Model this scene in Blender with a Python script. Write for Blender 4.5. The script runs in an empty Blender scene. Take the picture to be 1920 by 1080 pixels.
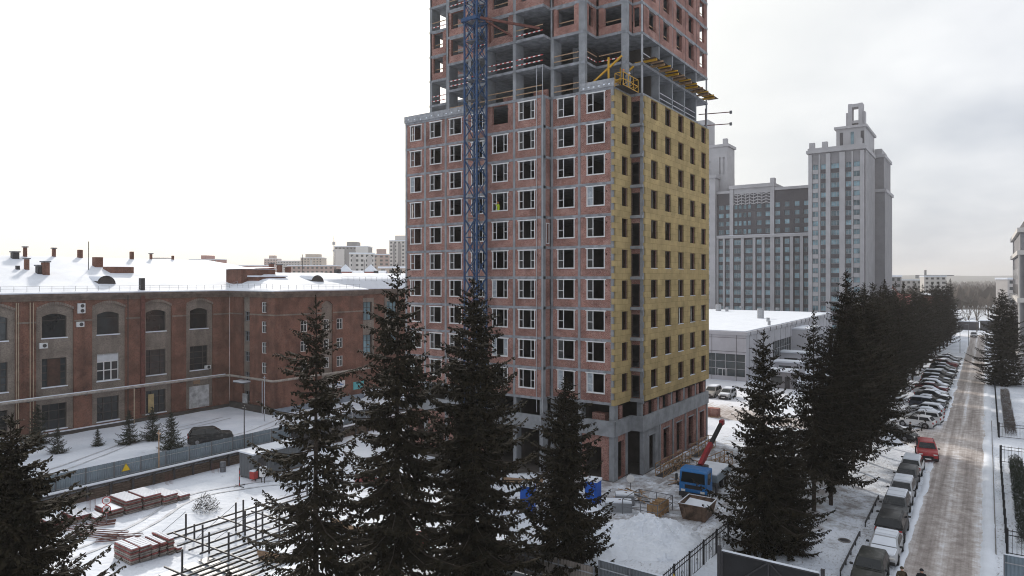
import bpy, bmesh, math, random
from mathutils import Vector, Matrix, noise
R = math.radians
sc = bpy.context.scene
col = sc.collection
rnd = random.Random(7)

# ---------------------------------------------------------------- camera
H, F, HZ = 19.3, 1264.0, 522.0        # camera height, focal length (px of a 1920 wide frame), horizon row
YAW = R(35.15)
SN, CS = math.sin(YAW), math.cos(YAW)
cd = bpy.data.cameras.new('camera'); cam = bpy.data.objects.new('camera', cd); col.objects.link(cam)
cam.location = (0, 0, H); cam.rotation_euler = (R(90), 0, YAW)
cd.sensor_width = 36; cd.lens = 36 * F / 1920; cd.shift_y = -(540 - HZ) / 1920
cd.clip_start = .5; cd.clip_end = 12000
sc.camera = cam

# ---------------------------------------------------------------- sky and sun
SUN_AZ = Vector((-.84, .54, 0)).normalized(); SUN_EL = R(27)
SUN_DIR = Vector((SUN_AZ.x * math.cos(SUN_EL), SUN_AZ.y * math.cos(SUN_EL), math.sin(SUN_EL)))
w = bpy.data.worlds.new('World'); sc.world = w; w.use_nodes = True
nt = w.node_tree; nt.nodes.clear()
def nn(t, ty, **kw):
    n = t.nodes.new(ty)
    for k, v in kw.items():
        if hasattr(n, k): setattr(n, k, v)
        else: n.inputs[k].default_value = v
    return n
out = nn(nt, 'ShaderNodeOutputWorld'); bg = nn(nt, 'ShaderNodeBackground')
sky = nn(nt, 'ShaderNodeTexSky', sky_type='NISHITA', sun_disc=False, sun_elevation=SUN_EL,
         sun_rotation=math.atan2(SUN_DIR.x, SUN_DIR.y), air_density=1.0, dust_density=3.0)
tc = nn(nt, 'ShaderNodeTexCoord')
sep = nn(nt, 'ShaderNodeSeparateXYZ'); nt.links.new(tc.outputs['Generated'], sep.inputs[0])
zz = nn(nt, 'ShaderNodeMath', operation='ADD'); nt.links.new(sep.outputs['Z'], zz.inputs[0]); zz.inputs[1].default_value = .32
zm = nn(nt, 'ShaderNodeMath', operation='MAXIMUM'); nt.links.new(zz.outputs[0], zm.inputs[0]); zm.inputs[1].default_value = .15
dx = nn(nt, 'ShaderNodeMath', operation='DIVIDE'); nt.links.new(sep.outputs['X'], dx.inputs[0]); nt.links.new(zm.outputs[0], dx.inputs[1])
dy = nn(nt, 'ShaderNodeMath', operation='DIVIDE'); nt.links.new(sep.outputs['Y'], dy.inputs[0]); nt.links.new(zm.outputs[0], dy.inputs[1])
cb = nn(nt, 'ShaderNodeCombineXYZ'); nt.links.new(dx.outputs[0], cb.inputs[0]); nt.links.new(dy.outputs[0], cb.inputs[1])
no = nn(nt, 'ShaderNodeTexNoise'); no.inputs['Scale'].default_value = 1.1; no.inputs['Detail'].default_value = 5; no.inputs['Roughness'].default_value = .5
nt.links.new(cb.outputs[0], no.inputs['Vector'])
cr = nn(nt, 'ShaderNodeValToRGB')
cr.color_ramp.elements[0].position = .41; cr.color_ramp.elements[0].color = (.49, .525, .59, 1)
cr.color_ramp.elements[1].position = .59; cr.color_ramp.elements[1].color = (.78, .795, .825, 1)
nt.links.new(no.outputs['Fac'], cr.inputs[0])
# thin cloud is brighter towards the veiled sun
vd = nn(nt, 'ShaderNodeVectorMath', operation='DOT_PRODUCT'); nt.links.new(tc.outputs['Generated'], vd.inputs[0]); vd.inputs[1].default_value = SUN_DIR
mr = nn(nt, 'ShaderNodeMapRange', interpolation_type='SMOOTHSTEP'); nt.links.new(vd.outputs['Value'], mr.inputs['Value'])
mr.inputs['From Min'].default_value = .45; mr.inputs['From Max'].default_value = 1.0; mr.inputs['To Min'].default_value = 0; mr.inputs['To Max'].default_value = 1
gl = nn(nt, 'ShaderNodeMix', data_type='RGBA'); gl.inputs['B'].default_value = (.96, .955, .90, 1)
nt.links.new(mr.outputs[0], gl.inputs['Factor']); nt.links.new(cr.outputs[0], gl.inputs['A'])
sm = nn(nt, 'ShaderNodeMix', data_type='RGBA', blend_type='ADD'); sm.inputs['Factor'].default_value = .012
nt.links.new(gl.outputs['Result'], sm.inputs['A']); nt.links.new(sky.outputs[0], sm.inputs['B'])
nt.links.new(sm.outputs['Result'], bg.inputs['Color']); bg.inputs['Strength'].default_value = 1.0
nt.links.new(bg.outputs[0], out.inputs['Surface'])

sd = bpy.data.lights.new('sun', 'SUN'); sun = bpy.data.objects.new('sun', sd); col.objects.link(sun)
sd.energy = 3.2; sd.angle = R(4); sd.color = (1, .93, .84)
sun.rotation_euler = (-SUN_DIR).to_track_quat('-Z', 'Y').to_euler()
sun.location = (-60, 40, 90)

vs = sc.view_settings; vs.view_transform = 'Standard'; vs.look = 'None'; vs.exposure = .16; vs.gamma = 1; vs.use_curve_mapping = False
sc.render.engine = 'CYCLES'
sc.cycles.use_denoising = True
sc.cycles.max_bounces = 5; sc.cycles.diffuse_bounces = 3; sc.cycles.glossy_bounces = 2; sc.cycles.transparent_max_bounces = 8
sc.cycles.volume_bounces = 0
sc.cycles.filter_width = 1.05
sc.cycles.caustics_reflective = False; sc.cycles.caustics_refractive = False

# ---------------------------------------------------------------- pixel -> place
def ray(px):
    t = (px - 960) / F
    return -SN + CS * t, CS + SN * t
def G(px, py, z=0):                       # a point on level z seen at that pixel
    d = (H - z) * F / (py - HZ)
    a, b = ray(px)
    return Vector((a * d, b * d, z))
def onX(px, X):                           # Y where the ray meets the plane x = X
    a, b = ray(px); return b * X / a
def onY(px, Y):
    a, b = ray(px); return a * Y / b

# ---------------------------------------------------------------- materials
M = {}
def _base(name):
    m = bpy.data.materials.new(name); m.use_nodes = True
    t = m.node_tree; b = t.nodes['Principled BSDF']; M[name] = m
    return m, t, b
def col4(c, k=1): return (c[0] * k, c[1] * k, c[2] * k, 1)
def pos(t, obj=False):
    if obj: return nn(t, 'ShaderNodeTexCoord').outputs['Object']
    return nn(t, 'ShaderNodeNewGeometry').outputs['Position']
def bump(t, b, h, strength, dist=.02):
    bp = nn(t, 'ShaderNodeBump'); bp.inputs['Strength'].default_value = strength; bp.inputs['Distance'].default_value = dist
    t.links.new(h, bp.inputs['Height']); t.links.new(bp.outputs[0], b.inputs['Normal'])
def mat(name, c, rough=.8, var=.18, scale=1.5, c2=None, bmp=0., bscale=30., metal=0, spec=.3, obj=False, lo=.35, hi=.65, detail=6, rand=0.):
    m, t, b = _base(name)
    n = nn(t, 'ShaderNodeTexNoise'); n.inputs['Scale'].default_value = scale; n.inputs['Detail'].default_value = detail; n.inputs['Roughness'].default_value = .62
    p = pos(t, obj); t.links.new(p, n.inputs['Vector'])
    r = nn(t, 'ShaderNodeValToRGB'); r.color_ramp.elements[0].position = lo; r.color_ramp.elements[1].position = hi
    r.color_ramp.elements[0].color = col4(c, 1 - var) if c2 is None else col4(c)
    r.color_ramp.elements[1].color = col4(c, 1 + var) if c2 is None else col4(c2)
    t.links.new(n.outputs['Fac'], r.inputs[0]); cout = r.outputs[0]
    if rand:
        oi = nn(t, 'ShaderNodeObjectInfo'); mp = nn(t, 'ShaderNodeMapRange'); mp.inputs['To Min'].default_value = 1 - rand; mp.inputs['To Max'].default_value = 1 + rand
        t.links.new(oi.outputs['Random'], mp.inputs['Value'])
        hs = nn(t, 'ShaderNodeHueSaturation'); t.links.new(mp.outputs[0], hs.inputs['Value']); t.links.new(cout, hs.inputs['Color']); cout = hs.outputs[0]
    t.links.new(cout, b.inputs['Base Color'])
    b.inputs['Roughness'].default_value = rough; b.inputs['Metallic'].default_value = metal; b.inputs['Specular IOR Level'].default_value = spec
    if bmp:
        n2 = nn(t, 'ShaderNodeTexNoise'); n2.inputs['Scale'].default_value = bscale; n2.inputs['Detail'].default_value = 4
        t.links.new(p, n2.inputs['Vector']); bump(t, b, n2.outputs['Fac'], bmp)
    return m
def brickmat(name, c1, c2, mortar, stain, pale, bw=.26, bh=.088, rand=.1, palefac=.35):
    m, t, b = _base(name)
    s = nn(t, 'ShaderNodeSeparateXYZ'); t.links.new(pos(t), s.inputs[0])
    ad = nn(t, 'ShaderNodeMath', operation='ADD'); t.links.new(s.outputs[0], ad.inputs[0]); t.links.new(s.outputs[1], ad.inputs[1])
    cv = nn(t, 'ShaderNodeCombineXYZ'); t.links.new(ad.outputs[0], cv.inputs[0]); t.links.new(s.outputs[2], cv.inputs[1])
    k = nn(t, 'ShaderNodeTexBrick'); t.links.new(cv.outputs[0], k.inputs['Vector'])
    k.inputs['Color1'].default_value = col4(c1); k.inputs['Color2'].default_value = col4(c2); k.inputs['Mortar'].default_value = col4(mortar)
    k.inputs['Scale'].default_value = 1; k.inputs['Brick Width'].default_value = bw; k.inputs['Row Height'].default_value = bh
    k.inputs['Mortar Size'].default_value = .012; k.inputs['Bias'].default_value = -.1
    def ns(sc_, det, lo, hi, mx):
        n = nn(t, 'ShaderNodeTexNoise'); n.inputs['Scale'].default_value = sc_; n.inputs['Detail'].default_value = det
        t.links.new(pos(t), n.inputs['Vector'])
        q = nn(t, 'ShaderNodeMapRange'); q.inputs['From Min'].default_value = lo; q.inputs['From Max'].default_value = hi; q.inputs['To Max'].default_value = mx
        t.links.new(n.outputs['Fac'], q.inputs['Value']); return q.outputs[0]
    def mix(a, c, f, ty='MIX'):
        x = nn(t, 'ShaderNodeMix', data_type='RGBA', blend_type=ty); t.links.new(a, x.inputs['A']); x.inputs['B'].default_value = col4(c); t.links.new(f, x.inputs['Factor']); return x.outputs['Result']
    c = mix(k.outputs['Color'], stain, ns(.55, 6, .42, .75, .75))
    c = mix(c, stain, ns(11, 2, .52, .62, .55))
    if rand == 0:      # damp streaks running down old walls
        n = nn(t, 'ShaderNodeTexNoise'); n.inputs['Scale'].default_value = 1.0; n.inputs['Detail'].default_value = 6
        mp2 = nn(t, 'ShaderNodeMapping'); mp2.inputs['Scale'].default_value = (1.1, 1.1, .07); t.links.new(pos(t), mp2.inputs['Vector']); t.links.new(mp2.outputs[0], n.inputs['Vector'])
        q = nn(t, 'ShaderNodeMapRange'); q.inputs['From Min'].default_value = .5; q.inputs['From Max'].default_value = .70; q.inputs['To Max'].default_value = .5; t.links.new(n.outputs['Fac'], q.inputs['Value'])
        c = mix(c, stain, q.outputs[0])
    c = mix(c, pale, ns(.9, 8, .55, .8, palefac))
    c = mix(c, pale, ns(13, 2, .6, .68, palefac))
    oi = nn(t, 'ShaderNodeObjectInfo'); mp = nn(t, 'ShaderNodeMapRange'); mp.inputs['To Min'].default_value = 1 - rand; mp.inputs['To Max'].default_value = 1 + rand
    t.links.new(oi.outputs['Random'], mp.inputs['Value'])
    hs = nn(t, 'ShaderNodeHueSaturation'); t.links.new(mp.outputs[0], hs.inputs['Value']); t.links.new(c, hs.inputs['Color'])
    t.links.new(hs.outputs[0], b.inputs['Base Color']); b.inputs['Roughness'].default_value = .9; b.inputs['Specular IOR Level'].default_value = .2
    iv = nn(t, 'ShaderNodeMath', operation='SUBTRACT'); iv.inputs[0].default_value = 1; t.links.new(k.outputs['Fac'], iv.inputs[1])
    bump(t, b, iv.outputs[0], .5, .01)
    return m
def glassmat(name, tint=(.75, .8, .82), trans=.75, rough=.04):
    m, t, b = _base(name); t.nodes.remove(b)
    o = t.nodes['Material Output']; tr = nn(t, 'ShaderNodeBsdfTransparent'); tr.inputs[0].default_value = col4(tint)
    g = nn(t, 'ShaderNodeBsdfGlossy'); g.inputs['Roughness'].default_value = rough
    f = nn(t, 'ShaderNodeFresnel'); f.inputs['IOR'].default_value = 1.5
    x = nn(t, 'ShaderNodeMixShader'); t.links.new(f.outputs[0], x.inputs[0]); t.links.new(tr.outputs[0], x.inputs[1]); t.links.new(g.outputs[0], x.inputs[2])
    t.links.new(x.outputs[0], o.inputs['Surface']); return m

brickmat('brick_new', (.285, .108, .08), (.39, .175, .135), (.36, .30, .275), (.095, .043, .037), (.50, .345, .305), palefac=.5)
brickmat('brick_old', (.265, .105, .068), (.195, .076, .05), (.20, .145, .12), (.05, .026, .021), (.29, .18, .145), rand=.0, palefac=.4)
brickmat('brick_grey', (.29, .245, .21), (.22, .185, .155), (.25, .22, .19), (.10, .08, .07), (.30, .26, .23), rand=.0, palefac=.3)
mat('concrete', (.24, .25, .265), var=.22, scale=.8, bmp=.2, bscale=14, rand=.06)
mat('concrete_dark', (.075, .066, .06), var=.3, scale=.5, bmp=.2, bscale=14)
mat('slab_edge', (.235, .245, .265), var=.3, scale=1.6, bmp=.2, bscale=20)
mat('white_frame', (.66, .66, .66), rough=.5, var=.08, scale=3)
mat('grey_frame', (.25, .26, .28), rough=.5, var=.1)
mat('dark_frame', (.05, .042, .04), rough=.6, var=.2)
mat('glass_dark', (.022, .027, .031), rough=.08, var=.45, spec=.5, scale=.6, rand=.7)
mat('glass_teal', (.14, .23, .27), rough=.12, var=.5, spec=.8, scale=.35, rand=.45)
glassmat('pane'); glassmat('pane_shade_tint', (.30, .31, .31))  # second glass is tinted dark to stand in for shade in the rooms
mat('wood_raw', (.33, .22, .14), var=.25, scale=6)
mat('wood_dark', (.085, .06, .045), var=.4, scale=4, bmp=.3)
mat('paint_red', (.40, .045, .04), rough=.5, var=.15)
mat('paint_white', (.72, .72, .72), rough=.5, var=.08)
mat('paint_yellow', (.50, .28, .025), rough=.5, var=.15, scale=4)
mat('paint_blue', (.022, .06, .14), rough=.45, var=.3, scale=3)
mat('rust_red', (.13, .05, .04), rough=.7, var=.35, scale=4)
mat('steel_dark', (.045, .043, .046), rough=.55, var=.3, scale=4)
mat('steel_grey', (.17, .175, .19), rough=.5, var=.2, scale=4, metal=.3)
mat('steel_light', (.36, .37, .39), rough=.45, var=.15, scale=4, metal=.2)
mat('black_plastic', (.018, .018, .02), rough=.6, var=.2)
mat('plaster_white', (.60, .61, .62), var=.12, scale=.5)
mat('snow', (.71, .75, .815), rough=.75, var=.05, scale=.6, bmp=.35, bscale=3.5, spec=.2)
mat('sign_yellow', (.75, .50, .02), rough=.5, var=.1)
mat('sign_black', (.015, .015, .015), rough=.6, var=.1)
mat('skin', (.45, .26, .19), rough=.6, var=.05)
# mineral-wool boards: staggered board joints and a blotchy yellow
def woolmat():
    m, t, b = _base('mineral_wool')
    s = nn(t, 'ShaderNodeSeparateXYZ'); t.links.new(pos(t), s.inputs[0])
    ad = nn(t, 'ShaderNodeMath', operation='ADD'); t.links.new(s.outputs[0], ad.inputs[0]); t.links.new(s.outputs[1], ad.inputs[1])
    cv = nn(t, 'ShaderNodeCombineXYZ'); t.links.new(ad.outputs[0], cv.inputs[0]); t.links.new(s.outputs[2], cv.inputs[1])
    k = nn(t, 'ShaderNodeTexBrick'); t.links.new(cv.outputs[0], k.inputs['Vector'])
    k.inputs['Color1'].default_value = (.42, .32, .165, 1); k.inputs['Color2'].default_value = (.355, .27, .14, 1); k.inputs['Mortar'].default_value = (.25, .19, .095, 1)
    k.inputs['Scale'].default_value = 1; k.inputs['Brick Width'].default_value = 1.2; k.inputs['Row Height'].default_value = .6; k.inputs['Mortar Size'].default_value = .018
    n = nn(t, 'ShaderNodeTexNoise'); n.inputs['Scale'].default_value = .9; n.inputs['Detail'].default_value = 8; t.links.new(pos(t), n.inputs['Vector'])
    r = nn(t, 'ShaderNodeValToRGB'); r.color_ramp.elements[0].position = .3; r.color_ramp.elements[1].position = .7
    r.color_ramp.elements[0].color = (.78, .79, .76, 1); r.color_ramp.elements[1].color = (1.12, 1.1, 1.05, 1); t.links.new(n.outputs['Fac'], r.inputs[0])
    x = nn(t, 'ShaderNodeMix', data_type='RGBA', blend_type='MULTIPLY'); x.inputs['Factor'].default_value = 1
    t.links.new(k.outputs['Color'], x.inputs['A']); t.links.new(r.outputs[0], x.inputs['B'])
    # plastic fixing discs
    v = nn(t, 'ShaderNodeTexVoronoi'); v.inputs['Scale'].default_value = 2.0; v.inputs['Randomness'].default_value = .55; t.links.new(pos(t), v.inputs['Vector'])
    q = nn(t, 'ShaderNodeMath', operation='LESS_THAN'); t.links.new(v.outputs['Distance'], q.inputs[0]); q.inputs[1].default_value = .085
    y = nn(t, 'ShaderNodeMix', data_type='RGBA'); t.links.new(q.outputs[0], y.inputs['Factor']); t.links.new(x.outputs['Result'], y.inputs['A']); y.inputs['B'].default_value = (.17, .135, .06, 1)
    t.links.new(y.outputs['Result'], b.inputs['Base Color']); b.inputs['Roughness'].default_value = .95; b.inputs['Specular IOR Level'].default_value = .1
    n2 = nn(t, 'ShaderNodeTexNoise'); n2.inputs['Scale'].default_value = 25; t.links.new(pos(t), n2.inputs['Vector']); bump(t, b, n2.outputs['Fac'], .4)
woolmat()

ORD = 'first second third fourth fifth sixth seventh eighth ninth tenth eleventh twelfth thirteenth fourteenth fifteenth sixteenth seventeenth eighteenth nineteenth twentieth'.split()
ORD += ['twenty-' + w_ for w_ in ORD[:9]]
# ---------------------------------------------------------------- mesh building
class MB:
    def __init__(s): s.v = []; s.f = []; s.m = []
    def q(s, pts, mi=0):
        n = len(s.v); s.v += [tuple(p) for p in pts]; s.f.append(tuple(range(n, n + len(pts)))); s.m.append(mi); return s
    def box(s, x0, x1, y0, y1, z0, z1, mi=0):
        n = len(s.v)
        s.v += [(x0, y0, z0), (x1, y0, z0), (x1, y1, z0), (x0, y1, z0), (x0, y0, z1), (x1, y0, z1), (x1, y1, z1), (x0, y1, z1)]
        for a in ((3, 2, 1, 0), (4, 5, 6, 7), (0, 1, 5, 4), (1, 2, 6, 5), (2, 3, 7, 6), (3, 0, 4, 7)):
            s.f.append(tuple(n + i for i in a)); s.m.append(mi)
        return s
    def beam(s, p, q, w=.1, h=None, mi=0, up=(0, 0, 1)):
        p, q = Vector(p), Vector(q); h = w if h is None else h
        d = (q - p).normalized(); u = Vector(up)
        if abs(d.dot(u)) > .98: u = Vector((0, 1, 0))
        a = d.cross(u).normalized() * (w / 2); b = a.cross(d).normalized() * (h / 2)
        n = len(s.v)
        for c in (p, q): s.v += [tuple(c - a - b), tuple(c + a - b), tuple(c + a + b), tuple(c - a + b)]
        for k in ((3, 2, 1, 0), (4, 5, 6, 7), (0, 1, 5, 4), (1, 2, 6, 5), (2, 3, 7, 6), (3, 0, 4, 7)):
            s.f.append(tuple(n + i for i in k)); s.m.append(mi)
        return s
    def tube(s, pts, r, n=8, mi=0, caps=True):
        pts = [Vector(p) for p in pts]; rs = r if isinstance(r, (list, tuple)) else [r] * len(pts)
        n0 = len(s.v)
        for i, p in enumerate(pts):
            d = (pts[min(i + 1, len(pts) - 1)] - pts[max(i - 1, 0)]).normalized()
            u = Vector((0, 0, 1)) if abs(d.z) < .9 else Vector((1, 0, 0))
            a = d.cross(u).normalized(); b = a.cross(d)
            for k in range(n):
                t = 2 * math.pi * k / n; s.v.append(tuple(p + (a * math.cos(t) + b * math.sin(t)) * rs[i]))
        for i in range(len(pts) - 1):
            for k in range(n):
                a = n0 + i * n; s.f.append((a + k, a + (k + 1) % n, a + n + (k + 1) % n, a + n + k)); s.m.append(mi)
        if caps:
            s.f.append(tuple(range(n0 + n - 1, n0 - 1, -1))); s.m.append(mi)
            e = n0 + (len(pts) - 1) * n; s.f.append(tuple(range(e, e + n))); s.m.append(mi)
        return s
    def prism(s, pts, z0, z1, mi=0, mtop=None):
        n = len(pts); n0 = len(s.v)
        s.v += [(p[0], p[1], z0) for p in pts] + [(p[0], p[1], z1) for p in pts]
        s.f.append(tuple(range(n0 + n - 1, n0 - 1, -1))); s.m.append(mi)
        s.f.append(tuple(range(n0 + n, n0 + 2 * n))); s.m.append(mi if mtop is None else mtop)
        for k in range(n):
            s.f.append((n0 + k, n0 + (k + 1) % n, n0 + n + (k + 1) % n, n0 + n + k)); s.m.append(mi)
        return s
    def wall(s, axis, p, t, u0, u1, v0, v1, holes=(), mi=0):
        # a wall of thickness t whose outer face is the plane p; axis 'x' runs along x, 'y' along y; p + t is the inner face
        us = sorted({u0, u1, *[h[i] for h in holes for i in (0, 1)]}); vs_ = sorted({v0, v1, *[h[i] for h in holes for i in (2, 3)]})
        us = [u for u in us if u0 <= u <= u1]; vs_ = [v for v in vs_ if v0 <= v <= v1]
        def solid(i, j):
            if not (0 <= i < len(us) - 1 and 0 <= j < len(vs_) - 1): return False
            cu = (us[i] + us[i + 1]) / 2; cv = (vs_[j] + vs_[j + 1]) / 2
            return not any(h[0] < cu < h[1] and h[2] < cv < h[3] for h in holes)
        def P(u, v, w): return (u, w, v) if axis == 'x' else (w, u, v)
        for i in range(len(us) - 1):
            for j in range(len(vs_) - 1):
                if not solid(i, j): continue
                a, b, c, d = us[i], us[i + 1], vs_[j], vs_[j + 1]
                for w_ in (p, p + t): s.q([P(a, c, w_), P(b, c, w_), P(b, d, w_), P(a, d, w_)], mi)
                if not solid(i - 1, j): s.q([P(a, c, p), P(a, c, p + t), P(a, d, p + t), P(a, d, p)], mi)
                if not solid(i + 1, j): s.q([P(b, c, p), P(b, c, p + t), P(b, d, p + t), P(b, d, p)], mi)
                if not solid(i, j - 1): s.q([P(a, c, p), P(b, c, p), P(b, c, p + t), P(a, c, p + t)], mi)
                if not solid(i, j + 1): s.q([P(a, d, p), P(b, d, p), P(b, d, p + t), P(a, d, p + t)], mi)
        return s
    def mesh(s, name, mats, smooth=False):
        me = bpy.data.meshes.new(name); me.from_pydata(s.v, [], s.f)
        if isinstance(mats, str): mats = [mats]
        for k in mats: me.materials.append(M[k])
        me.polygons.foreach_set('material_index', s.m)
        if smooth: me.polygons.foreach_set('use_smooth', [True] * len(me.polygons))
        me.update(); return me
    def build(s, name, mats, parent=None, **kw): return ob(name, s.mesh(name, mats, kw.pop('smooth', False)), parent, **kw)

def ob(name, me, parent=None, loc=None, rz=0, keep=False):
    # loc None: the mesh is in world coordinates and stays there; otherwise loc is local to the parent
    o = bpy.data.objects.new(name, me); col.objects.link(o)
    if parent is not None:
        o.parent = parent
        if loc is None or keep: o.matrix_parent_inverse = parent.matrix_basis.inverted() if parent.parent is None else Matrix()
    if loc is not None: o.location = loc; o.rotation_euler.z = rz
    return o
def thing(name, label, cat, loc=(0, 0, 0), rz=0, group=None):
    o = bpy.data.objects.new(name, None); col.objects.link(o); o.empty_display_size = .5
    o.location = loc; o.rotation_euler.z = rz
    return tag(o, label, cat, group)
def tag(o, label, cat, group=None):
    o['label'] = label; o['category'] = cat
    if group: o['group'] = group
    return o
def struct(o): o['kind'] = 'structure'; return o
def stuff(o): o['kind'] = 'stuff'; return o
def copy_tree(o, parent=None):
    c = o.copy(); col.objects.link(c); c.parent = parent
    for ch in list(o.children): copy_tree(ch, c)
    return c
# ================================================================ ground and roads
def site_low(x, y):                       # the excavated site lies about a metre below the old yard
    if x < -67.3 or y > 78 or y < -30: return 0
    k = min(1, max(0, (-36 - x) / 6)); j = min(1, max(0, (78 - y) / 6))
    return -1.0 * k * k * (3 - 2 * k) * j
def gz(x, y):
    z = site_low(x, y)
    if -19 < x < -8.6 and 30 < y < 300:     # verge under the spruces swells a little
        z += .22 * math.sin((x + 19) / 10.4 * math.pi)
    if x < -68.5 or x > 1.5 or -19 < x < -8.6 or (-66 < x < -30 and y < 56):
        z += .10 * noise.noise((x * .25, y * .25, 0)) + .03 * noise.noise((x * .9, y * .9, 3))
    return z
def cuts(a, b, st, far):
    r = [a + st * i for i in range(int((b - a) / st) + 1)]
    k = 1; 
    lo, hi = r[0], r[-1]; s_ = st
    while hi < far[1]: s_ *= 1.5; hi += s_; r.append(min(hi, far[1]))
    s_ = st
    while lo > far[0]: s_ *= 1.5; lo -= s_; r.append(max(lo, far[0]))
    return sorted(r)
gxs = cuts(-95, 14, .9, (-4500, 4500)); gys = cuts(8, 180, 1.0, (-700, 6500))
gxs = sorted(gxs + [-67.35, -67.25])
mb = MB(); nx = len(gxs)
for y in gys:
    for x in gxs: mb.v.append((x, y, gz(x, y)))
for j in range(len(gys) - 1):
    for i in range(nx - 1):
        mb.f.append((j * nx + i, j * nx + i + 1, (j + 1) * nx + i + 1, (j + 1) * nx + i)); mb.m.append(0)
# snow ground: clean snow, with trodden and grassy specks on the verge
m, t, b = _base('snow_ground')
p = pos(t)
n1 = nn(t, 'ShaderNodeTexNoise'); n1.inputs['Scale'].default_value = .22; n1.inputs['Detail'].default_value = 7; t.links.new(p, n1.inputs['Vector'])
r1 = nn(t, 'ShaderNodeValToRGB'); r1.color_ramp.elements[0].position = .3; r1.color_ramp.elements[1].position = .62
r1.color_ramp.elements[0].color = (.58, .63, .71, 1); r1.color_ramp.elements[1].color = (.75, .79, .86, 1); t.links.new(n1.outputs['Fac'], r1.inputs[0])
n2 = nn(t, 'ShaderNodeTexNoise'); n2.inputs['Scale'].default_value = 5.5; n2.inputs['Detail'].default_value = 5; n2.inputs['Roughness'].default_value = .7
mp_ = nn(t, 'ShaderNodeMapping'); mp_.inputs['Scale'].default_value = (1, .45, 1); mp_.inputs['Rotation'].default_value = (0, 0, .5); t.links.new(p, mp_.inputs['Vector']); t.links.new(mp_.outputs[0], n2.inputs['Vector'])
q2 = nn(t, 'ShaderNodeMapRange'); q2.inputs['From Min'].default_value = .53; q2.inputs['From Max'].default_value = .66; t.links.new(n2.outputs['Fac'], q2.inputs['Value'])
n3 = nn(t, 'ShaderNodeTexNoise'); n3.inputs['Scale'].default_value = .12; n3.inputs['Detail'].default_value = 3; t.links.new(p, n3.inputs['Vector'])
q3 = nn(t, 'ShaderNodeMapRange'); q3.inputs['From Min'].default_value = .38; q3.inputs['From Max'].default_value = .56; q3.inputs['To Max'].default_value = .8; t.links.new(n3.outputs['Fac'], q3.inputs['Value'])
sx = nn(t, 'ShaderNodeSeparateXYZ'); t.links.new(p, sx.inputs[0])
vg = nn(t, 'ShaderNodeMapRange', interpolation_type='SMOOTHSTEP'); vg.inputs['From Min'].default_value = -31; vg.inputs['From Max'].default_value = -24; t.links.new(sx.outputs[0], vg.inputs['Value'])
mu = nn(t, 'ShaderNodeMath', operation='MULTIPLY'); t.links.new(q2.outputs[0], mu.inputs[0]); t.links.new(q3.outputs[0], mu.inputs[1])
mv = nn(t, 'ShaderNodeMath', operation='MULTIPLY'); t.links.new(mu.outputs[0], mv.inputs[0]); t.links.new(vg.outputs[0], mv.inputs[1])
mx = nn(t, 'ShaderNodeMix', data_type='RGBA'); t.links.new(mv.outputs[0], mx.inputs['Factor']); t.links.new(r1.outputs[0], mx.inputs['A']); mx.inputs['B'].default_value = (.13, .105, .09, 1)
# far country fades into dark woods and built-up land
fd = nn(t, 'ShaderNodeVectorMath', operation='LENGTH'); t.links.new(p, fd.inputs[0])
fr = nn(t, 'ShaderNodeMapRange'); fr.inputs['From Min'].default_value = 320; fr.inputs['From Max'].default_value = 520; t.links.new(fd.outputs['Value'], fr.inputs['Value'])
n4 = nn(t, 'ShaderNodeTexNoise'); n4.inputs['Scale'].default_value = .008; n4.inputs['Detail'].default_value = 9; t.links.new(p, n4.inputs['Vector'])
q4 = nn(t, 'ShaderNodeMapRange'); q4.inputs['From Min'].default_value = .38; q4.inputs['From Max'].default_value = .60; q4.inputs['To Min'].default_value = 1; q4.inputs['To Max'].default_value = .0; t.links.new(n4.outputs['Fac'], q4.inputs['Value'])
mf = nn(t, 'ShaderNodeMath', operation='MULTIPLY'); t.links.new(fr.outputs[0], mf.inputs[0]); t.links.new(q4.outputs[0], mf.inputs[1])
m2 = nn(t, 'ShaderNodeMix', data_type='RGBA'); t.links.new(mf.outputs[0], m2.inputs['Factor']); t.links.new(mx.outputs['Result'], m2.inputs['A']); m2.inputs['B'].default_value = (.085, .075, .07, 1)
# trodden, muddy snow round the truck, the foot of the high-rise and its access lane
dv = nn(t, 'ShaderNodeVectorMath', operation='DISTANCE'); t.links.new(p, dv.inputs[0]); dv.inputs[1].default_value = (-23, 64, 0)
dr_ = nn(t, 'ShaderNodeMapRange', interpolation_type='SMOOTHSTEP'); dr_.inputs['From Min'].default_value = 10; dr_.inputs['From Max'].default_value = 24; dr_.inputs['To Min'].default_value = .17; dr_.inputs['To Max'].default_value = -.06; t.links.new(dv.outputs['Value'], dr_.inputs['Value'])
n6 = nn(t, 'ShaderNodeTexNoise'); n6.inputs['Scale'].default_value = .7; n6.inputs['Detail'].default_value = 9; n6.inputs['Roughness'].default_value = .68; t.links.new(p, n6.inputs['Vector'])
a6 = nn(t, 'ShaderNodeMath', operation='ADD'); t.links.new(n6.outputs['Fac'], a6.inputs[0]); t.links.new(dr_.outputs[0], a6.inputs[1])
q6 = nn(t, 'ShaderNodeMapRange'); q6.inputs['From Min'].default_value = .56; q6.inputs['From Max'].default_value = .74; q6.inputs['To Max'].default_value = .8; t.links.new(a6.outputs[0], q6.inputs['Value'])
m3 = nn(t, 'ShaderNodeMix', data_type='RGBA'); t.links.new(q6.outputs[0], m3.inputs['Factor']); t.links.new(m2.outputs['Result'], m3.inputs['A']); m3.inputs['B'].default_value = (.20, .175, .16, 1)
t.links.new(m3.outputs['Result'], b.inputs['Base Color']); b.inputs['Roughness'].default_value = .8; b.inputs['Specular IOR Level'].default_value = .2
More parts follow.
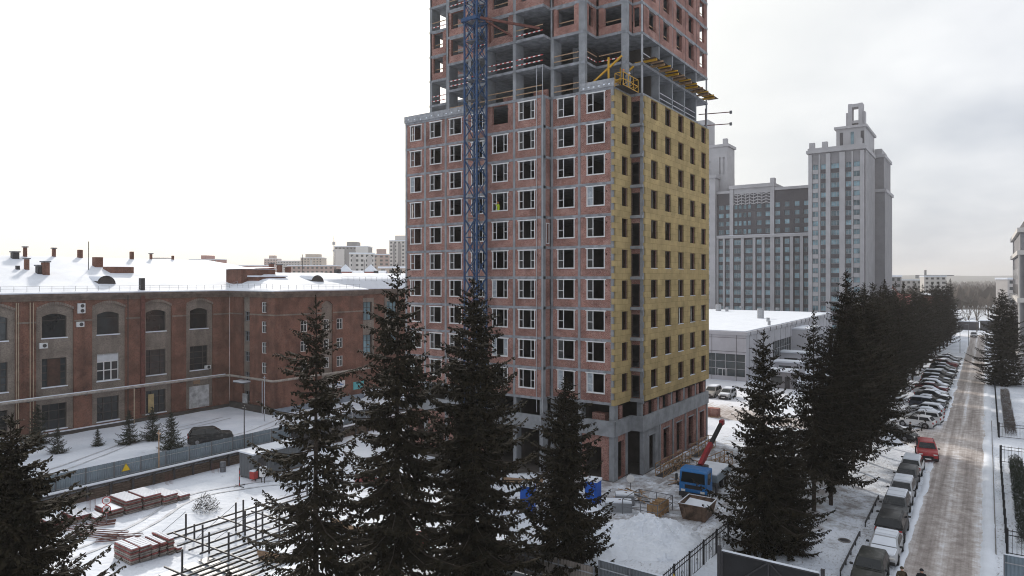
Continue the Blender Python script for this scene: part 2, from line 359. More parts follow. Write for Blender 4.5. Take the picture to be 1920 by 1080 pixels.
n5 = nn(t, 'ShaderNodeTexNoise'); n5.inputs['Scale'].default_value = 2.2; n5.inputs['Detail'].default_value = 6; t.links.new(p, n5.inputs['Vector']); bump(t, b, n5.outputs['Fac'], .8, .16)
struct(mb.build('ground', 'snow_ground', smooth=True))

# road of packed brown snow with wheel tracks
m, t, b = _base('road_snow')
p = pos(t)
sx = nn(t, 'ShaderNodeSeparateXYZ'); t.links.new(p, sx.inputs[0])
mp_ = nn(t, 'ShaderNodeMapping'); mp_.inputs['Scale'].default_value = (2.2, .05, 1); t.links.new(p, mp_.inputs['Vector'])
n1 = nn(t, 'ShaderNodeTexNoise'); n1.inputs['Scale'].default_value = 1.0; n1.inputs['Detail'].default_value = 7; n1.inputs['Roughness'].default_value = .6; t.links.new(mp_.outputs[0], n1.inputs['Vector'])
n2 = nn(t, 'ShaderNodeTexNoise'); n2.inputs['Scale'].default_value = 1.1; n2.inputs['Detail'].default_value = 10; n2.inputs['Roughness'].default_value = .74; t.links.new(p, n2.inputs['Vector'])
av = nn(t, 'ShaderNodeMix', data_type='FLOAT'); av.inputs['Factor'].default_value = .55; t.links.new(n1.outputs['Fac'], av.inputs['A']); t.links.new(n2.outputs['Fac'], av.inputs['B'])
# two wheel lanes near x = -3.6 and x = -1.5 are the most worn
ln = nn(t, 'ShaderNodeMath', operation='ADD'); t.links.new(sx.outputs[0], ln.inputs[0]); ln.inputs[1].default_value = 2.55
la = nn(t, 'ShaderNodeMath', operation='ABSOLUTE'); t.links.new(ln.outputs[0], la.inputs[0])
lb = nn(t, 'ShaderNodeMath', operation='SUBTRACT'); t.links.new(la.outputs[0], lb.inputs[0]); lb.inputs[1].default_value = 1.05
lc = nn(t, 'ShaderNodeMath', operation='ABSOLUTE'); t.links.new(lb.outputs[0], lc.inputs[0])
ld = nn(t, 'ShaderNodeMapRange', interpolation_type='SMOOTHSTEP'); ld.inputs['From Min'].default_value = .2; ld.inputs['From Max'].default_value = 2.0; ld.inputs['To Min'].default_value = -.06; ld.inputs['To Max'].default_value = .24; t.links.new(lc.outputs[0], ld.inputs['Value'])
jy = nn(t, 'ShaderNodeMath', operation='ADD'); t.links.new(sx.outputs[1], jy.inputs[0]); jy.inputs[1].default_value = -95.5
ja = nn(t, 'ShaderNodeMath', operation='ABSOLUTE'); t.links.new(jy.outputs[0], ja.inputs[0])
jr = nn(t, 'ShaderNodeMapRange', interpolation_type='SMOOTHSTEP'); jr.inputs['From Min'].default_value = 2; jr.inputs['From Max'].default_value = 11; t.links.new(ja.outputs[0], jr.inputs['Value'])
jm = nn(t, 'ShaderNodeMath', operation='MULTIPLY'); t.links.new(ld.outputs[0], jm.inputs[0]); t.links.new(jr.outputs[0], jm.inputs[1])
sm_ = nn(t, 'ShaderNodeMath', operation='ADD'); t.links.new(av.outputs['Result'], sm_.inputs[0]); t.links.new(jm.outputs[0], sm_.inputs[1])
r1 = nn(t, 'ShaderNodeValToRGB'); e = r1.color_ramp.elements; e[0].position = .36; e[0].color = (.22, .19, .175, 1); e[1].position = .66; e[1].color = (.72, .74, .79, 1)
k = e.new(.48); k.color = (.38, .34, .32, 1); k = e.new(.56); k.color = (.54, .51, .50, 1)
t.links.new(sm_.outputs[0], r1.inputs[0])
# far end of the road is more worn
t.links.new(r1.outputs[0], b.inputs['Base Color']); b.inputs['Roughness'].default_value = .7; b.inputs['Specular IOR Level'].default_value = .25
n3 = nn(t, 'ShaderNodeTexNoise'); n3.inputs['Scale'].default_value = 3; n3.inputs['Detail'].default_value = 7; t.links.new(p, n3.inputs['Vector']); bump(t, b, n3.outputs['Fac'], .5, .08)
mb = MB()
def strip(mb, L, Rr, z=.004):
    n0 = len(mb.v)
    for a, c in zip(L, Rr): mb.v += [(a[0], a[1], z), (c[0], c[1], z)]
    for i in range(len(L) - 1): mb.f.append((n0 + 2 * i, n0 + 2 * i + 1, n0 + 2 * i + 3, n0 + 2 * i + 2)); mb.m.append(0)
ys = [20, 30, 40, 50, 60, 66, 70, 75, 80, 84, 88, 91, 94, 97, 100, 103, 106, 110, 115, 120, 130, 150, 180, 210, 240, 270]
xl = {80: -5.0, 84: -5.4, 88: -6.4, 91: -8.0, 94: -9.5, 97: -9.5, 100: -7.6, 103: -6.2, 106: -5.5}
def edge(y): return .22 * noise.noise((y * .13, 5, 0)) + .15 * noise.noise((y * .5, 9, 0))
strip(mb, [(xl.get(y, -4.9 if y < 110 else -4.7) + edge(y), y) for y in ys], [(.1 + .7 * edge(y + 40), y) for y in ys], .02)
struct(mb.build('road', 'road_snow'))
mb = MB()
xs_ = [-36, -33, -30, -27, -24, -21, -18, -15, -12, -9.5, -7.2, -5.0]
strip(mb, [(x, 92.2 + edge(x * 2) - (.9 if x > -8 else 0)) for x in xs_], [(x, 98.6 + edge(x * 2 + 9) + (.9 if x > -8 else 0)) for x in xs_], .012)
struct(mb.build('side_lane', 'road_snow'))
mb = MB(); strip(mb, [(-120, 268), (60, 268)], [(-120, 279), (60, 279)], .026); struct(mb.build('cross_street', 'road_snow'))
mb = MB(); strip(mb, [(-46, 94), (-46, 127)], [(-27, 94), (-27, 127)], .008)
struct(mb.build('hall_forecourt', 'road_snow'))
mat('stone', (.2, .195, .19), var=.25, scale=3)
kb = MB().box(.5, .57, 58, 112, -.05, .06).build('kerb', ['stone'], None); struct(kb)
# ploughed ridges of snow along the road edges
def ridge(name, xf, y0, y1, seed, w_=.5, h_=.26):
    mb = MB(); n = int((y1 - y0) / .5)
    prof_ = [(-1, -.03), (-.6, .55), (-.1, 1), (.45, .6), (1, -.03)]
    for i in range(n + 1):
        y = y0 + (y1 - y0) * i / n; k = max(.12, .75 + .9 * noise.noise((y * .35, seed, 0)) + .5 * noise.noise((y * 1.3, seed, 4)))
        if i in (0, n): k = .02
        for u, v in prof_: mb.v.append((xf(y) + u * w_ * (.7 + .4 * k) + .08 * noise.noise((y * 2, u * 3, seed)), y, v * h_ * k + (.05 * noise.noise((y * 2.4, u * 2, seed)) if v > 0 else 0)))
    for i in range(n):
        for j in range(4): mb.f.append((i * 5 + j, i * 5 + j + 1, i * 5 + j + 6, i * 5 + j + 5)); mb.m.append(0)
    return struct(mb.build(name, 'snow', smooth=True))
ridge('snow_bank', lambda y: .1 + .7 * edge(y + 40), 34, 264, 3, .45, .2)
ridge('snow_bank', lambda y: -4.75 + edge(y), 40, 88, 6, .3, .12)
ridge('snow_bank', lambda y: -4.6 + edge(y), 108, 262, 9, .3, .12)
# wheel tracks pressed into the snow
mat('snow_packed', (.50, .52, .56), var=.2, scale=1.5, rough=.8, bmp=.5, bscale=6)
def track(name, pts, gauge=1.5, w_=.32):
    P_ = [Vector((*p, 0)) for p in pts]; fine = []
    for a, c in zip(P_, P_[1:]):
        n = max(1, int((c - a).length / .45)); fine += [a.lerp(c, i / n) for i in range(n)]
    for _ in range(40): fine = [fine[0]] + [(fine[i - 1] + fine[i] * 2 + fine[i + 1]) / 4 for i in range(1, len(fine) - 1)] + [fine[-1]]
    for s_ in (-1, 1):
        mb = MB(); n0 = 0
        for i, p_ in enumerate(fine):
            d = (fine[min(i + 1, len(fine) - 1)] - fine[max(i - 1, 0)]).normalized(); nrm = Vector((-d.y, d.x, 0)); ww = w_ / 2 * (1 + .4 * noise.noise((i * .3, s_, 1)))
            for k in (-1, 1): q = p_ + nrm * (s_ * gauge / 2 + k * ww); mb.v.append((q.x, q.y, gz(q.x, q.y) + .035))
        for i in range(len(fine) - 1): mb.f.append((2 * i, 2 * i + 1, 2 * i + 3, 2 * i + 2)); mb.m.append(0)
        struct(mb.build(name, 'snow_packed', smooth=True))
track('tyre_track', [(-72.5, 20), (-73, 34), (-74.5, 42), (-75, 50), (-79, 58)])
track('tyre_track', [(-71.5, 18), (-77, 30), (-84, 42), (-86, 54)])
track('tyre_track', [(-20, 55), (-26, 50), (-36, 47), (-47, 46), (-58, 42), (-61, 34), (-56, 27), (-54, 18)])
track('tyre_track', [(-17.5, 49), (-18.6, 60), (-20.5, 75), (-22, 95)])
track('tyre_track', [(-22, 52), (-24.5, 58), (-23, 70), (-20, 92)])
# wooded hills on the horizon
mat('far_woods', (.045, .052, .055), var=.5, scale=.02, rough=1)
mb = MB(); N = 90
pr = []
for i in range(N):
    a = -.02 + 1.35 * i / (N - 1)     # bearing from +Y towards +X and back
    ang = R(-75 + 130 * i / (N - 1)); d = 3600 + 300 * noise.noise((i * .1, 0, 0))
    h = 22 + 20 * noise.noise((i * .07, 2, 0)) + 5 * noise.noise((i * .5, 7, 0)) + 12
    pr.append((math.sin(ang), math.cos(ang), d, max(6, h)))
for sx_, cy_, d, h in pr: mb.v += [(sx_ * (d - 900), cy_ * (d - 900), -1), (sx_ * (d - 450), cy_ * (d - 450), h * .55), (sx_ * d, cy_ * d, h), (sx_ * (d + 900), cy_ * (d + 900), -2)]
for i in range(N - 1):
    for k in range(3): mb.f.append((4 * i + k, 4 * i + 4 + k, 4 * i + 5 + k, 4 * i + 1 + k)); mb.m.append(0)
struct(mb.build('hills', 'far_woods', smooth=True))
# ================================================================ the high-rise under construction
hr = thing('high_rise', 'unfinished red brick high-rise with bare concrete floors above and a yellow insulated side', 'building', (-40, 66, 0))
LOW = [(-55.9, 80.1), (-55.9, 57.6), (-43.2, 57.6), (-43.2, 56.3), (-35.84, 56.3), (-35.84, 57.6), (-28.84, 57.6), (-28.84, 61.3), (-27.53, 61.3), (-27.53, 80.1)]
UP = [(-55.9, 80.1), (-55.9, 61.8), (-49.9, 61.8), (-49.9, 58.0), (-43.2, 58.0), (-43.2, 56.3), (-35.84, 56.3), (-35.84, 57.6), (-31.9, 57.6), (-31.9, 60.0), (-28.6, 60.0), (-28.6, 61.3), (-27.53, 61.3), (-27.53, 80.1)]
Z1, ST, NL, NU = 7.5, 3.0, 10, 7
ZT = Z1 + ST * NL
lowm = MB().prism(LOW, -.26, 0).mesh('slab', 'slab_edge'); upm = MB().prism(UP, -.26, 0).mesh('slab', 'slab_edge')
for k in range(NL + 1): ob('slab', lowm, hr, (0, 0, Z1 + ST * k), keep=True)
for k in range(1, NU + 1): ob('slab', upm, hr, (0, 0, ZT + ST * k), keep=True)
# ---- windows ------------------------------------------------------------
def win_mesh(w, h, side=1):
    f = MB(); e = .085; y0, y1 = -.035, .09
    f.box(-w / 2, w / 2, y0, y1, 0, e); f.box(-w / 2 - .12, w / 2 + .12, y0 - .01, y1, h - e, h + .03)
    f.box(-w / 2, -w / 2 + e, y0, y1, e, h - e); f.box(w / 2 - e, w / 2, y0, y1, e, h - e)
    f.box(-w / 2 - .05, w / 2 + .05, -.09, y0, -.035, .0)
    m_ = side * (-w / 2 + w * .34)
    f.box(m_ - .035, m_ + .035, .02, .08, e, h - e)
    a, c = (-w / 2 + e, m_) if side > 0 else (m_, w / 2 - e)
    f.box(a, c, .025, .075, h * .40, h * .40 + .06)
    g = MB().q([(a, .05, e), (c, .05, e), (c, .05, h - e), (a, .05, h - e)])
    return f.mesh('window', 'white_frame'), g.mesh('pane', 'pane')
def win2_mesh(w, h):
    f = MB(); e = .085; y0, y1 = -.035, .09
    f.box(-w / 2, w / 2, y0, y1, 0, e); f.box(-w / 2 - .12, w / 2 + .12, y0 - .01, y1, h - e, h + .03)
    f.box(-w / 2, -w / 2 + e, y0, y1, e, h - e); f.box(w / 2 - e, w / 2, y0, y1, e, h - e)
    f.box(-w / 2 - .05, w / 2 + .05, -.09, y0, -.035, .0)
    gs = []
    for m_ in (-w * .24, w * .24):
        f.box(m_ - .03, m_ + .03, .02, .08, e, h - e)
        a, c = (-w / 2 + e, m_) if m_ < 0 else (m_, w / 2 - e)
        f.box(a, c, .025, .075, h * .42, h * .42 + .05); gs.append(MB().q([(a, .05, e), (c, .05, e), (c, .05, h - e), (a, .05, h - e)]).mesh('pane', 'pane'))
    return f.mesh('window', 'white_frame'), *gs
mat('pane_film', (.30, .33, .36), rough=.3, var=.25, scale=3)
WM = {'L': win_mesh(1.75, 1.85), 'M': win2_mesh(2.0, 1.9), 'R': win_mesh(1.95, 1.95), 'K': win_mesh(1.7, 1.85, -1)}
def put_win(kind, x, y, z, rz=0, pane=True, parent=hr):
    f, *gs = WM[kind]
    o = ob('window', f, parent, (x, y, z), rz, keep=True)
    if pane:
        for g in gs:
            po = ob('pane', g, o, (0, 0, 0))
            if rnd.random() < .16: po.material_slots[0].link = 'OBJECT'; po.material_slots[0].material = M['pane_film']
            elif rnd.random() < .2: po.location = (.0, .12, 0); po.rotation_euler.z = rnd.uniform(-.25, -.1)
    return o
# ---- front bays of the ten finished storeys -----------------------------
IN = .05
FB = [ # u0, u1, plane, window centre, width, height, kind
    (-55.9, -52.8, 57.6, -54.25, 1.75, 1.85, 'L'), (-52.8, -49.7, 57.6, -51.2, 1.75, 1.85, 'L'), (-49.7, -46.6, 57.6, -48.25, 1.75, 1.85, 'L'), (-46.6, -43.2, 57.6, -45.0, 2.0, 1.9, 'M'),
    (-43.2, -39.4, 56.3, -41.2, 2.0, 1.9, 'M'), (-39.4, -35.84, 56.3, -37.85, 2.0, 1.9, 'M'),
    (-35.84, -32.55, 57.6, -34.05, 1.95, 1.95, 'R'), (-32.55, -28.84, 57.6, -30.75, 1.95, 1.95, 'R')]
for u0, u1, p, c, ww, hh, kd in FB:
    hole = (c - ww / 2, c + ww / 2, .78, .78 + hh)
    holes = [hole, (u1 - .85, u1 - .7, 2.05, 2.2)] if ww < 2.01 else [hole]
    pm = MB().wall('x', p + IN, .3, u0 + .05, u1 - .05, 0, ST - .26, holes).mesh('brick_panel', 'brick_new')
    for k in range(NL):
        z = Z1 + k * ST
        ob('brick_panel', pm, hr, (0, 0, z), keep=True)
        if not (k == NL - 1 and abs(c + 41.2) < .1): put_win(kd, c, p + IN, z + .78, pane=rnd.random() < .8)
# slim concrete columns between the bays
for x, p in ((-55.9 + .14, 57.6), (-52.8, 57.6), (-49.7, 57.6), (-46.6, 57.6), (-43.06, 56.3), (-39.4, 56.3), (-35.98, 56.3), (-32.55, 57.6), (-28.99, 57.6), (-35.68, 57.6)):
    MB().box(x - .14, x + .14, p + .015, p + .4, Z1, ZT - .27).build('column', 'concrete', hr)
# the short brick return beside the projecting bay, and one tall narrow window in it
rp = MB().wall('y', -35.84 - IN, -.3, 56.72, 57.55, 0, ST - .26, []).mesh('brick_panel', 'brick_new')
rq = MB().wall('y', -35.84 - IN, -.3, 56.72, 57.55, 0, ST - .26, [(56.9, 57.4, .3, 2.3)]).mesh('brick_panel', 'brick_new')
for k in range(NL): ob('brick_panel', rq if k == 5 else rp, hr, (0, 0, Z1 + k * ST), keep=True)
MB().wall('x', -.02, .05, -.3, .3, 0, 2.1, [(-.22, .22, .08, 2.02)]).build('window', 'white_frame', hr, loc=(-35.88, 57.15, Z1 + 15.25), rz=R(90), keep=True)
# two standpipes running up the corner of the bay
for x in (-36.6, -35.9): MB().tube([(x, 56.24, 6), (x, 56.24, ZT + 3.0)], .035, 6).build('riser_pipe', 'steel_light', hr)
# ---- insulated side: boards on face A and face B ------------------------
XA, XB, YJ, YE = -28.84, -27.53, 61.3, 80.1
IT = .16
wa = MB().wall('y', XA + IT, -IT + .01, 57.78, 61.2, -.26, ST - .26, [(59.1, 60.45, .8, 2.6)]).mesh('insulation_panel', 'mineral_wool')
wab = MB().wall('y', XA - .02, -.3, 57.75, 61.2, 0, ST - .26, [(59.1, 60.45, .8, 2.6)]).mesh('brick_panel', 'brick_new')
BY = [63.8 + 3.62 * i for i in range(5)]
BE = [61.62] + [65.6 + 3.62 * i for i in range(4)] + [YE]
wbs = []; wbb = []
for i, c in enumerate(BY):
    hole = [(c - .82, c + .82, .8, 2.66)]
    wbs.append(MB().wall('y', XB + IT, -IT + .01, BE[i], BE[i + 1] - .012, -.26, ST - .26, hole).mesh('insulation_panel', 'mineral_wool'))
    wbb.append(MB().wall('y', XB - .02, -.3, BE[i], BE[i + 1], 0, ST - .26, hole).mesh('brick_panel', 'brick_new'))
slim = MB()
for a in (-.79, .79): slim.box(-.06, .0, a - .03, a + .03, 0, 1.83)
slim.box(-.06, 0, -.03, .03, 0, 1.83); slim.box(-.06, 0, -.82, .82, 1.77, 1.83); slim.box(-.06, 0, -.82, .82, 0, .05)
slimm = slim.mesh('window', 'dark_frame'); slimp = MB().q([(-.03, -.8, .05), (-.03, .8, .05), (-.03, .8, 1.78), (-.03, -.8, 1.78)]).mesh('pane', 'pane_shade_tint')  # dark tint of these panes deepens the room shade behind them
cap = MB().box(0, .2, -.8, .8, 0, .045).mesh('sill_snow', 'snow')
tooth = MB().box(XA - .17, XA + IT - .01, 57.52, 57.79, 0, .55).mesh('insulation_block', 'mineral_wool')
tooth2 = MB().box(XB + .0, XB + IT - .005, 61.40, 61.62, 0, .55).mesh('insulation_block', 'mineral_wool')
for k in range(NL):
    z = Z1 + k * ST
    ob('insulation_panel', wa, hr, (0, 0, z), keep=True); ob('brick_panel', wab, hr, (0, 0, z), keep=True)
    for i in range(5):
        ob('insulation_panel', wbs[i], hr, (0, 0, z), keep=True); ob('brick_panel', wbb[i], hr, (0, 0, z), keep=True)
        wo = ob('window', slimm, hr, (XB - .09, BY[i], z + .8), keep=True); ob('pane', slimp, wo, (0, 0, 0))
        if k < 5: ob('sill_snow', cap, hr, (XB - .03, BY[i], z + .8), keep=True)
    wo = ob('window', slimm, hr, (XA - .09, 59.78, z + .8), keep=True); ob('pane', slimp, wo, (0, 0, 0)); wo.scale.y = .83
    for j in range(5):
        if (j + k) % 2 == 0: ob('insulation_block', tooth, hr, (0, 0, z + j * .6 - .26), keep=True)
        else: ob('insulation_block', tooth2, hr, (0, 0, z + j * .6 - .26), keep=True)
MB().box(XB - .28, XB + .02, 61.32, 61.62, Z1 - .5, ZT - .27).build('column', 'concrete', hr)
# jog wall with tall door openings, a slab lip at every floor
jw = MB().wall('x', YJ + .06, .25, XA - .2, XB - .28, 0, ST - .26, [(XA + .12, XB - .34, .05, 2.25)]).mesh('brick_panel', 'brick_new')
jd = MB().wall('x', YJ + .02, .06, XA + .13, XB - .35, .05, 2.24, [(XA + .21, XB - .43, .12, 1.0), (XA + .21, XB - .43, 1.06, 2.16)]).mesh('door_frame', 'dark_frame')
lip = MB().box(XA + .17, XB + .12, YJ - .42, YJ - .01, -.30, -.02).mesh('balcony_lip', 'concrete')
for k in range(NL):
    z = Z1 + k * ST
    ob('brick_panel', jw, hr, (0, 0, z), keep=True); ob('door_frame', jd, hr, (0, 0, z), keep=True); ob('balcony_lip', lip, hr, (0, 0, z), keep=True)
# parapets with fixing plates on the two lower roofs
mat('roof_felt', (.30, .31, .33), var=.25, scale=2.5)
MB().box(-56.0, -46.7, 57.52, 57.75, ZT, ZT + .75).build('parapet', 'roof_felt', hr)
MB().box(-32.4, -28.76, 57.52, 57.75, ZT, ZT + .75).build('parapet', 'roof_felt', hr)
MB().box(-28.98, -28.76, 57.76, 60.2, ZT, ZT + .35).build('parapet', 'roof_felt', hr)
pl = MB().box(-.09, .09, 0, .03, 0, .12).mesh('fixing_plate', 'snow')
for i in range(9): ob('fixing_plate', pl, hr, (-55.3 + i * .95 + rnd.uniform(-.2, .2), 57.49, ZT + .1 + rnd.uniform(0, .2)), keep=True)
for i in range(6): ob('fixing_plate', pl, hr, (-32.0 + i * .55, 57.49, ZT + .12 + rnd.uniform(0, .1)), keep=True)
MB().box(-55.8, -43.3, 57.76, 61.7, ZT, ZT + .06).build('roof_snow', 'snow', hr)
# ---- rear and left side, core ------------------------------------------
bh = [(x, x + 1.7, .8, 2.6) for x in (-50.5, -38)]  # rear openings kept few so sunlight does not leak into the rooms
bw_ = MB().wall('x', 80.05, -.3, -55.8, -31.2, 0, ST - .26, bh).mesh('brick_panel', 'brick_new')
lw = MB().wall('y', -55.85, .3, 57.7, 80, 0, ST - .26, [(57.95, 58.75, .6, 2.7), (68, 69.7, .8, 2.6), (76, 77.7, .8, 2.6)]).mesh('brick_panel', 'brick_new')
lw2 = MB().wall('y', -55.85, .3, 61.9, 80, 0, ST - .26, [(62.1, 64.6, .4, 2.7), (68, 69.7, .8, 2.6), (72, 73.7, .8, 2.6), (76, 77.7, .8, 2.6)]).mesh('brick_panel', 'brick_new')
for k in range(NL + NU):
    z = Z1 + k * ST
    ob('brick_panel', bw_, hr, (0, 0, z), keep=True)
    if k < NL: ob('brick_panel', lw, hr, (0, 0, z), keep=True)
    elif k in (NL + 2, NL + 3, NL + 5, NL + 6): ob('brick_panel', lw2, hr, (0, 0, z), keep=True)
# balcony flank panel that stands clear of the left corner
fp = MB().box(-57.1, -56.55, 59.6, 59.85, -.1, ST - .4).mesh('balcony_flank', 'brick_new')
fs = MB().box(-57.1, -55.9, 59.0, 61.4, -.26, -.02).mesh('balcony_slab', 'slab_edge')
for k in range(NL):
    ob('balcony_slab', fs, hr, (0, 0, Z1 + k * ST), keep=True)
    if k in (8, 7, 5, 4, 2, 1): ob('balcony_flank', fp, hr, (0, 0, Z1 + k * ST), keep=True)
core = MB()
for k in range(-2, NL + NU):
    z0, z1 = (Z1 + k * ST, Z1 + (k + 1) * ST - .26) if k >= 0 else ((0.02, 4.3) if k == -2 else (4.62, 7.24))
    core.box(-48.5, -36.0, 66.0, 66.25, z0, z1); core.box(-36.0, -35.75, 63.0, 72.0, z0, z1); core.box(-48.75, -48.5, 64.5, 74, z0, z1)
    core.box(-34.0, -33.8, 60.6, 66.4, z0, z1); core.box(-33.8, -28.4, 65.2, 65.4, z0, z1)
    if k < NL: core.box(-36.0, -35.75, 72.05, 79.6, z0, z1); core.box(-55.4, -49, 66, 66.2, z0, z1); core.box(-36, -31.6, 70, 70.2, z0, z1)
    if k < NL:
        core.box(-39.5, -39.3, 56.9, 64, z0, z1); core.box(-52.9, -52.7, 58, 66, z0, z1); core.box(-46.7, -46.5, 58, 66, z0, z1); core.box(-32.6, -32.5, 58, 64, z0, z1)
core.build('core_and_blocking_wall', 'concrete_dark', hr)  # includes partitions added to keep daylight out and the rooms dark
cwm = MB().box(-33.4, -27.62, -.12, .12, 0, ST - .26).mesh('cross_wall', 'concrete')
for k in range(NU):
    for y in (65.6, 69.2, 72.8, 76.4): ob('cross_wall', cwm, hr, (0, y, ZT + k * ST), keep=True)
# ---- upper floors -------------------------------------------------------
pier = MB().box(-.18, .18, 0, 1.5, 0, ST - .26).mesh('column', 'concrete')
wpier = MB().box(-.36, .34, 0, .45, 0, ST - .26).mesh('column', 'concrete')
tpole = MB().box(-.08, .08, -.08, .08, 0, ST - .26).mesh('column', 'concrete')
UB = [ (-55.9, -53.1, 61.8, -54.55, 1.5), (-53.1, -49.9, 61.8, -51.5, 1.8), (-49.9, -46.6, 58.0, -48.3, 1.9), (-46.6, -43.2, 58.0, -44.9, 1.9),
       (-43.2, -39.4, 56.3, -41.2, 2.0), (-39.4, -35.84, 56.3, -37.6, 2.0), (-35.84, -32.3, 57.6, -34.1, 1.9), (-31.9, -28.6, 60.0, -30.1, 1.9)]
def striped(L, n, z, mats=('paint_red', 'paint_white')):
    m_ = MB()
    for i in range(n): m_.box(L * i / n, L * (i + 1) / n, -.02, .02, z - .05, z + .05, i % 2)
    return m_
def rails(p, q, z, kind):
    p, q = Vector((*p, 0)), Vector((*q, 0)); d = q - p; L = d.length; a = math.atan2(d.y, d.x)
    for hgt, kk in ((.45, kind[0]), (1.0, kind[1])):
        if kk == 'w': me = MB().box(0, L, -.02, .02, hgt - .05, hgt + .05).mesh('guard_rail', 'wood_raw')
        elif kk == 's': me = MB().box(0, L, -.02, .02, hgt - .05, hgt + .05).mesh('guard_rail', 'steel_light')
        else: me = striped(L, max(4, int(L / .28)), hgt).mesh('guard_rail', ['paint_red', 'paint_white'])
        ob('guard_rail', me, hr, (p.x, p.y, z), a, keep=True)
for k in range(NU):
    z = ZT + k * ST
    for x, p in ((-55.7, 61.85), (-53.1, 61.85), (-49.7, 58.05), (-46.6, 58.05), (-43.0, 56.35), (-39.4, 56.35), (-35.66, 57.65)): ob('column', pier, hr, (x, p, z), keep=True)
    ob('column', wpier, hr, (-32.25, 57.63, z), keep=True)
    MB().box(-29.2, -28.63, 60.03, 60.6, z, z + ST - .26).build('column', 'concrete', hr)
    MB().box(-27.72, -27.56, 61.33, 61.49, z, z + ST - .26).build('column', 'steel_light', hr)
    MB().box(-27.72, -27.56, 79.9, 80.05, z, z + ST - .26).build('column', 'steel_light', hr)
    for i, (u0, u1, p, c, ww) in enumerate(UB):
        bricked = k >= 2 and not (i == 5 and k == 2) and not (i in (0,) and k in (4,)) and not (i == 2 and k == 4)
        if bricked:
            MB().wall('x', p + IN, .3, u0 + .2, u1 - .12, 0, ST - .26, [(c - ww / 2, c + ww / 2, .8, 2.62)]).build('brick_panel', 'brick_new', hr, loc=(0, 0, z), keep=True)
            MB().box(c - ww / 2 - .15, c + ww / 2 + .15, p + .02, p + IN + .01, 2.62, 2.74).build('lintel', 'concrete', hr, loc=(0, 0, z), keep=True)
            rails((c - ww / 2, p + .45), (c + ww / 2, p + .45), z + .35, 'w' + ('r' if rnd.random() < .5 else 'w'))
        else:
            kd = {1: 'rr', 0: 'ww'}.get(k, 'rw') if i != 6 else 'ww'
            if i == 7: kd = 'rw'
            rails((u0 + .2, p + .12), (u1 - .15, p + .12), z, kd)
            if k == 0 and i in (4, 5): MB().box(u0 + 1.6, u1 - .3, p + 1.2, p + 1.5, 0, .85).build('brick_stack', 'brick_new', hr, loc=(0, 0, z), keep=True)
    if k >= 2:     # brick on the return faces and the right side
        if k > 2: MB().wall('y', -35.84 - IN, -.3, 56.4, 57.55, 0, ST - .26, [(56.6, 57.35, .6, 2.5)]).build('brick_panel', 'brick_new', hr, loc=(0, 0, z), keep=True)
        MB().wall('y', -31.9 - IN, -.3, 58.1, 60.05, 0, ST - .26, [(58.5, 59.4, .7, 2.6)]).build('brick_panel', 'brick_new', hr, loc=(0, 0, z), keep=True)
        MB().wall('y', -28.6 - IN, -.3, 60.7, 61.25, 0, ST - .26, []).build('brick_panel', 'brick_new', hr, loc=(0, 0, z), keep=True)
        MB().wall('x', 61.3 + IN, .25, -28.6, -27.75, 0, ST - .26, [(-28.5, -27.9, .6, 2.5)]).build('brick_panel', 'brick_new', hr, loc=(0, 0, z), keep=True)
        for i, c in enumerate(BY):
            MB().wall('y', XB - IN, -.3, BE[i] + .1, BE[i + 1] - .08, 0, ST - .26, [(c - .8, c + .8, .8, 2.62)]).build('brick_panel', 'brick_new', hr, loc=(0, 0, z), keep=True)
            MB().box(XB - .06, XB - .02, c - .95, c + .95, 2.62, 2.74).build('lintel', 'concrete', hr, loc=(0, 0, z), keep=True)
            if i in (0, 1, 2, 4): rails((XB - .4, c - .8), (XB - .4, c + .8), z + .4, 'ww')
    else:
        rails((XB - .15, 61.7), (XB - .15, 65.4), z, 's' * 2) if k == 1 else None
        if k == 0:
            for i in range(1, 4): rails((XB - .15, BE[i] + .2), (XB - .15, BE[i + 1] - .2), z, 'ss')
        rails((-31.95, 57.9), (-31.95, 60.1), z, 'rw')
    if k in (0, 1): MB().box(-35.2, -34.6, 61.0, 62.4, z, z + ST - .26).build('column', 'concrete', hr)
# ---- the two commercial storeys below ----------------------------------
MB().prism(LOW, 4.32, 4.60).build('slab', 'concrete', hr)
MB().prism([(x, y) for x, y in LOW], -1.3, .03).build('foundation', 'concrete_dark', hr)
pb = MB()
pb.box(-28.9, -28.62, 57.7, 61.42, 4.3, 5.75); pb.box(-28.62, -27.4, 61.14, 61.42, 4.3, 5.75); pb.box(-27.68, -27.4, 61.42, 80.1, 4.3, 5.75)
pb.build('parapet', 'concrete', hr)
MB().box(-35.9, -28.7, 57.42, 57.69, 4.3, 5.75).build('parapet', 'concrete', hr)
MB().box(-43.3, -36.0, 56.12, 56.4, 4.3, 5.7).build('parapet', 'concrete', hr)
MB().box(-55.9, -43.35, 57.42, 57.69, 4.3, 5.7).build('parapet', 'concrete', hr)
for x, p, s_ in ((-29.1, 57.72, .5), (-32.55, 57.7, .4), (-35.7, 57.7, .4), (-36.2, 56.45, .4), (-39.4, 56.45, .4), (-43.0, 56.45, .4), (-46.6, 57.7, .4), (-49.7, 57.7, .4), (-52.8, 57.7, .4), (-55.7, 57.7, .4)):
    MB().box(x - s_ / 2, x + s_ / 2, p, p + .9, .03, 4.3).build('column', 'concrete', hr)
    MB().box(x - s_ / 2 + .02, x + s_ / 2 - .02, p + .02, p + .9, 4.62, 7.22).build('column', 'concrete', hr)
for y in [61.6] + [65.6 + 3.62 * i for i in range(4)] + [79.9]:
    MB().box(-28.2, -27.72, y - .18, y + .18, 4.62, 7.22).build('column', 'concrete', hr)
    MB().box(-27.9, -27.5, y - .16, y + .16, .04, 4.28).build('column', 'concrete', hr)
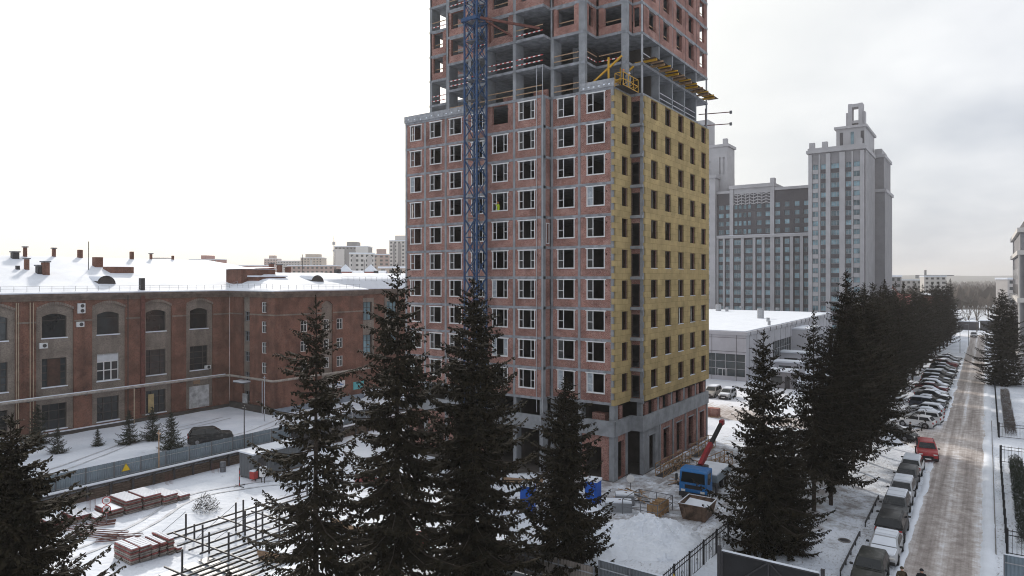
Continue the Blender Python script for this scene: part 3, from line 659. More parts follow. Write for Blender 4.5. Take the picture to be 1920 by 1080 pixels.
for i, c in enumerate(BY):
    y0, y1 = BE[i] + .17, BE[i + 1] - .17
    hl = [(c - .75, c + .75, .35 if i else .05, 3.55)]
    MB().wall('y', XB - .06, -.3, y0, y1, .04, 4.28, hl).build('brick_panel', 'brick_new' if i else 'concrete', hr)
    MB().box(XB - .07, XB - .02, c - .95, c + .95, 3.56, 3.68).build('lintel', 'concrete', hr)
    for dy in (-1.45, .75): MB().box(XB - .5, XB - .18, c + dy, c + dy + .75, 5.7, 6.95).build('brick_stub', 'brick_new', hr)
MB().wall('y', XA - .05, -.3, 58.3, 60.3, .04, 4.28, [(58.6, 60.0, .05, 3.6)]).build('brick_panel', 'brick_new', hr)
MB().box(XA - .5, XA - .1, 60.3, 61.0, .04, 4.28).build('column', 'concrete', hr)
MB().box(XA - .4, XA - .1, 59.1, 59.75, 5.6, 7.0).build('brick_stub', 'brick_new', hr)
MB().wall('x', 57.78, .3, -32.3, -29.4, .04, 4.28, [(-32.0, -30.2, .05, 3.1)]).build('brick_panel', 'brick_new', hr)
MB().wall('x', 58.2, .3, -35.5, -32.8, .04, 2.2, []).build('brick_panel', 'brick_new', hr)
MB().wall('x', 57.9, .3, -55.5, -43.2, .0, 4.28, [(-54.5, -53.2, 1, 3), (-51.5, -50.2, 1, 3), (-48.5, -47.2, 1, 3)]).build('brick_panel', 'brick_new', hr)
MB().box(-31.6, -30.2, 58.5, 59.3, 4.6, 6.2).build('brick_stack', 'brick_new', hr)
MB().wall('x', 80.05, -.3, -55.8, -27.8, .04, 7.2, []).build('brick_panel', 'brick_new', hr)
MB().wall('y', -55.85, .3, 57.7, 79.7, .04, 7.2, []).build('brick_panel', 'brick_new', hr)

# ================================================================ tower crane mast
cr_ = thing('tower_crane', 'blue lattice tower crane mast tied to the brick facade', 'crane', (-42.8, 54.3, -1))
A = 1.6; x0, x1, y0, y1 = -A / 2, A / 2, -A / 2, A / 2; SEC = 6.0
for x in (x0, x1):
    for y in (y0, y1): MB().box(x - .075, x + .075, y - .075, y + .075, .5, .5 + 12 * SEC).build('mast_chord', 'paint_blue', cr_, loc=(0, 0, 0))
cor = [(x0, y0), (x1, y0), (x1, y1), (x0, y1)]
for a in range(4):
    p, q = cor[a], cor[(a + 1) % 4]
    d1 = MB().beam((*p, .1), (*q, 1.9), .07).mesh('lattice_brace', 'paint_blue'); d2 = MB().beam((*q, .1), (*p, 1.9), .07).mesh('lattice_brace', 'paint_blue')
    d3 = MB().beam((*p, 2.0), (*q, 2.0), .06).mesh('lattice_rung', 'paint_blue')
    for i in range(36):
        ob('lattice_brace', d1, cr_, (0, 0, .5 + 2 * i)); ob('lattice_brace', d2, cr_, (0, 0, .5 + 2 * i))
        if i % 2: ob('lattice_rung', d3, cr_, (0, 0, .5 + 2 * i))
ldm = MB()
for i in range(20): ldm.beam((-.25, .35, i * .3), (.25, .35, i * .3), .03)
ldm.beam((-.25, .35, 0), (-.25, .35, SEC - .01), .04); ldm.beam((.25, .35, 0), (.25, .35, SEC - .01), .04)
for px_ in (2.0, 4.0): ldm.box(-.7, .7, -.6, .25, px_ - .04, px_)
ldmm = ldm.mesh('ladder', 'steel_grey')
for i in range(12):
    ob('ladder', ldmm, cr_, (0, 0, .5 + i * SEC))
MB().box(-2.2, 2.2, -2.2, 2.2, 0, .5).build('base_block', 'concrete', cr_, loc=(0, 0, 0))
ZC = 46.6
cl = MB()
for a in range(4):
    p, q = Vector((*cor[a], ZC)) * 1, Vector((*cor[(a + 1) % 4], ZC)) * 1
    p.x *= 1.25; p.y *= 1.25; q.x *= 1.25; q.y *= 1.25
    cl.beam(p, q, .22, .34)
cl.build('tie_collar', 'paint_blue', cr_, loc=(0, 0, 0))
def W(x, y, z): return (x + 42.8, y - 54.3, z + 1)
MB().beam((1.0, -.6, ZC), W(-36.4, 56.5, 44.2), .22).build('tie_strut', 'rust_red', cr_, loc=(0, 0, 0))
MB().beam((1.0, 1.0, ZC), W(-42.6, 56.6, 43.7), .2).build('tie_strut', 'rust_red', cr_, loc=(0, 0, 0))
MB().beam((1.0, .2, ZC), W(-39.6, 56.5, 44.0), .16).build('tie_strut', 'rust_red', cr_, loc=(0, 0, 0))
# ================================================================ the old brick factory
fc = thing('factory', 'long old red brick factory with grey arched window bays and snowy roof', 'building', (-98, 50, 0))
XW = -93.5
BAYS = [29.2 + 6.2 * k for k in range(-2, 5)]
hl = [(c - 2.05, c + 2.05, .55, 16.2) for c in BAYS]
MB().wall('y', XW, -.25, 13.7, 58.7, -.3, 17.0, hl).build('brick_wall', 'brick_old', fc)
UPW, MIDW, LOWW = (12.0, 15.0), (6.0, 9.5), (.75, 3.9)
gh = []
for i, c in enumerate(BAYS):
    gh += [(c - 1.35, c + 1.35, *UPW), (c - 1.35, c + 1.35, *MIDW)]
    if i != 6: gh.append((c - 1.35, c + 1.35, *LOWW))
MB().wall('y', XW - .26, -.35, 13.7, 58.6, -.2, 16.9, gh).build('bay_wall', 'brick_grey', fc)
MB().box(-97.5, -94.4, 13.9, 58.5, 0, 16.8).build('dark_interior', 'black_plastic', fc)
def arch(X, y0, y1, zs, zp, zt, t, name, m_):
    mb = MB(); n = 12; c = (y0 + y1) / 2
    pts = [(y0, zt), (y1, zt)] + [(y1 + (y0 - y1) * k / n, zs + (zp - zs) * math.sin(math.pi * k / n)) for k in range(n + 1)]
    f = [(X, y, z) for y, z in pts]; g = [(X + t, y, z) for y, z in pts]
    mb.q(f); mb.q(g)
    for k in range(2, len(pts) - 1): mb.q([f[k], f[k + 1], g[k + 1], g[k]])
    return mb.build(name, m_, fc)
snow_sill = MB().box(0, .28, -1.45, 1.45, 0, .13).mesh('sill_snow', 'snow')
ins = XW - .5
def grid_window(c, z0, z1, w, cols, rows, fm, gm='glass_dark', th=.06, X=ins, axis='y'):
    f = MB()
    f.box(-.05, .05, -w / 2, -w / 2 + .09, 0, z1 - z0); f.box(-.05, .05, w / 2 - .09, w / 2, 0, z1 - z0)
    f.box(-.05, .05, -w / 2 + .09, w / 2 - .09, 0, .08); f.box(-.05, .05, -w / 2 + .09, w / 2 - .09, z1 - z0 - .08, z1 - z0)
    for u in cols: f.box(-.045, .045, w * u - th / 2, w * u + th / 2, .08, z1 - z0 - .08)
    for v in rows: f.box(-.035, .035, -w / 2 + .09, w / 2 - .09, (z1 - z0) * v - th / 2, (z1 - z0) * v + th / 2)
    o = ob('window', f.mesh('window', fm), fc, (X, c, z0) if axis == 'y' else (c, X, z0), 0 if axis == 'y' else R(-90), keep=True)
    ob('pane', MB().q([(-.06, -w / 2, 0), (-.06, w / 2, 0), (-.06, w / 2, z1 - z0), (-.06, -w / 2, z1 - z0)]).mesh('pane', gm), o, (0, 0, 0))
    return o
mat('board_brown', (.06, .032, .024), var=.35, scale=2)
mat('board_white', (.55, .57, .60), var=.1)
mat('far_beige_board', (.42, .33, .17), var=.2)
mat('whitewash', (.42, .43, .44), var=.4, scale=1.2)
for i, c in enumerate(BAYS):
    arch(XW - .005, c - 2.05, c + 2.05, 15.45, 16.1, 16.22, -.22, 'arch_spandrel', 'brick_old')
    arch(XW - .262, c - 1.36, c + 1.36, 14.62, 14.98, 15.02, -.2, 'arch_spandrel', 'brick_grey')
    mbv = MB()                                     # brick voussoirs over the bay
    for k in range(15):
        a0 = k / 15; a1 = (k + .86) / 15
        P_ = lambda a, o_: (c + 2.05 - 4.1 * a, 15.45 + .65 * math.sin(math.pi * a) + o_)
        q0, q1, q2, q3 = P_(a0, 0), P_(a1, 0), P_(a1, .32), P_(a0, .32)
        mbv.q([(XW + .025, *q) for q in (q0, q1, q2, q3)]); mbv.q([(XW + .025, *q0), (XW + .025, *q1), (XW - .01, *q1), (XW - .01, *q0)]); mbv.q([(XW + .025, *q3), (XW + .025, *q2), (XW - .01, *q2), (XW - .01, *q3)])
    stuff(mbv.build('arch_trim', 'brick_grey', fc))
    grid_window(c, *UPW, 2.7, [], [.72], 'dark_frame')
    if i == 4: 
        grid_window(c, *MIDW, 2.7, [-.165, .165], [.38, .7], 'white_frame', th=.12)
        MB().box(ins + .04, ins + .07, c - 1.25, c + 1.25, MIDW[0] + 2.5, MIDW[1] - .1).build('blind_panel', 'board_white', fc)
    else:
        grid_window(c, *MIDW, 2.7, [-.25, .25], [.25, .5, .75], 'dark_frame', th=.1)
        if i in (1, 3): MB().box(ins + .04, ins + .07, c - .7, c + .7, MIDW[0] + .1, MIDW[1] - .1).build('board', 'board_brown', fc)
    if i != 6: grid_window(c, *LOWW, 2.7, [-.2, .2], [.36, .72], 'dark_frame', th=.1)
    else:
        MB().box(XW - .26, XW - .12, c - 1.5, c + 1.5, .4, 3.7).build('blocked_opening', 'whitewash', fc)
        MB().box(XW - .26, XW - .1, c - .9, c + .1, 4.0, 4.55).build('wall_box', 'wood_raw', fc)
    for z in (UPW[0], MIDW[0]) + ((LOWW[0],) if i not in (6,) else ()): ob('sill_snow', snow_sill, fc, (XW - .42, c, z - .1), keep=True)
MB().box(ins + .04, ins + .08, BAYS[5] - 1.0, BAYS[5] - .2, .9, 3.4).build('lit_item_board', 'far_beige_board', fc)  # board colour stands in for yellow light on an item in the window
for i in range(len(BAYS) - 1):                     # pale string course on the piers
    MB().box(XW, XW + .09, BAYS[i] + 2.1, BAYS[i + 1] - 2.1, 13.9, 14.1).build('string_course', 'brick_grey', fc)
MB().box(XW, XW + .09, BAYS[-1] + 2.1, 58.6, 13.9, 14.1).build('string_course', 'brick_grey', fc)
MB().box(XW, XW + .45, 13.7, 58.7, -.3, .42).build('plinth', 'concrete_dark', fc)
MB().box(XW + .02, XW + .47, 13.7, 44.5, .42, .5).build('plinth_snow', 'snow', fc)
# projecting stair block
YP, XP, YQ = 58.7, -82.3, 75.1
xs0, xs1 = onY(455, YP), onY(468, YP)
wx = onY(495, YP)
WZ = [(14.35, 15.9), (11.45, 13.1), (8.5, 10.1), (5.6, 7.2)]
SZ = [(13.0, 14.4), (10.0, 11.5), (7.0, 8.5), (3.95, 5.5), (1.1, 2.7)]
MB().wall('x', YP, .3, XW + .02, xs0, -.3, 17.0, []).build('brick_wall', 'brick_old', fc)
MB().wall('x', YP + .28, .3, xs0 - .05, xs1 + .05, -.3, 17.0, [(xs0 + .15, xs1 - .15, *z) for z in SZ]).build('stair_strip', 'brick_grey', fc)
MB().wall('x', YP, .3, xs1, XP, -.3, 17.0, [(wx - .55, wx + .55, *z) for z in WZ]).build('brick_wall', 'brick_old', fc)
for z0, z1 in SZ: grid_window((xs0 + xs1) / 2, z0, z1, xs1 - xs0 - .3, [0], [.6], 'grey_frame', X=YP + .45, axis='x')
for z0, z1 in WZ: grid_window(wx, z0, z1, 1.1, [.05], [.65], 'white_frame', X=YP + .12, axis='x')
sy = [onX(p, XP) for p in (570, 607, 637)]
SW = [(11.4, 13.05), (8.5, 10.05), (5.6, 7.25)]
cy0, cy1 = onX(603, XP), onX(624, XP)
hh = [(y - .6, y + .6, *z) for y in (sy[0], sy[2]) for z in SW]
MB().wall('y', XP, -.3, YP + .31, YQ, -.3, 17.0, hh + [(cy0, cy1, .5, 16.0)]).build('brick_wall', 'brick_old', fc)
MB().wall('y', XP - .2, -.25, cy0 - .05, cy1 + .05, -.3, 16.6, [((cy0 + cy1) / 2 - .5, (cy0 + cy1) / 2 + .5, *z) for z in SW] + [((cy0 + cy1) / 2 - .7, (cy0 + cy1) / 2 + .7, .1, 2.4)]).build('bay_wall', 'brick_grey', fc)
arch(XP - .005, cy0, cy1, 15.3, 15.9, 16.02, -.18, 'arch_spandrel', 'brick_old')
for y in (sy[0], sy[2], (cy0 + cy1) / 2):
    for z0, z1 in SW: grid_window(y, z0, z1, 1.2 if y != (cy0 + cy1) / 2 else 1.0, [.05], [.65], 'white_frame', X=XP - .12 - (.2 if y == (cy0 + cy1) / 2 else 0))
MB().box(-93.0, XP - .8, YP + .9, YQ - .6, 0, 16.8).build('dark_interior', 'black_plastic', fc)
for a in ((XW, xs0, YP - .09, YP), (xs1, XP, YP - .09, YP)): MB().box(a[0] + .1, a[1] + (.0 if a[1] != XP else .09), a[2], a[3], 13.95, 14.15).build('string_course', 'brick_grey', fc)
MB().box(XP, XP + .09, YP + .01, cy0, 13.95, 14.15).build('string_course', 'brick_grey', fc); MB().box(XP, XP + .09, cy1, YQ, 13.95, 14.15).build('string_course', 'brick_grey', fc)
mat('plinth_blue', (.22, .26, .31), var=.2)
MB().box(XP, XP + .3, YP - .3, YQ, -.3, .8).build('plinth', 'plinth_blue', fc); MB().box(XW + .5, XP, YP - .35, YP, -.3, .9).build('plinth', 'concrete_dark', fc)
# entrance canopy with snow
MB().box(XP, XP + 1.8, (cy0 + cy1) / 2 - 1.3, (cy0 + cy1) / 2 + 1.3, 2.75, 2.9).build('canopy', 'steel_grey', fc); MB().box(XP + .02, XP + 1.75, (cy0 + cy1) / 2 - 1.25, (cy0 + cy1) / 2 + 1.25, 2.9, 3.05).build('canopy_snow', 'snow', fc)
MB().box(-90.6, -88.2, YP - 1.3, YP, 4.0, 4.12).build('canopy', 'steel_grey', fc); MB().box(-90.6, -88.2, YP - 1.28, YP, 4.12, 4.3).build('canopy_snow', 'snow', fc)
MB().box(-90.1, -88.9, YP - .06, YP, .1, 2.3).build('door', 'whitewash', fc)
# farther wing
XF = -88.3
b2 = [onX(686, XF) + 6.2 * k for k in range(0, 6)]
MB().wall('y', XF, -.3, YQ, 120, -.3, 16.7, [(c - 1.3, c + 1.3, z0, z1) for c in b2 for z0, z1 in ((12, 15.2), (6, 9.5))]).build('brick_wall', 'brick_old', fc)
for c in b2:
    for z0, z1 in ((12, 15.2), (6, 9.5)): grid_window(c, z0, z1, 2.6, [-.17, .17], [.35, .7], 'dark_frame', gm='glass_teal', X=XF - .2)
    MB().wall('y', XF + .07, -.07, c - 1.8, c + 1.8, 5.6, 15.9, [(c - 1.3, c + 1.3, 12, 15.2), (c - 1.3, c + 1.3, 6, 9.5)]).build('stucco_surround', 'brick_grey', fc)
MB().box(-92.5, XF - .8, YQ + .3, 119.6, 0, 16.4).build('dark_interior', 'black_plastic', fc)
MB().wall('x', YQ - .0, -.3, XF - .2, XP - .31, -.3, 17.0, []).build('brick_wall', 'brick_old', fc)
MB().wall('x', 13.7, .3, -131, XW - .3, -.3, 17.0, []).build('brick_wall', 'brick_old', fc)
# cornice
mat('cornice_stone', (.15, .115, .095), var=.35, scale=1.2)
cn = MB()
for (x, y, o_, z0, z1) in ((0, 0, .16, 16.55, 16.8), (0, 0, .32, 16.8, 17.1), (0, 0, .55, 17.1, 17.42)):
    cn.prism([(XW - .6, 13.5), (XW + o_, 13.5), (XW + o_, YP - o_), (XP + o_, YP - o_), (XP + o_, YQ + o_), (XF + o_, YQ + o_), (XF + o_, 120.2), (XW - .6, 120.2)], z0, z1)
cn.build('cornice', 'cornice_stone', fc)
# snow roof
def rz(x, y):
    a = 0
    if y < 86: a = max(a, 4.9 * min(1, (XW + .6 - x) / 18.5, (x + 131) / 18.5, (86 - y) / 20))
    if y > YP - .6: a = max(a, 2.7 * min(1, (XP + .6 - x) / 13, (y - YP + .6) / 7, (YQ + .9 - y) / 7 if x > XF else 9))
    if y > YQ - 8: a = max(a, 2.4 * min(1, (XF + .6 - x) / 13, (120 - y) / 14))
    a = max(0, a)
    return 17.43 + a + .10 * noise.noise((x * .3, y * .3, 4)) * min(1, a) + .14
mb = MB(); rx = [-131 + .75 * i for i in range(66)] + [XF + .6, XP + .62]; rx = sorted(set([r for r in rx if r < XP + .6] + [XW + .62, XF + .62, XP + .62])); ry = sorted(set([13.4 + 1.0 * i for i in range(107)] + [YP - .62, YQ + .62]))
def inr(x, y): return (x < XW + .62) or (x < XP + .62 and YP - .62 < y < YQ + .62) or (x < XF + .62 and y > YQ)
idx = {}
def vid(x, y):
    if (x, y) not in idx: idx[(x, y)] = len(mb.v); mb.v.append((x, y, rz(x, y)))
    return idx[(x, y)]
for i in range(len(rx) - 1):
    for j in range(len(ry) - 1):
        if inr((rx[i] + rx[i + 1]) / 2, (ry[j] + ry[j + 1]) / 2):
            mb.f.append((vid(rx[i], ry[j]), vid(rx[i + 1], ry[j]), vid(rx[i + 1], ry[j + 1]), vid(rx[i], ry[j + 1]))); mb.m.append(0)
# skirt so the snow has a thick edge at the eaves
for i in range(len(rx) - 1):
    for j in range(len(ry) - 1):
        cx, cy = (rx[i] + rx[i + 1]) / 2, (ry[j] + ry[j + 1]) / 2
        if not inr(cx, cy): continue
        for (ax, ay, bx_, by, ox, oy) in ((rx[i + 1], ry[j], rx[i + 1], ry[j + 1], cx + .9, cy), (rx[i], ry[j], rx[i + 1], ry[j], cx, cy - 1.1)):
            if not inr(ox, oy): mb.q([(ax, ay, 17.425), (bx_, by, 17.425), (bx_, by, rz(bx_, by)), (ax, ay, rz(ax, ay))])
mb.build('roof_snow', 'snow', fc, smooth=True)
# guard rail along the eaves
gr = MB()
def rail_run(p, q):
    p, q = Vector(p), Vector(q); n = max(1, int((q - p).length / 1.3))
    for k in range(n + 1):
        a = p.lerp(q, k / n); z = rz(a.x, a.y); gr.beam((a.x, a.y, z - .1), (a.x, a.y, z + .62), .035)
    for hz in (.3, .6):
        for k in range(n):
            a, c = p.lerp(q, k / n), p.lerp(q, (k + 1) / n); gr.beam((a.x, a.y, rz(a.x, a.y) + hz), (c.x, c.y, rz(c.x, c.y) + hz), .025)
rail_run((XW, 14, 0), (XW, 60, 0)); rail_run((XP - .2, YP + 1, 0), (XP - .2, YQ - .5, 0)); rail_run((XF - .2, YQ + 1, 0), (XF - .2, 118, 0)); rail_run((-92, YP + .3, 0), (XP - 1, YP + .3, 0))
stuff(gr.build('roof_rail', 'steel_light', fc))
# brick penthouse
MB().wall('x', 60.5, .3, -97.3, -93.2, 17.3, 20.7, []).build('penthouse_wall', 'brick_old', fc)
ph = MB().box(-97.3, -93.2, 60.81, 66.5, 17.3, 20.72); ph.build('penthouse_wall', 'brick_old', fc)
MB().box(-93.2, -90.4, 61.6, 66.4, 17.3, 19.5).build('penthouse_wall', 'brick_old', fc)
MB().q([(-97.5, 60.3, 20.95), (-93.0, 60.3, 20.75), (-93.0, 66.7, 21.05), (-97.5, 66.7, 21.2)]).box(-97.5, -93.0, 60.3, 66.7, 20.73, 20.78).build('penthouse_roof', 'snow', fc)
MB().box(-93.15, -90.2, 61.4, 66.6, 19.52, 19.75).build('penthouse_roof', 'snow', fc)
# chimneys, vents and dormers on the roof
def on_roof(px, X): y = onX(px, X); return X, y, rz(X, y)
for px_, X, ww, hh, m_, capd in ((28, -110, 1.0, 1.0, 'steel_dark', 1), (47, -111, .5, 1.6, 'brick_old', 1), (101, -111.5, .5, 1.4, 'brick_old', 1), (150, -111.5, .7, 1.5, 'brick_old', 0), (183, -106, 1.3, 1.7, 'brick_old', 0), (247, -111, .6, 1.5, 'brick_old', 0),
        (283, -111.5, .4, 1.0, 'brick_old', 1), (324, -111.5, .4, .8, 'brick_old', 0), (75, -102, 1.0, 1.2, 'steel_dark', 1), (85, -101.5, .95, 2.0, 'brick_old', 1), (50, -104, .6, 1.7, 'brick_old', 1), (33, -104, .5, .6, 'steel_dark', 0),
        (509, -99, .8, 1.9, 'brick_old', 1), (524, -98, .8, 1.6, 'brick_old', 1), (540, -97, .9, 1.2, 'brick_old', 0), (633, -96, 1.1, .9, 'steel_dark', 0), (705, -96, .8, .7, 'steel_dark', 0), (266, XW - .2, .7, 2.0, 'steel_dark', 0)):
    x, y, z = on_roof(px_, X); ww *= .8; hh *= .78
    o = MB().box(-ww / 2, ww / 2, -ww / 2, ww / 2, -.6, hh).build('chimney', m_, fc, loc=(x, y, z), keep=True)
    if capd: MB().box(-ww / 2 - .12, ww / 2 + .12, -ww / 2 - .12, ww / 2 + .12, hh + .02, hh + .18).build('chimney_cap', 'snow' if capd == 2 else 'steel_grey', o, loc=(0, 0, 0))
for px_, X in ((195, -97.5), (590, -88.5)):
    x, y, z = on_roof(px_, X); n = 10
    arcp = [(1.1 * math.cos(math.pi * k / n), 1.0 * math.sin(math.pi * k / n)) for k in range(n + 1)]
    d_ = MB(); f = [(.9, a, h_ - .25) for a, h_ in arcp]; g = [(-2.6, a, h_ - .25) for a, h_ in arcp]
    d_.q(f)
    for k in range(n): d_.q([f[k], f[k + 1], g[k + 1], g[k]])
    d_.build('dormer', 'dark_frame', fc, loc=(x, y, z), keep=True)
    sn_ = MB()
    for k in range(2, n): sn_.q([(.7, arcp[k - 1][0] * 1.06, arcp[k - 1][1] * 1.08 - .22), (.7, arcp[k][0] * 1.06, arcp[k][1] * 1.08 - .22), (-2.7, arcp[k][0] * 1.1, arcp[k][1] * 1.1 - .1), (-2.7, arcp[k - 1][0] * 1.1, arcp[k - 1][1] * 1.1 - .1)])
    sn_.build('dormer_snow', 'snow', fc, loc=(x, y, z), keep=True)
x, y, z = on_roof(222, -103.5); MB().prism([(-1.2, -1.6), (1.2, -1.6), (1.2, 1.6), (-1.2, 1.6)], -.5, .6).build('roof_hatch', 'brick_old', fc, loc=(x, y, z), keep=True)
for px_, X, hgt in ((166, -104, 4.0), (567, -98, 3.2), (683, -97, 2.5)):
    x, y, z = on_roof(px_, X); MB().tube([(x, y, z - .3), (x, y, z + hgt)], .05, 5).build('antenna_mast', 'steel_dark', fc)
# downpipes
mat('pipe_beige', (.34, .27, .20), var=.2)
MB().box(XW + .05, XW + .4, onX(266, XW) - .25, onX(266, XW) + .25, 1, 17.0).build('downpipe', 'rust_red', fc)
for p_ in (62, 56, 34, 30): MB().tube([(XW + .12, onX(p_, XW), .2), (XW + .12, onX(p_, XW), 16.4)], .06, 6).build('downpipe', 'pipe_beige', fc)
MB().tube([(XW + .3, onX(238, XW), 0), (XW + .3, onX(238, XW), 17.2)], .07, 6).build('downpipe', 'dark_frame', fc)
# wall-mounted air conditioners
mat('ac_white', (.62, .63, .64), rough=.5, var=.06)
def aircon(px_, py_, h_, label):
    y = onX(px_, XW); a, b_ = ray(px_); d = XW / a; z = H - (py_ - HZ) * d / F
    o = thing('air_conditioner', label, 'air conditioner', (XW + .05, y, z - h_ / 2), 0, 'air conditioners on the factory wall')
    MB().box(0, .32, -.42, .42, 0, h_).build('casing', 'ac_white', o, loc=(0, 0, 0))
    for k in range(max(1, round(h_ / .6))):
        zc = (k + .5) * h_ / max(1, round(h_ / .6)); n = 14
        MB().q([(.325, .23 * math.cos(2 * math.pi * i / n) + .08, zc + .23 * math.sin(2 * math.pi * i / n)) for i in range(n)]).build('fan_grille', 'steel_dark', o, loc=(0, 0, 0))
aircon(151, 578, 1.25, 'tall double-fan white air conditioner high on the factory wall')
aircon(149, 608, .65, 'white air conditioner just below the double-fan unit on the factory pier')
aircon(80, 648, .65, 'white air conditioner below an arched window with a red fan disc')
aircon(388, 688, .5, 'small white air conditioner at the corner of a dark factory window')
# steam pipe on brackets along the factory
sp = thing('steam_pipe', 'pale lagged heating pipe running along the factory wall', 'pipe', (-92.7, 40, 0))
mat('lagging', (.33, .30, .27), var=.3, scale=2.5)
MB().tube([(-92.7, 14, 4.85), (-92.7, 57.6, 4.85), (-92.2, 58.0, 4.85), (-81.9, 58.0, 4.85), (-81.6, 58.6, 4.85), (-81.6, 76, 4.85)], .17, 8).build('pipe_run', 'lagging', sp)
for y in (20, 26, 32.3, 38.5, 44.7, 50.9, 56.5): MB().beam((-93.5, y, 4.6), (-92.5, y, 4.6), .08).build('bracket', 'steel_dark', sp)
for x, y in ((-92.7, 44.4), (-84.3, 58.0), (-81.6, 68)): MB().tube([(x, y, 0), (x, y, 4.7)], .08, 7).build('post', 'steel_light' if y > 50 else 'pipe_beige', sp)
MB().tube([(-92.7, 14, 5.05), (-92.7, 57.5, 5.05)], .08, 5).build('snow_cover', 'snow', sp)
# two signboards
def sign(y, z, w_, h_, mname, label):
    o = thing('signboard', label, 'sign', (XP + .02, y, z)); MB().box(0, .06, -w_ / 2, w_ / 2, 0, h_).build('board', mname, o, loc=(0, 0, 0)); return o
mat('sign_blue', (.03, .16, .42), var=.05); mat('sign_teal', (.12, .42, .45), var=.1)
o = sign(onX(637, XP), 2.3, 2.0, 1.05, 'paint_white', 'white signboard with a blue emblem beside the factory door')
MB().q([(.065, -.6 + .26 * math.cos(2 * math.pi * i / 16), .5 + .26 * math.sin(2 * math.pi * i / 16)) for i in range(16)]).build('emblem', 'sign_blue', o, loc=(0, 0, 0))
for z_, a, c in ((.62, -.2, .3), (.42, -.2, .75)): MB().box(.06, .066, a, c, z_, z_ + .12).build('lettering', 'sign_blue', o, loc=(0, 0, 0))
sign(onX(672, XP), 1.6, 2.2, 1.2, 'sign_teal', 'teal and white banner on the factory wall next to the white signboard')
# ================================================================ grey residential complex
mat('facade_pale', (.375, .37, .385), var=.08, scale=.3)
mat('facade_dark', (.085, .08, .088), var=.12, scale=.3)
mat('facade_mid', (.225, .22, .232), var=.1, scale=.3)
def winset(root, panes, me_cache={}):
    for (x, y, z, w_, h_, axis) in panes:
        key = (round(w_, 2), round(h_, 2), axis)
        if key not in me_cache:
            if axis == 'x':
                f = MB().box(-w_ / 2, w_ / 2, 0, .05, 0, .06).box(-w_ / 2, w_ / 2, 0, .05, h_ - .06, h_)
                n = max(1, round(w_ / .8))
                for k in range(n + 1): f.box(-w_ / 2 + (w_ - .07) * k / n, -w_ / 2 + (w_ - .07) * k / n + .07, 0, .05, .06, h_ - .06)
                g = MB().q([(-w_ / 2, .06, 0), (w_ / 2, .06, 0), (w_ / 2, .06, h_), (-w_ / 2, .06, h_)])
            else:
                f = MB().box(-.05, 0, -w_ / 2, w_ / 2, 0, .06).box(-.05, 0, -w_ / 2, w_ / 2, h_ - .06, h_)
                for k in (0, .5, 1): f.box(-.05, 0, -w_ / 2 + (w_ - .07) * k, -w_ / 2 + (w_ - .07) * k + .07, .06, h_ - .06)
                g = MB().q([(-.06, -w_ / 2, 0), (-.06, w_ / 2, 0), (-.06, w_ / 2, h_), (-.06, -w_ / 2, h_)])
            me_cache[key] = (f.mesh('window', 'facade_pale'), g.mesh('pane', 'glass_teal'))
        f, g = me_cache[key]
        o = ob('window', f, root, (x, y, z), keep=True); ob('pane', g, o, (0, 0, 0))
T1 = thing('apartment_tower', 'tall grey stepped apartment tower crowned by an open square lantern', 'building', (-40, 250, 0))
YT = 240.0
cx = lambda crop, Y=YT: onY(1300 + crop / 2.348, Y)
cols = [(537, 25), (572, 22), (624, 36), (683, 25), (719, 28)]
XL, XR_ = cx(507), cx(752)
zt = [56.0 - 3.1 * i for i in range(18)]
hol, pan = [], []
for c, w_ in cols:
    a, b_ = cx(c - w_ / 2), cx(c + w_ / 2)
    for z in zt: hol.append((a, b_, z - .85, z + .85)); pan.append(((a + b_) / 2, YT + .25, z - .85, b_ - a, 1.7, 'x'))
MB().wall('x', YT, .4, XL, XR_, 0, 60.6, hol).build('front_wall', 'facade_mid', T1)
for a, b_, mm, pr in ((507, 523, 'facade_pale', .35), (552, 559, 'facade_pale', .2), (584, 604, 'facade_pale', .5), (644, 668, 'facade_pale', .5), (697, 703, 'facade_pale', .3), (735, 752, 'facade_pale', .4)):
    MB().box(cx(a), cx(b_), YT - pr, YT, 0, 60.2).build('pilaster', mm, T1)
for c, w_ in (cols[1], cols[2], cols[3]):
    a, b_ = cx(c - w_ / 2), cx(c + w_ / 2)
    for z in zt[:-1]: MB().box(a, b_, YT - .05, YT - .005, z - 2.2, z - .9).build('spandrel', 'facade_dark', T1)
for c, w_ in (cols[0], cols[4]):
    a, b_ = cx(c - w_ / 2), cx(c + w_ / 2)
    for z in zt[:-1]: MB().box(a, b_, YT - .05, YT - .005, z - 2.2, z - .9).build('spandrel', 'facade_pale', T1)
winset(T1, pan)
MB().box(XL, XR_, YT + .45, 262, 0, 60.4).build('tower_body', 'facade_mid', T1)
MB().box(XL - .6, XR_ + .6, YT - .8, 262.4, 60.62, 61.6).build('cornice', 'facade_pale', T1)
MB().box(XL - .2, XR_ + .3, YT - .4, 262.2, 61.62, 62.3).build('roof_band', 'facade_pale', T1)
for k in range(9):     # fins on the narrow side
    y = 241.2 + k * 2.4; MB().box(XR_ + .02, XR_ + .45, y, y + .9, 0, 60.3).build('fin', 'facade_pale', T1)
winset(T1, [(XR_ + .0, 242.7 + 2.4 * k, z - .85, 1.2, 1.7, 'y') for k in range(8) for z in zt[::1]])
for x in (XL + 1, -43.5, XR_ - 1.5): MB().box(x - .8, x + .8, YT, YT + 1.6, 62.3, 64.2).build('turret', 'facade_pale', T1)
MB().box(onY(1568, 246), -32.4, 246, 268, 62.3, 68.8).build('crown_wall', 'facade_pale', T1)
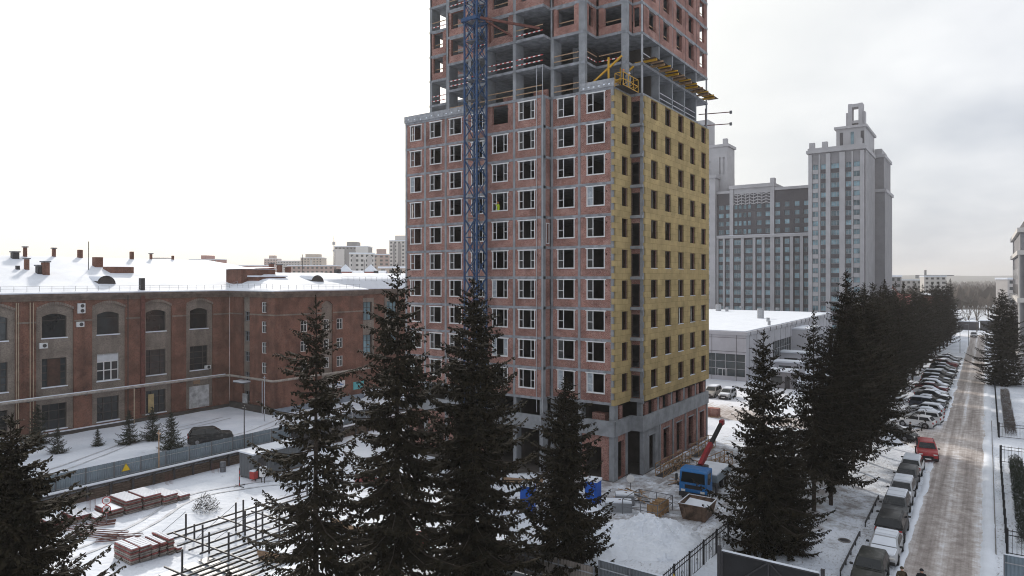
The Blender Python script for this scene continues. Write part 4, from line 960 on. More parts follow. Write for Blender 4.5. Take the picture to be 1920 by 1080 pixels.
for c in (652, 700, 744): MB().box(onY(1300 + (c - 7) / 2.348, 246), onY(1300 + (c + 7) / 2.348, 246), 245.93, 245.99, 63.0, 67.6).build('crown_window', 'glass_teal' if c == 700 else 'facade_dark', T1)
MB().box(onY(1568, 246) - .6, -31.8, 245.3, 268.6, 68.82, 69.6).build('cornice', 'facade_pale', T1)
lx0, lx1 = onY(1590, 252), onY(1617, 252)
for a in (lx0, lx1 - 1.2): 
    MB().box(a, a + 1.2, 252, 256, 69.6, 78.2).build('lantern_post', 'facade_pale', T1)
MB().box(lx0 + 1.2, lx1 - 1.2, 252.1, 255.9, 77.0, 78.1).build('lantern_beam', 'facade_pale', T1); MB().box(lx0 + 1.2, lx1 - 1.2, 252.1, 255.9, 71.6, 72.5).build('lantern_beam', 'facade_pale', T1)
for a in (lx0 - .7, lx1): MB().box(a, a + .7, 252.5, 255.5, 69.6, 75.4).build('lantern_buttress', 'facade_pale', T1)
# lower shoulder at the back right
MB().box(-32.0, onY(1659, 262), 262.5, 284, 0, 49.0).build('shoulder_wall', 'facade_mid', T1); MB().box(-32.0, onY(1659, 262) + .5, 262.0, 284.4, 49.0, 50).build('cornice', 'facade_pale', T1)
MB().box(-32.0, onY(1657, 263), 263.5, 283, 50, 61).build('shoulder_wall', 'facade_mid', T1); MB().box(-32.0, onY(1657, 263) + .5, 263, 283.4, 61, 62).build('cornice', 'facade_pale', T1)
MB().box(-32.0, onY(1652, 263), 265, 280, 62, 64.3).build('turret', 'facade_pale', T1)

# wing with colonnade
YWg = 256.0
WG = thing('apartment_wing', 'grey apartment block with pale pilasters and a zigzag lattice panel on top', 'building', (-66, 265, 0))
wxf = lambda crop: onY(1300 + crop / 2.348, YWg)
X0, X1 = wxf(104), XL - .02 + 0
xr = wxf(520)
pil = [(104, 112), (132, 140), (162, 177), (211, 224), (263, 275), (303, 315), (340, 358), (384, 396), (427, 441), (471, 485)]
upc = [122, 153, 187, 205, 226, 246, 289, 327, 371, 412, 456, 497]
dnc = [122, 153, 194, 244, 289, 327, 371, 412, 456, 497]
hol, pan = [], []
zu = [48.0 - 3.1 * i for i in range(4)]; zd = [33.0 - 3.1 * i for i in range(11)]
for c in upc:
    w_ = 14 if c in (187, 205, 226, 246) else 22; a, b_ = wxf(c - w_ / 2), wxf(c + w_ / 2)
    for z in zu: hol.append((a, b_, z - 2.7, z - 1.0)); pan.append(((a + b_) / 2, YWg + .25, z - 2.7, b_ - a, 1.7, 'x'))
for c in dnc:
    w_ = 32 if c in (194, 244) else 22; a, b_ = wxf(c - w_ / 2), wxf(c + w_ / 2)
    for z in zd: hol.append((a, b_, z - 1.2, z + .7)); pan.append(((a + b_) / 2, YWg + .25, z - 1.2, b_ - a, 1.9, 'x'))
MB().wall('x', YWg, .4, X0, xr, 0, 51.4, hol).build('front_wall', 'facade_dark', WG)
winset(WG, pan)
MB().box(X0, xr, YWg + .45, 275, 0, 51.2).build('block_body', 'facade_mid', WG)
for a, b_ in pil: MB().box(wxf(a), wxf(b_), YWg - .6, YWg - .002, 0, 34.4).build('pilaster', 'facade_pale', WG)
for a, b_ in ((162, 177), (340, 358)): MB().box(wxf(a), wxf(b_), YWg - .7, YWg - .002, 35.4, 52.9).build('pilaster', 'facade_pale', WG)
MB().box(X0, xr, YWg - .9, YWg - .002, 34.42, 35.38).build('mid_cornice', 'facade_pale', WG); MB().box(X0, xr, YWg - .85, YWg - .05, 35.4, 35.52).build('ledge_snow', 'snow', WG)
MB().box(X0, wxf(161), YWg - .6, 275, 51.42, 52.4).build('cornice', 'facade_pale', WG); MB().box(wxf(359), xr, YWg - .6, 275, 51.42, 52.4).build('cornice', 'facade_pale', WG)
MB().box(wxf(160), wxf(358) + .02, YWg - 1.0, 274, 52.92, 54.2).build('cornice', 'facade_pale', WG)
MB().box(wxf(177), wxf(340), YWg - .3, YWg - .01, 50.9, 52.9).build('frieze_band', 'facade_pale', WG)
MB().box(wxf(177), wxf(340), YWg - .12, YWg - .01, 46.8, 50.9).build('lattice_back', 'facade_dark', WG)
a, b_ = wxf(178), wxf(339); n = 9; st_ = (b_ - a) / n
for k in range(n):
    xa = a + k * st_
    for dz in (0, 1.1, 2.2, 3.3):
        s_ = 1 if k % 2 else -1
        z0_ = 46.95 + dz
        MB().beam((xa, YWg - .2, z0_ + (.55 if s_ < 0 else 0)), (xa + st_, YWg - .2, z0_ + (0 if s_ < 0 else .55) ), .14, .3).build('lattice_bar', 'facade_pale', WG)
    MB().box(xa - .1, xa + .1, YWg - .25, YWg - .13, 46.8, 50.9).build('lattice_bar', 'facade_pale', WG)
MB().box(wxf(340), wxf(358), YWg - .6, YWg + 2, 54.2, 56).build('turret', 'facade_pale', WG)
# second tower, mostly hidden behind the high-rise
T0 = thing('apartment_tower', 'grey stepped apartment tower half hidden behind the yellow insulated wall', 'building', (-95, 265, 0))
xe = X0 - .03; Y0 = 254.0
pan, hol = [], []
for z in [54 - 3.1 * i for i in range(17)]:
    for k in range(5):
        c = xe - 3.2 - 4.2 * k; hol.append((c - 1, c + 1, z - .85, z + .85)); pan.append((c, Y0 + .25, z - .85, 2.0, 1.7, 'x'))
MB().wall('x', Y0, .4, xe - 24, xe, 0, 57.5, hol).build('front_wall', 'facade_pale', T0); winset(T0, pan)
MB().box(xe - 24, xe, Y0 + .45, 276, 0, 57.4).build('tower_body', 'facade_pale', T0)
MB().box(xe - 24.5, xe + .5, Y0 - .6, 276.5, 57.52, 58.6).build('cornice', 'facade_pale', T0)
xr0 = onY(1364, 259)
MB().wall('x', 259, .4, xe - 22, xr0, 58.6, 70.0, [(xr0 - 1.8, xr0 - 1.0, 59.5, 66), (xr0 - 3.2, xr0 - 2.6, 59.5, 66), (xe - 7, xe - 5.8, 60, 66), (xe - 5, xe - 3.4, 60, 61.7), (xe - 5, xe - 3.4, 63.2, 64.9)]).build('crown_wall', 'facade_pale', T0)
MB().box(xe - 21.8, xr0 - .05, 259.45, 268, 58.6, 69.9).build('crown_core', 'facade_pale', T0); MB().box(xe - 22.5, xr0 + .5, 258.5, 268.5, 70.02, 71).build('cornice', 'facade_pale', T0)
MB().box(xe + .02, xr0, 259.0, 268, 52.45, 58.58).build('crown_base', 'facade_pale', T0)
for x, z in ((xe - .8, 58.6), (xr0 - .9, 71), (xe - 5, 71)): MB().box(x - .8, x + .8, 258.6, 260.2, z, z + 2).build('turret', 'facade_pale', T0)
MB().box(xe - 14, xe - 5.5, 262, 270, 71, 82).build('crown_wall', 'facade_pale', T0)

# ================================================================ low white hall
HB = thing('exhibition_hall', 'low pale panel-clad hall with a flat snowy roof and corner glazing', 'building', (-60, 165, 0))
mat('hall_panel', (.46, .46, .49), var=.1, scale=.25)
mat('hall_glass', (.02, .035, .042), rough=.08, var=.3, spec=.6)
XH, YH = -36.7, 128.0
gy0, gy1 = onX(1449, XH), onX(1484, XH)
gx0 = onY(1329, YH); gx1 = onY(1397, YH)
MB().wall('x', YH, .4, -95, XH, 0, 8.6, [(gx0 - 8, gx1, .8, 5.0)]).build('front_wall', 'hall_panel', HB)
MB().wall('y', XH, -.4, YH + .41, 214, 0, 8.6, [(gy0, gy1, 2.6, 6.0)]).build('side_wall', 'hall_panel', HB)
for z in (3, 5.6): MB().box(-95, XH + .01, YH - .03, YH - .001, z + 2.45, z + 2.5).build('panel_joint', 'facade_dark', HB)
MB().box(-95, XH + .25, YH - .25, 214.2, 8.62, 9.25).build('parapet', 'hall_panel', HB)
mb = MB().box(-94.5, XH - .2, YH + .2, 213.8, 9.26, 9.42); mb.build('roof_snow', 'snow', HB)
for k in range(18):     # the vertical panel seams and parapet brackets of the side wall
    y = 130 + k * 4.7; MB().box(XH + .001, XH + .03, y, y + .06, 0, 8.6).build('panel_joint', 'facade_dark', HB)
    MB().box(XH + .26, XH + .34, y, y + .12, 8.5, 9.3).build('bracket', 'steel_dark', HB)
for k in range(5): MB().box(-38.5 - k * 4.7, -38.44 - k * 4.7, YH - .03, YH - .001, 0, 8.6).build('panel_joint', 'facade_dark', HB)
MB().q([(gx0 - 8, YH + .25, .8), (gx1, YH + .25, .8), (gx1, YH + .25, 5), (gx0 - 8, YH + .25, 5)]).build('glazing', 'hall_glass', HB)
MB().q([(XH - .25, gy0, 2.6), (XH - .25, gy1, 2.6), (XH - .25, gy1, 6), (XH - .25, gy0, 6)]).build('glazing', 'hall_glass', HB)
n = 8
for k in range(n + 1):
    x = gx0 - 8 + (gx1 - gx0 + 8) * k / n; MB().box(x - .06, x + .06, YH + .12, YH + .24, .8, 5).build('mullion', 'steel_light', HB)
for z in (2.2, 3.6): MB().box(gx0 - 8, gx1, YH + .1, YH + .22, z - .05, z + .05).build('transom', 'steel_light', HB)
for k in range(9):
    y = gy0 + (gy1 - gy0) * k / 8; MB().box(XH - .22, XH - .1, y - .06, y + .06, 2.6, 6).build('mullion', 'steel_light', HB)
MB().box(XH - .2, XH - .08, gy0, gy1, 4.25, 4.35).build('transom', 'steel_light', HB)
mid = gx0 + 2.6
MB().wall('x', YH + .05, .08, mid - .9, mid + .9, .1, 2.15, [(mid - .8, mid - .05, .2, 2.05), (mid + .05, mid + .8, .2, 2.05)]).build('door', 'white_frame', HB)
MB().box(XH, XH + 3.5, onX(1484, XH) + .5, onX(1500, XH) + 4, 0, 7.6).build('annex', 'hall_panel', HB); MB().box(XH, XH + 3.6, onX(1484, XH) + .4, onX(1500, XH) + 4.1, 7.6, 7.9).build('annex_snow', 'snow', HB)
for px_, py_, w_, h_ in ((1347, 580, 2.2, 2.0), (1363, 581, 1.2, 1.2), (1426, 594, 2.2, 2.4), (1440, 600, 1.0, .9), (1390, 574, 1.5, .6), (1458, 577, 1.6, .5), (1442, 607, .8, 1.0)):
    q_ = G(px_, py_ + 3, 9.4); MB().tube([(q_.x, q_.y, 9.3), (q_.x, q_.y, 9.4 + h_)], w_ / 2 * .75, 10).build('roof_vent', 'steel_light', HB)
# kiosks beside the hall
for px_, py_, w_, d_, h_, lab in ((1462, 728, 4.2, 3.5, 2.9, 'small grey kiosk with a flat snowy roof beside the hall'), (1478, 706, 5, 3, 2.7, 'pale cabin with a snowy roof behind the grey kiosk'), (1490, 690, 6, 3.5, 3.2, 'long white cabin against the hall side wall')):
    q_ = G(px_, py_); o = thing('kiosk', lab, 'kiosk', (q_.x, q_.y, 0))
    MB().box(-w_ / 2, w_ / 2, 0, d_, 0, h_).build('wall', 'hall_panel' if py_ < 720 else 'facade_mid', o, loc=(0, 0, 0)); MB().box(-w_ / 2 - .25, w_ / 2 + .25, -.25, d_ + .25, h_, h_ + .28).build('roof_snow', 'snow', o, loc=(0, 0, 0))
    MB().box(-w_ * .35, w_ * .1, -.04, -.005, .9, 2.1).build('window', 'glass_dark', o, loc=(0, 0, 0)); MB().box(w_ * .2, w_ * .4, -.04, -.005, .05, 2.1).build('door', 'steel_dark', o, loc=(0, 0, 0))

# ================================================================ distant town
far_c = {'pale': (.42, .40, .39), 'white': (.55, .53, .51), 'pink': (.38, .27, .24), 'red': (.30, .10, .085), 'grey': (.22, .215, .22), 'beige': (.42, .35, .29), 'teal': (.25, .36, .38)}
for k, v in far_c.items(): mat('far_' + k, v, var=.06, scale=.1)
def far_block(px0, px1, ytop, dist, c, label, storeys=None, strips=(), snow_roof=True, step=None):
    a, b_ = ray((px0 + px1) / 2); x, y = a * dist, b_ * dist; w_ = (px1 - px0) / F * dist; h_ = H + (HZ - ytop) * dist / F
    o = thing('far_building', label, 'building', (x, y, 0), YAW + rnd.uniform(-.25, .25))
    dp = min(22, w_ * .6)
    MB().box(-w_ / 2, w_ / 2, 0, dp, 0, h_).build('wall', 'far_' + c, o, loc=(0, 0, 0))
    MB().box(-w_ / 2 - .3, w_ / 2 + .3, -.3, dp + .3, h_, h_ + .9).build('roof', 'snow' if snow_roof else 'far_grey', o, loc=(0, 0, 0))
    n = storeys or max(2, int(h_ / 3.1)); m_ = max(3, int(w_ / 3.4)); wn = MB()
    for i in range(n):
        for j in range(m_):
            xx = -w_ / 2 + w_ * (j + .5) / m_; z_ = h_ * (i + .35) / n; ww = w_ / m_ * .25
            wn.q([(xx - ww, -.02, z_), (xx + ww, -.02, z_), (xx + ww, -.02, z_ + h_ / n * .48), (xx - ww, -.02, z_ + h_ / n * .48)])
    stuff(wn.build('window_rows', 'glass_dark', o, loc=(0, 0, 0)))
    for s0, s1, cc in strips: MB().box(-w_ / 2 + w_ * s0, -w_ / 2 + w_ * s1, -.6, -.05, 0, h_ * .96).build('balcony_stack', 'far_' + cc, o, loc=(0, 0, 0))
    if step: MB().box(-w_ * step, w_ * step, 2, dp - 2, h_ + .9, h_ + 5).build('penthouse', 'far_' + c, o, loc=(0, 0, 0))
    return o
far_block(627, 690, 463, 640, 'grey', 'grey and white distant apartment slab beside a thin antenna mast', strips=((.03, .3, 'white'), (.36, .62, 'grey')), step=.15)
far_block(656, 702, 476, 480, 'white', 'white stepped distant apartment house with a rounded roof', strips=((.1, .25, 'pale'), (.7, .9, 'pale')), step=.25)
far_block(700, 730, 478, 560, 'pink', 'pinkish distant apartment house right of the white stepped one', strips=((.2, .4, 'beige'),), step=.3)
far_block(729, 768, 452, 600, 'white', 'tall white distant tower just left of the red brick high-rise', strips=((.2, .3, 'grey'), (.45, .6, 'grey')), step=.25)
far_block(495, 522, 486, 900, 'pink', 'pale pink distant block standing behind the factory roof', step=.2)
far_block(520, 562, 490, 840, 'pale', 'wide pale distant block low on the skyline', step=None)
far_block(563, 604, 484, 820, 'beige', 'beige twin-topped distant tower behind the factory roof', strips=((.45, .55, 'pale'),), step=.3)
far_block(352, 408, 487, 760, 'red', 'long reddish distant block over the factory ridge', step=.1)
far_block(440, 500, 499, 600, 'red', 'low reddish distant block behind the brick penthouse', snow_roof=True)
far_block(540, 632, 499, 520, 'pink', 'long low pinkish distant block with a snowy roof', snow_roof=True)
far_block(708, 760, 503, 330, 'beige', 'low beige house with barred windows near the high-rise', snow_roof=True)
far_block(262, 330, 490, 900, 'pale', 'faint pale distant block over the factory ridge', step=.2)
far_block(1659, 1690, 519, 360, 'grey', 'grey flat-roofed block right of the apartment tower', storeys=6)
far_block(1735, 1772, 519, 470, 'white', 'white block with blue-grey windows above the spruces', storeys=7)
far_block(1690, 1737, 526, 520, 'pale', 'long pale block behind the spruce tops', storeys=5)
far_block(1888, 1935, 524, 330, 'pale', 'pale house behind the big spruce by the fence', storeys=6)
# red school-like house with turrets
ro = G(665, 560); ro = Vector((ray(665)[0] * 270, ray(665)[1] * 270, 0)); o = thing('brick_house', 'red gabled house with snowy turrets behind the factory roof', 'building', ro, YAW)
MB().box(-9, 11, 0, 14, 0, 19.5).build('wall', 'far_red', o, loc=(0, 0, 0))
for x in (-4, 6.2):
    MB().box(x - 2, x + 2, -1, 4, 0, 22).build('turret', 'far_red', o, loc=(0, 0, 0))
    MB().q([(x - 2.6, -1.6, 22), (x + 2.6, -1.6, 22), (x, 1.5, 25)]).q([(x + 2.6, -1.6, 22), (x + 2.6, 4.6, 22), (x, 1.5, 25)]).q([(x - 2.6, -1.6, 22), (x - 2.6, 4.6, 22), (x, 1.5, 25)]).q([(x - 2.6, 4.6, 22), (x + 2.6, 4.6, 22), (x, 1.5, 25)]).build('turret_roof', 'snow', o, loc=(0, 0, 0))
MB().q([(-9.5, -.6, 19.5), (11.5, -.6, 19.5), (11.5, 7, 22.5), (-9.5, 7, 22.5)]).q([(-9.5, 14.6, 19.5), (11.5, 14.6, 19.5), (11.5, 7, 22.5), (-9.5, 7, 22.5)]).build('roof', 'snow', o, loc=(0, 0, 0))
MB().box(-8.5, -6.4, -.06, -.01, 12, 19).build('window_strip', 'far_teal', o, loc=(0, 0, 0)); MB().box(8.6, 10.5, -.06, -.01, 12, 19).build('window_strip', 'far_teal', o, loc=(0, 0, 0)); MB().box(.2, 2.4, -.06, -.01, 6, 18.5).build('window_strip', 'far_white', o, loc=(0, 0, 0))
ro = Vector((ray(1672)[0] * 310, ray(1672)[1] * 310, 0)); o = thing('brick_house', 'red gabled house with a round window near the grey block', 'building', ro, YAW)
MB().box(-6, 9, 0, 10, 0, 12).build('wall', 'far_red', o, loc=(0, 0, 0)); MB().q([(-3.5, -.4, 12), (3.5, -.4, 12), (0, -.4, 16)]).q([(-3.5, -.4, 12), (0, -.4, 16), (0, 8, 16), (-3.5, 8, 12)]).q([(3.5, -.4, 12), (0, -.4, 16), (0, 8, 16), (3.5, 8, 12)]).build('gable', 'far_red', o, loc=(0, 0, 0))
MB().q([(1.5 * math.cos(i * .5236), -.45, 13 + 1.5 * math.sin(i * .5236)) for i in range(12)]).build('round_window', 'far_white', o, loc=(0, 0, 0)); MB().q([(1.0 * math.cos(i * .5236), -.5, 13 + 1.0 * math.sin(i * .5236)) for i in range(12)]).build('round_window', 'glass_dark', o, loc=(0, 0, 0))
ro = Vector((ray(1764)[0] * 330, ray(1764)[1] * 330, 0)); o = thing('brick_house', 'red flat house half hidden behind the spruce row', 'building', ro, YAW)
MB().box(-4, 4, 0, 8, 0, 11).build('wall', 'far_red', o, loc=(0, 0, 0)); MB().box(-4.3, 4.3, -.3, 8.3, 11, 11.8).build('roof', 'snow', o, loc=(0, 0, 0))
# antenna mast and a distant construction crane
q_ = Vector((ray(626)[0] * 620, ray(626)[1] * 620, 0)); o = thing('antenna_tower', 'thin lattice antenna mast beside the distant grey slab', 'mast', q_)
MB().tube([(0, 0, 0), (0, 0, 58)], [.9, .25], 4).build('mast', 'steel_grey', o, loc=(0, 0, 0)); MB().box(-1.6, 1.6, -.4, .4, 50, 53).build('dish', 'steel_light', o, loc=(0, 0, 0)); MB().box(-1.2, 1.2, -.4, .4, 44, 45.5).build('dish', 'steel_light', o, loc=(0, 0, 0))
q_ = Vector((ray(1735)[0] * 620, ray(1735)[1] * 620, 0)); o = thing('tower_crane', 'tiny distant tower crane over the white block', 'crane', q_, YAW)
MB().box(-.7, .7, -.7, .7, 0, 27).build('mast', 'steel_grey', o, loc=(0, 0, 0)); MB().box(-9, 26, -.4, .4, 21.5, 22.4).build('jib', 'steel_grey', o, loc=(0, 0, 0)); MB().box(-9, -6.5, -.8, .8, 19.3, 21.4).build('counterweight', 'concrete', o, loc=(0, 0, 0))
# building at the right edge of the street
RB = thing('classical_building', 'pale classical facade edge with cornice and dark window bands behind the big spruce', 'building', (12, 180, 0))
xc = onY(1913, 168)
MB().box(xc, xc + 22, 168, 215, 0, 28.5).build('wall', 'facade_mid', RB)
for z in (3.6, 14.5, 24.0, 28.5): MB().box(xc - .5, xc + 22.4, 167.4, 215.4, z, z + .9).build('cornice', 'far_white', RB)
for k in range(9): 
    for z in (5.2, 8.6, 15.8, 19.2): MB().box(xc - .03, xc - .001, 170 + k * 5, 172.2 + k * 5, z, z + 2.2).build('window', 'glass_dark', RB); MB().box(xc + 1.0 + k * 2.4, xc + 2.3 + k * 2.4, 167.96, 167.995, z, z + 2.2).build('window', 'glass_dark', RB)
MB().box(xc + .6, xc + .9, 167.5, 167.99, 4.5, 24).build('pilaster', 'far_white', RB); MB().box(xc - .3, xc, 168, 169.2, 4.5, 24).build('pilaster', 'far_white', RB)
MB().box(xc + 1, xc + 21, 169, 214, 29.4, 31.5).build('attic', 'facade_dark', RB)
# ================================================================ trees
mat('needles', (.010, .0105, .006), rough=.9, c2=(.034, .025, .013), scale=1.3, spec=.15, lo=.3, hi=.75)
mat('bark', (.045, .034, .027), var=.35, scale=5, rough=.95)
mat('bark_pale', (.12, .10, .085), var=.35, scale=5, rough=.95)
mat('needles_young', (.02, .03, .02), rough=.8, c2=(.045, .05, .035), scale=2, spec=.15)
def spruce_mesh(h, seed, rmax, dens=1.0, base=.09, tw=.075, step=.15, gap=0., whorl=.42, young=False, pw=.85):
    g = random.Random(seed); cr = MB(); wd = MB()
    # trunk
    n = 9; pts = []; rs = []
    for i in range(n + 1):
        u = i / n; pts.append((.05 * math.sin(u * 5 + seed) * u, .05 * math.cos(u * 4 + seed) * u, h * u * .99 - (.3 if i == 0 else 0))); rs.append(h * .0105 * (1 - u) ** .9 + .012)
    wd.tube(pts, rs, 7)
    V, Fc = cr.v, cr.f
    def blade(p, d, L, wv, n_):       # a needle-clad twig: long diamond of two triangles folded along its axis
        a = len(V); m = p + d * (L * .4); e = p + d * L
        V.extend(((p.x, p.y, p.z), (m.x + wv.x, m.y + wv.y, m.z + wv.z), (e.x, e.y, e.z), (m.x - wv.x, m.y - wv.y, m.z - wv.z)))
        Fc.append((a, a + 1, a + 2)); Fc.append((a, a + 2, a + 3))
    z = h * base
    while z < h - .25:
        s = (h - z) / h
        nb = max(3, int((4.2 + 2.2 * g.random()) * dens)) if s > .08 else 3
        az0 = g.random() * 6.28
        for b in range(nb):
            if g.random() < gap: continue
            az = az0 + 6.283 * b / nb + g.uniform(-.35, .35)
            L = rmax * min(1, s ** pw * 1.06) * g.uniform(.55, 1.1) * (1 + .42 * noise.noise((az * 1.1 + seed, z * .33, seed * .7))) * (1 if s < .82 else .92 - (s - .82) * 1.2)
            if L < .22: L = .22
            up = .95 - 1.6 * min(1, s * 1.7) + g.uniform(-.12, .12)      # young branches rise, old ones droop
            up = max(-.52, up)
            dirx, diry = math.cos(az), math.sin(az)
            side = Vector((-diry, dirx, 0))
            zb = z + g.uniform(-.2, .2)
            def at(u):
                return Vector((dirx * L * u, diry * L * u, zb + L * (up * u * (1 - .45 * u) + (.30 if s > .3 else .1) * u ** 3)))
            wd.tube([at(0), at(.35), at(.7), at(.97)], [.012 + L * .010, .010 + L * .007, .008 + L * .003, .005], 3, caps=False)
            k = max(3, int(L / step))
            for i in range(k):
                u = (i + g.random()) / k
                if u < .14 and L > 1 and g.random() < .75: continue
                p = at(u); q = at(min(1, u + .05)); fw = (q - p); fw = fw.normalized() if fw.length > 1e-5 else Vector((dirx, diry, 0))
                tl = (.18 + .62 * (1 - u) ** .8) * min(.40 * L + .12, 1.05) * g.uniform(.6, 1.25)
                for sd in (-1, 1):
                    d = (side * sd * g.uniform(.7, 1.1) + fw * g.uniform(.45, .95) + Vector((0, 0, g.uniform(-.45, .05)))).normalized()
                    wv = d.cross(Vector((0, 0, 1))).normalized() * tw * g.uniform(.8, 1.5)
                    blade(p, d, tl, wv, 0)
                    for _ in range(2 if tl > .45 else 1):     # hanging and secondary twigs
                        pp = p + d * tl * g.uniform(.2, .8)
                        d2 = (d * g.uniform(.2, .7) + Vector((g.uniform(-.5, .5), g.uniform(-.5, .5), -g.uniform(.15, 1.0)))).normalized()
                        blade(pp, d2, tl * g.uniform(.35, .7), d2.cross(Vector((g.uniform(-1, 1), g.uniform(-1, 1), .3))).normalized() * tw * g.uniform(.7, 1.3), 0)
                blade(p, (fw + Vector((g.uniform(-.3, .3), g.uniform(-.3, .3), g.uniform(-.5, .5)))).normalized(), .22 * g.uniform(.7, 1.5), Vector((0, 0, 1)).cross(fw).normalized() * tw, 0)
        z += whorl * g.uniform(.75, 1.25) * (.6 + .6 * s)
    # leader
    for i in range(14):
        a = g.random() * 6.28; zz_ = h - .05 - i * .06
        blade(Vector((0, 0, zz_)), Vector((math.cos(a) * .6, math.sin(a) * .6, .8)).normalized(), .16 + i * .012, Vector((-math.sin(a), math.cos(a), 0)) * .035, 0)
    blade(Vector((0, 0, h - .5)), Vector((0, 0, 1)), .62, Vector((.045, 0, 0)), 0); blade(Vector((0, 0, h - .5)), Vector((0, 0, 1)), .62, Vector((0, .045, 0)), 0)
    if not young:     # dead twigs low on the trunk
        zz_ = 1.2
        while zz_ < h * base + 1.5:
            a = g.random() * 6.28; L = g.uniform(.3, 1.1); wd.tube([(0, 0, zz_), (math.cos(a) * L, math.sin(a) * L, zz_ - L * .15)], [.018, .005], 3, caps=False); zz_ += .22
    cr.m = [0] * len(cr.f)
    return cr.mesh('crown', 'needles_young' if young else 'needles'), wd.mesh('trunk', 'bark')
SPM = {
    'A': spruce_mesh(20.2, 11, 6.3, dens=1.1, base=.05, gap=.15, whorl=.45, pw=.74, tw=.085, step=.13),
    'B': spruce_mesh(19.4, 23, 5.3, dens=1.35, base=.05, gap=.03, whorl=.42, pw=.70, tw=.085, step=.13),
    'C': spruce_mesh(18.3, 35, 6.5, dens=.95, base=.05, gap=.2, whorl=.46, pw=.82, tw=.085, step=.13),
    'D': spruce_mesh(12.9, 41, 4.9, dens=1.45, base=.04, gap=.02, whorl=.35, pw=.82, tw=.08, step=.13),
    'E': spruce_mesh(13.8, 57, 5.8, dens=1.6, base=.08, gap=.03, whorl=.36, step=.10, tw=.065, pw=.8),
    'F': spruce_mesh(19.4, 63, 5.2, dens=1.3, base=.2, gap=.04, whorl=.42, pw=.75),
    'G': spruce_mesh(18.8, 71, 4.9, dens=1.25, base=.21, gap=.08, whorl=.44, pw=.68),
    'H': spruce_mesh(15.0, 83, 4.9, dens=1.35, base=.05, gap=.05, whorl=.40, pw=.8),
    'I': spruce_mesh(19.2, 97, 5.6, dens=1.25, base=.22, gap=.12, whorl=.46, pw=.9),
    'J': spruce_mesh(17.6, 103, 5.0, dens=1.3, base=.19, gap=.05, whorl=.40, pw=.6),
    'Y': spruce_mesh(5.0, 91, 2.1, dens=1.2, base=.03, whorl=.24, step=.10, tw=.04, young=True),
}
def spruce(kind, x, y, label, scale=1.0, rz=None, group=None, z=None):
    o = thing('spruce_tree', label, 'spruce', (x, y, (gz(x, y) if z is None else z) - .05), rnd.uniform(0, 6.28) if rz is None else rz, group)
    o.scale = (scale * rnd.uniform(.95, 1.05), scale * rnd.uniform(.95, 1.05), scale)
    c, t_ = SPM[kind]; ob('crown', c, o, (0, 0, 0)); ob('trunk', t_, o, (0, 0, 0)); return o
def at_px(px, d): a, b_ = ray(px); return a * d, b_ * d
# four spruces between the camera and the site, and the one at the left edge
spruce('C', *at_px(592, 38.5), 'sparse dark spruce with upswept branches in front of the factory corner', 1.0, 1.0)
spruce('A', *at_px(745, 40.5), 'tallest loose-limbed spruce whose tip crosses the red facade edge', 1.0, 2.0)
spruce('B', *at_px(887, 42.5), 'dense spruce directly in front of the blue crane mast', 1.0, .3)
spruce('D', *at_px(1062, 44.0), 'bushy dark spruce in front of the high-rise ground floor', 1.0, .8)
spruce('E', *at_px(22, 27.5), 'big spruce with long drooping boughs beside the stacked panels', 1.0, .4)
# row along the street verge
row_lab = 'dark spruce in the dense row between the street and the hall'
spruce('H', *at_px(1432, 47.5), 'spruce with a tapering crown standing behind the black gate', 1.03, .5)
spruce('H', *at_px(1478, 47.0), 'short slender spruce crowded against the one behind the black gate', .62, 2.5)
spruce('I', *at_px(1526, 55.5), 'spruce whose bare trunk stands beside the verge, nearest the black gate', .87, 2.1)
spruce('J', -10.8, 62.3, 'shorter spruce with a bare lower trunk between two taller ones on the verge', .86)
spruce('F', -10.8, 69.8, 'tallest spruce of the verge row, behind the shorter bare-trunked one', 1.03)
for i, (x, y, s_) in enumerate(((-10.9, 74.8, .93), (-10.6, 79.2, .98), (-10.5, 83.6, .88), (-10.4, 88.4, .97), (-12.6, 101.5, .99), (-12.0, 107.5, .9), (-12.4, 113.5, 1.0), (-11.8, 119.5, .92), (-12.2, 126, .99), (-11.6, 133, .9), (-11.9, 140, .98), (-11.4, 147, .88),
        (-11.7, 154.5, .97), (-11.2, 162, .9), (-11.4, 170, .96), (-10.9, 179, .9), (-10.7, 188, .97), (-10.4, 198, .92), (-10, 208, .97), (-9.6, 219, .92), (-9.2, 229, .99), (-8.8, 239, 1.03), (-17.5, 113, .95), (-17.2, 126, .98), (-17, 140, .93), (-16.7, 154, .97), (-16.5, 168, .95))):
    k = 'FGIJ'[(i * 7 + i // 3) % 4]; o = spruce(k, x, y, (ORD[i] + ' spruce of the verge row past the tallest one, towards the street end') if x > -15 else (ORD[i - 22] + ' spruce of the rear file between the street row and the hall'), s_ * {'F': .98, 'G': 1.0, 'I': .98, 'J': 1.06}[k], group='spruce row along the street'); o.rotation_euler.x = rnd.uniform(-.02, .02); o.rotation_euler.y = rnd.uniform(-.02, .02)
spruce('B', 2.3, 151.0, 'broad lone spruce beside the fence across the street', .88, 1.2).scale = (1.1, 1.1, .9)
spruce('F', 4.6, 178, 'spruce partly hidden by the broad one across the street', .78)
# young spruces in the factory yard
for px_, py_, s_, lab in ((242, 832, .78, 'young spruce in the yard below the factory windows'), (286, 825, .8, 'dark young spruce crowding its neighbour by the factory wall'), (321, 842, .85, 'full young spruce just behind the grey fence pole'),
                     (183, 836, .42, 'tiny spruce alone on the snowy yard'), (70, 835, .95, 'young spruce at the corner of the factory yard'), (108, 850, .6, 'low spreading little spruce in the factory yard'), (30, 815, 1.1, 'yard spruce partly behind the big drooping boughs')):
    q_ = G(px_, py_); spruce('Y', q_.x, q_.y, lab, s_, z=0)
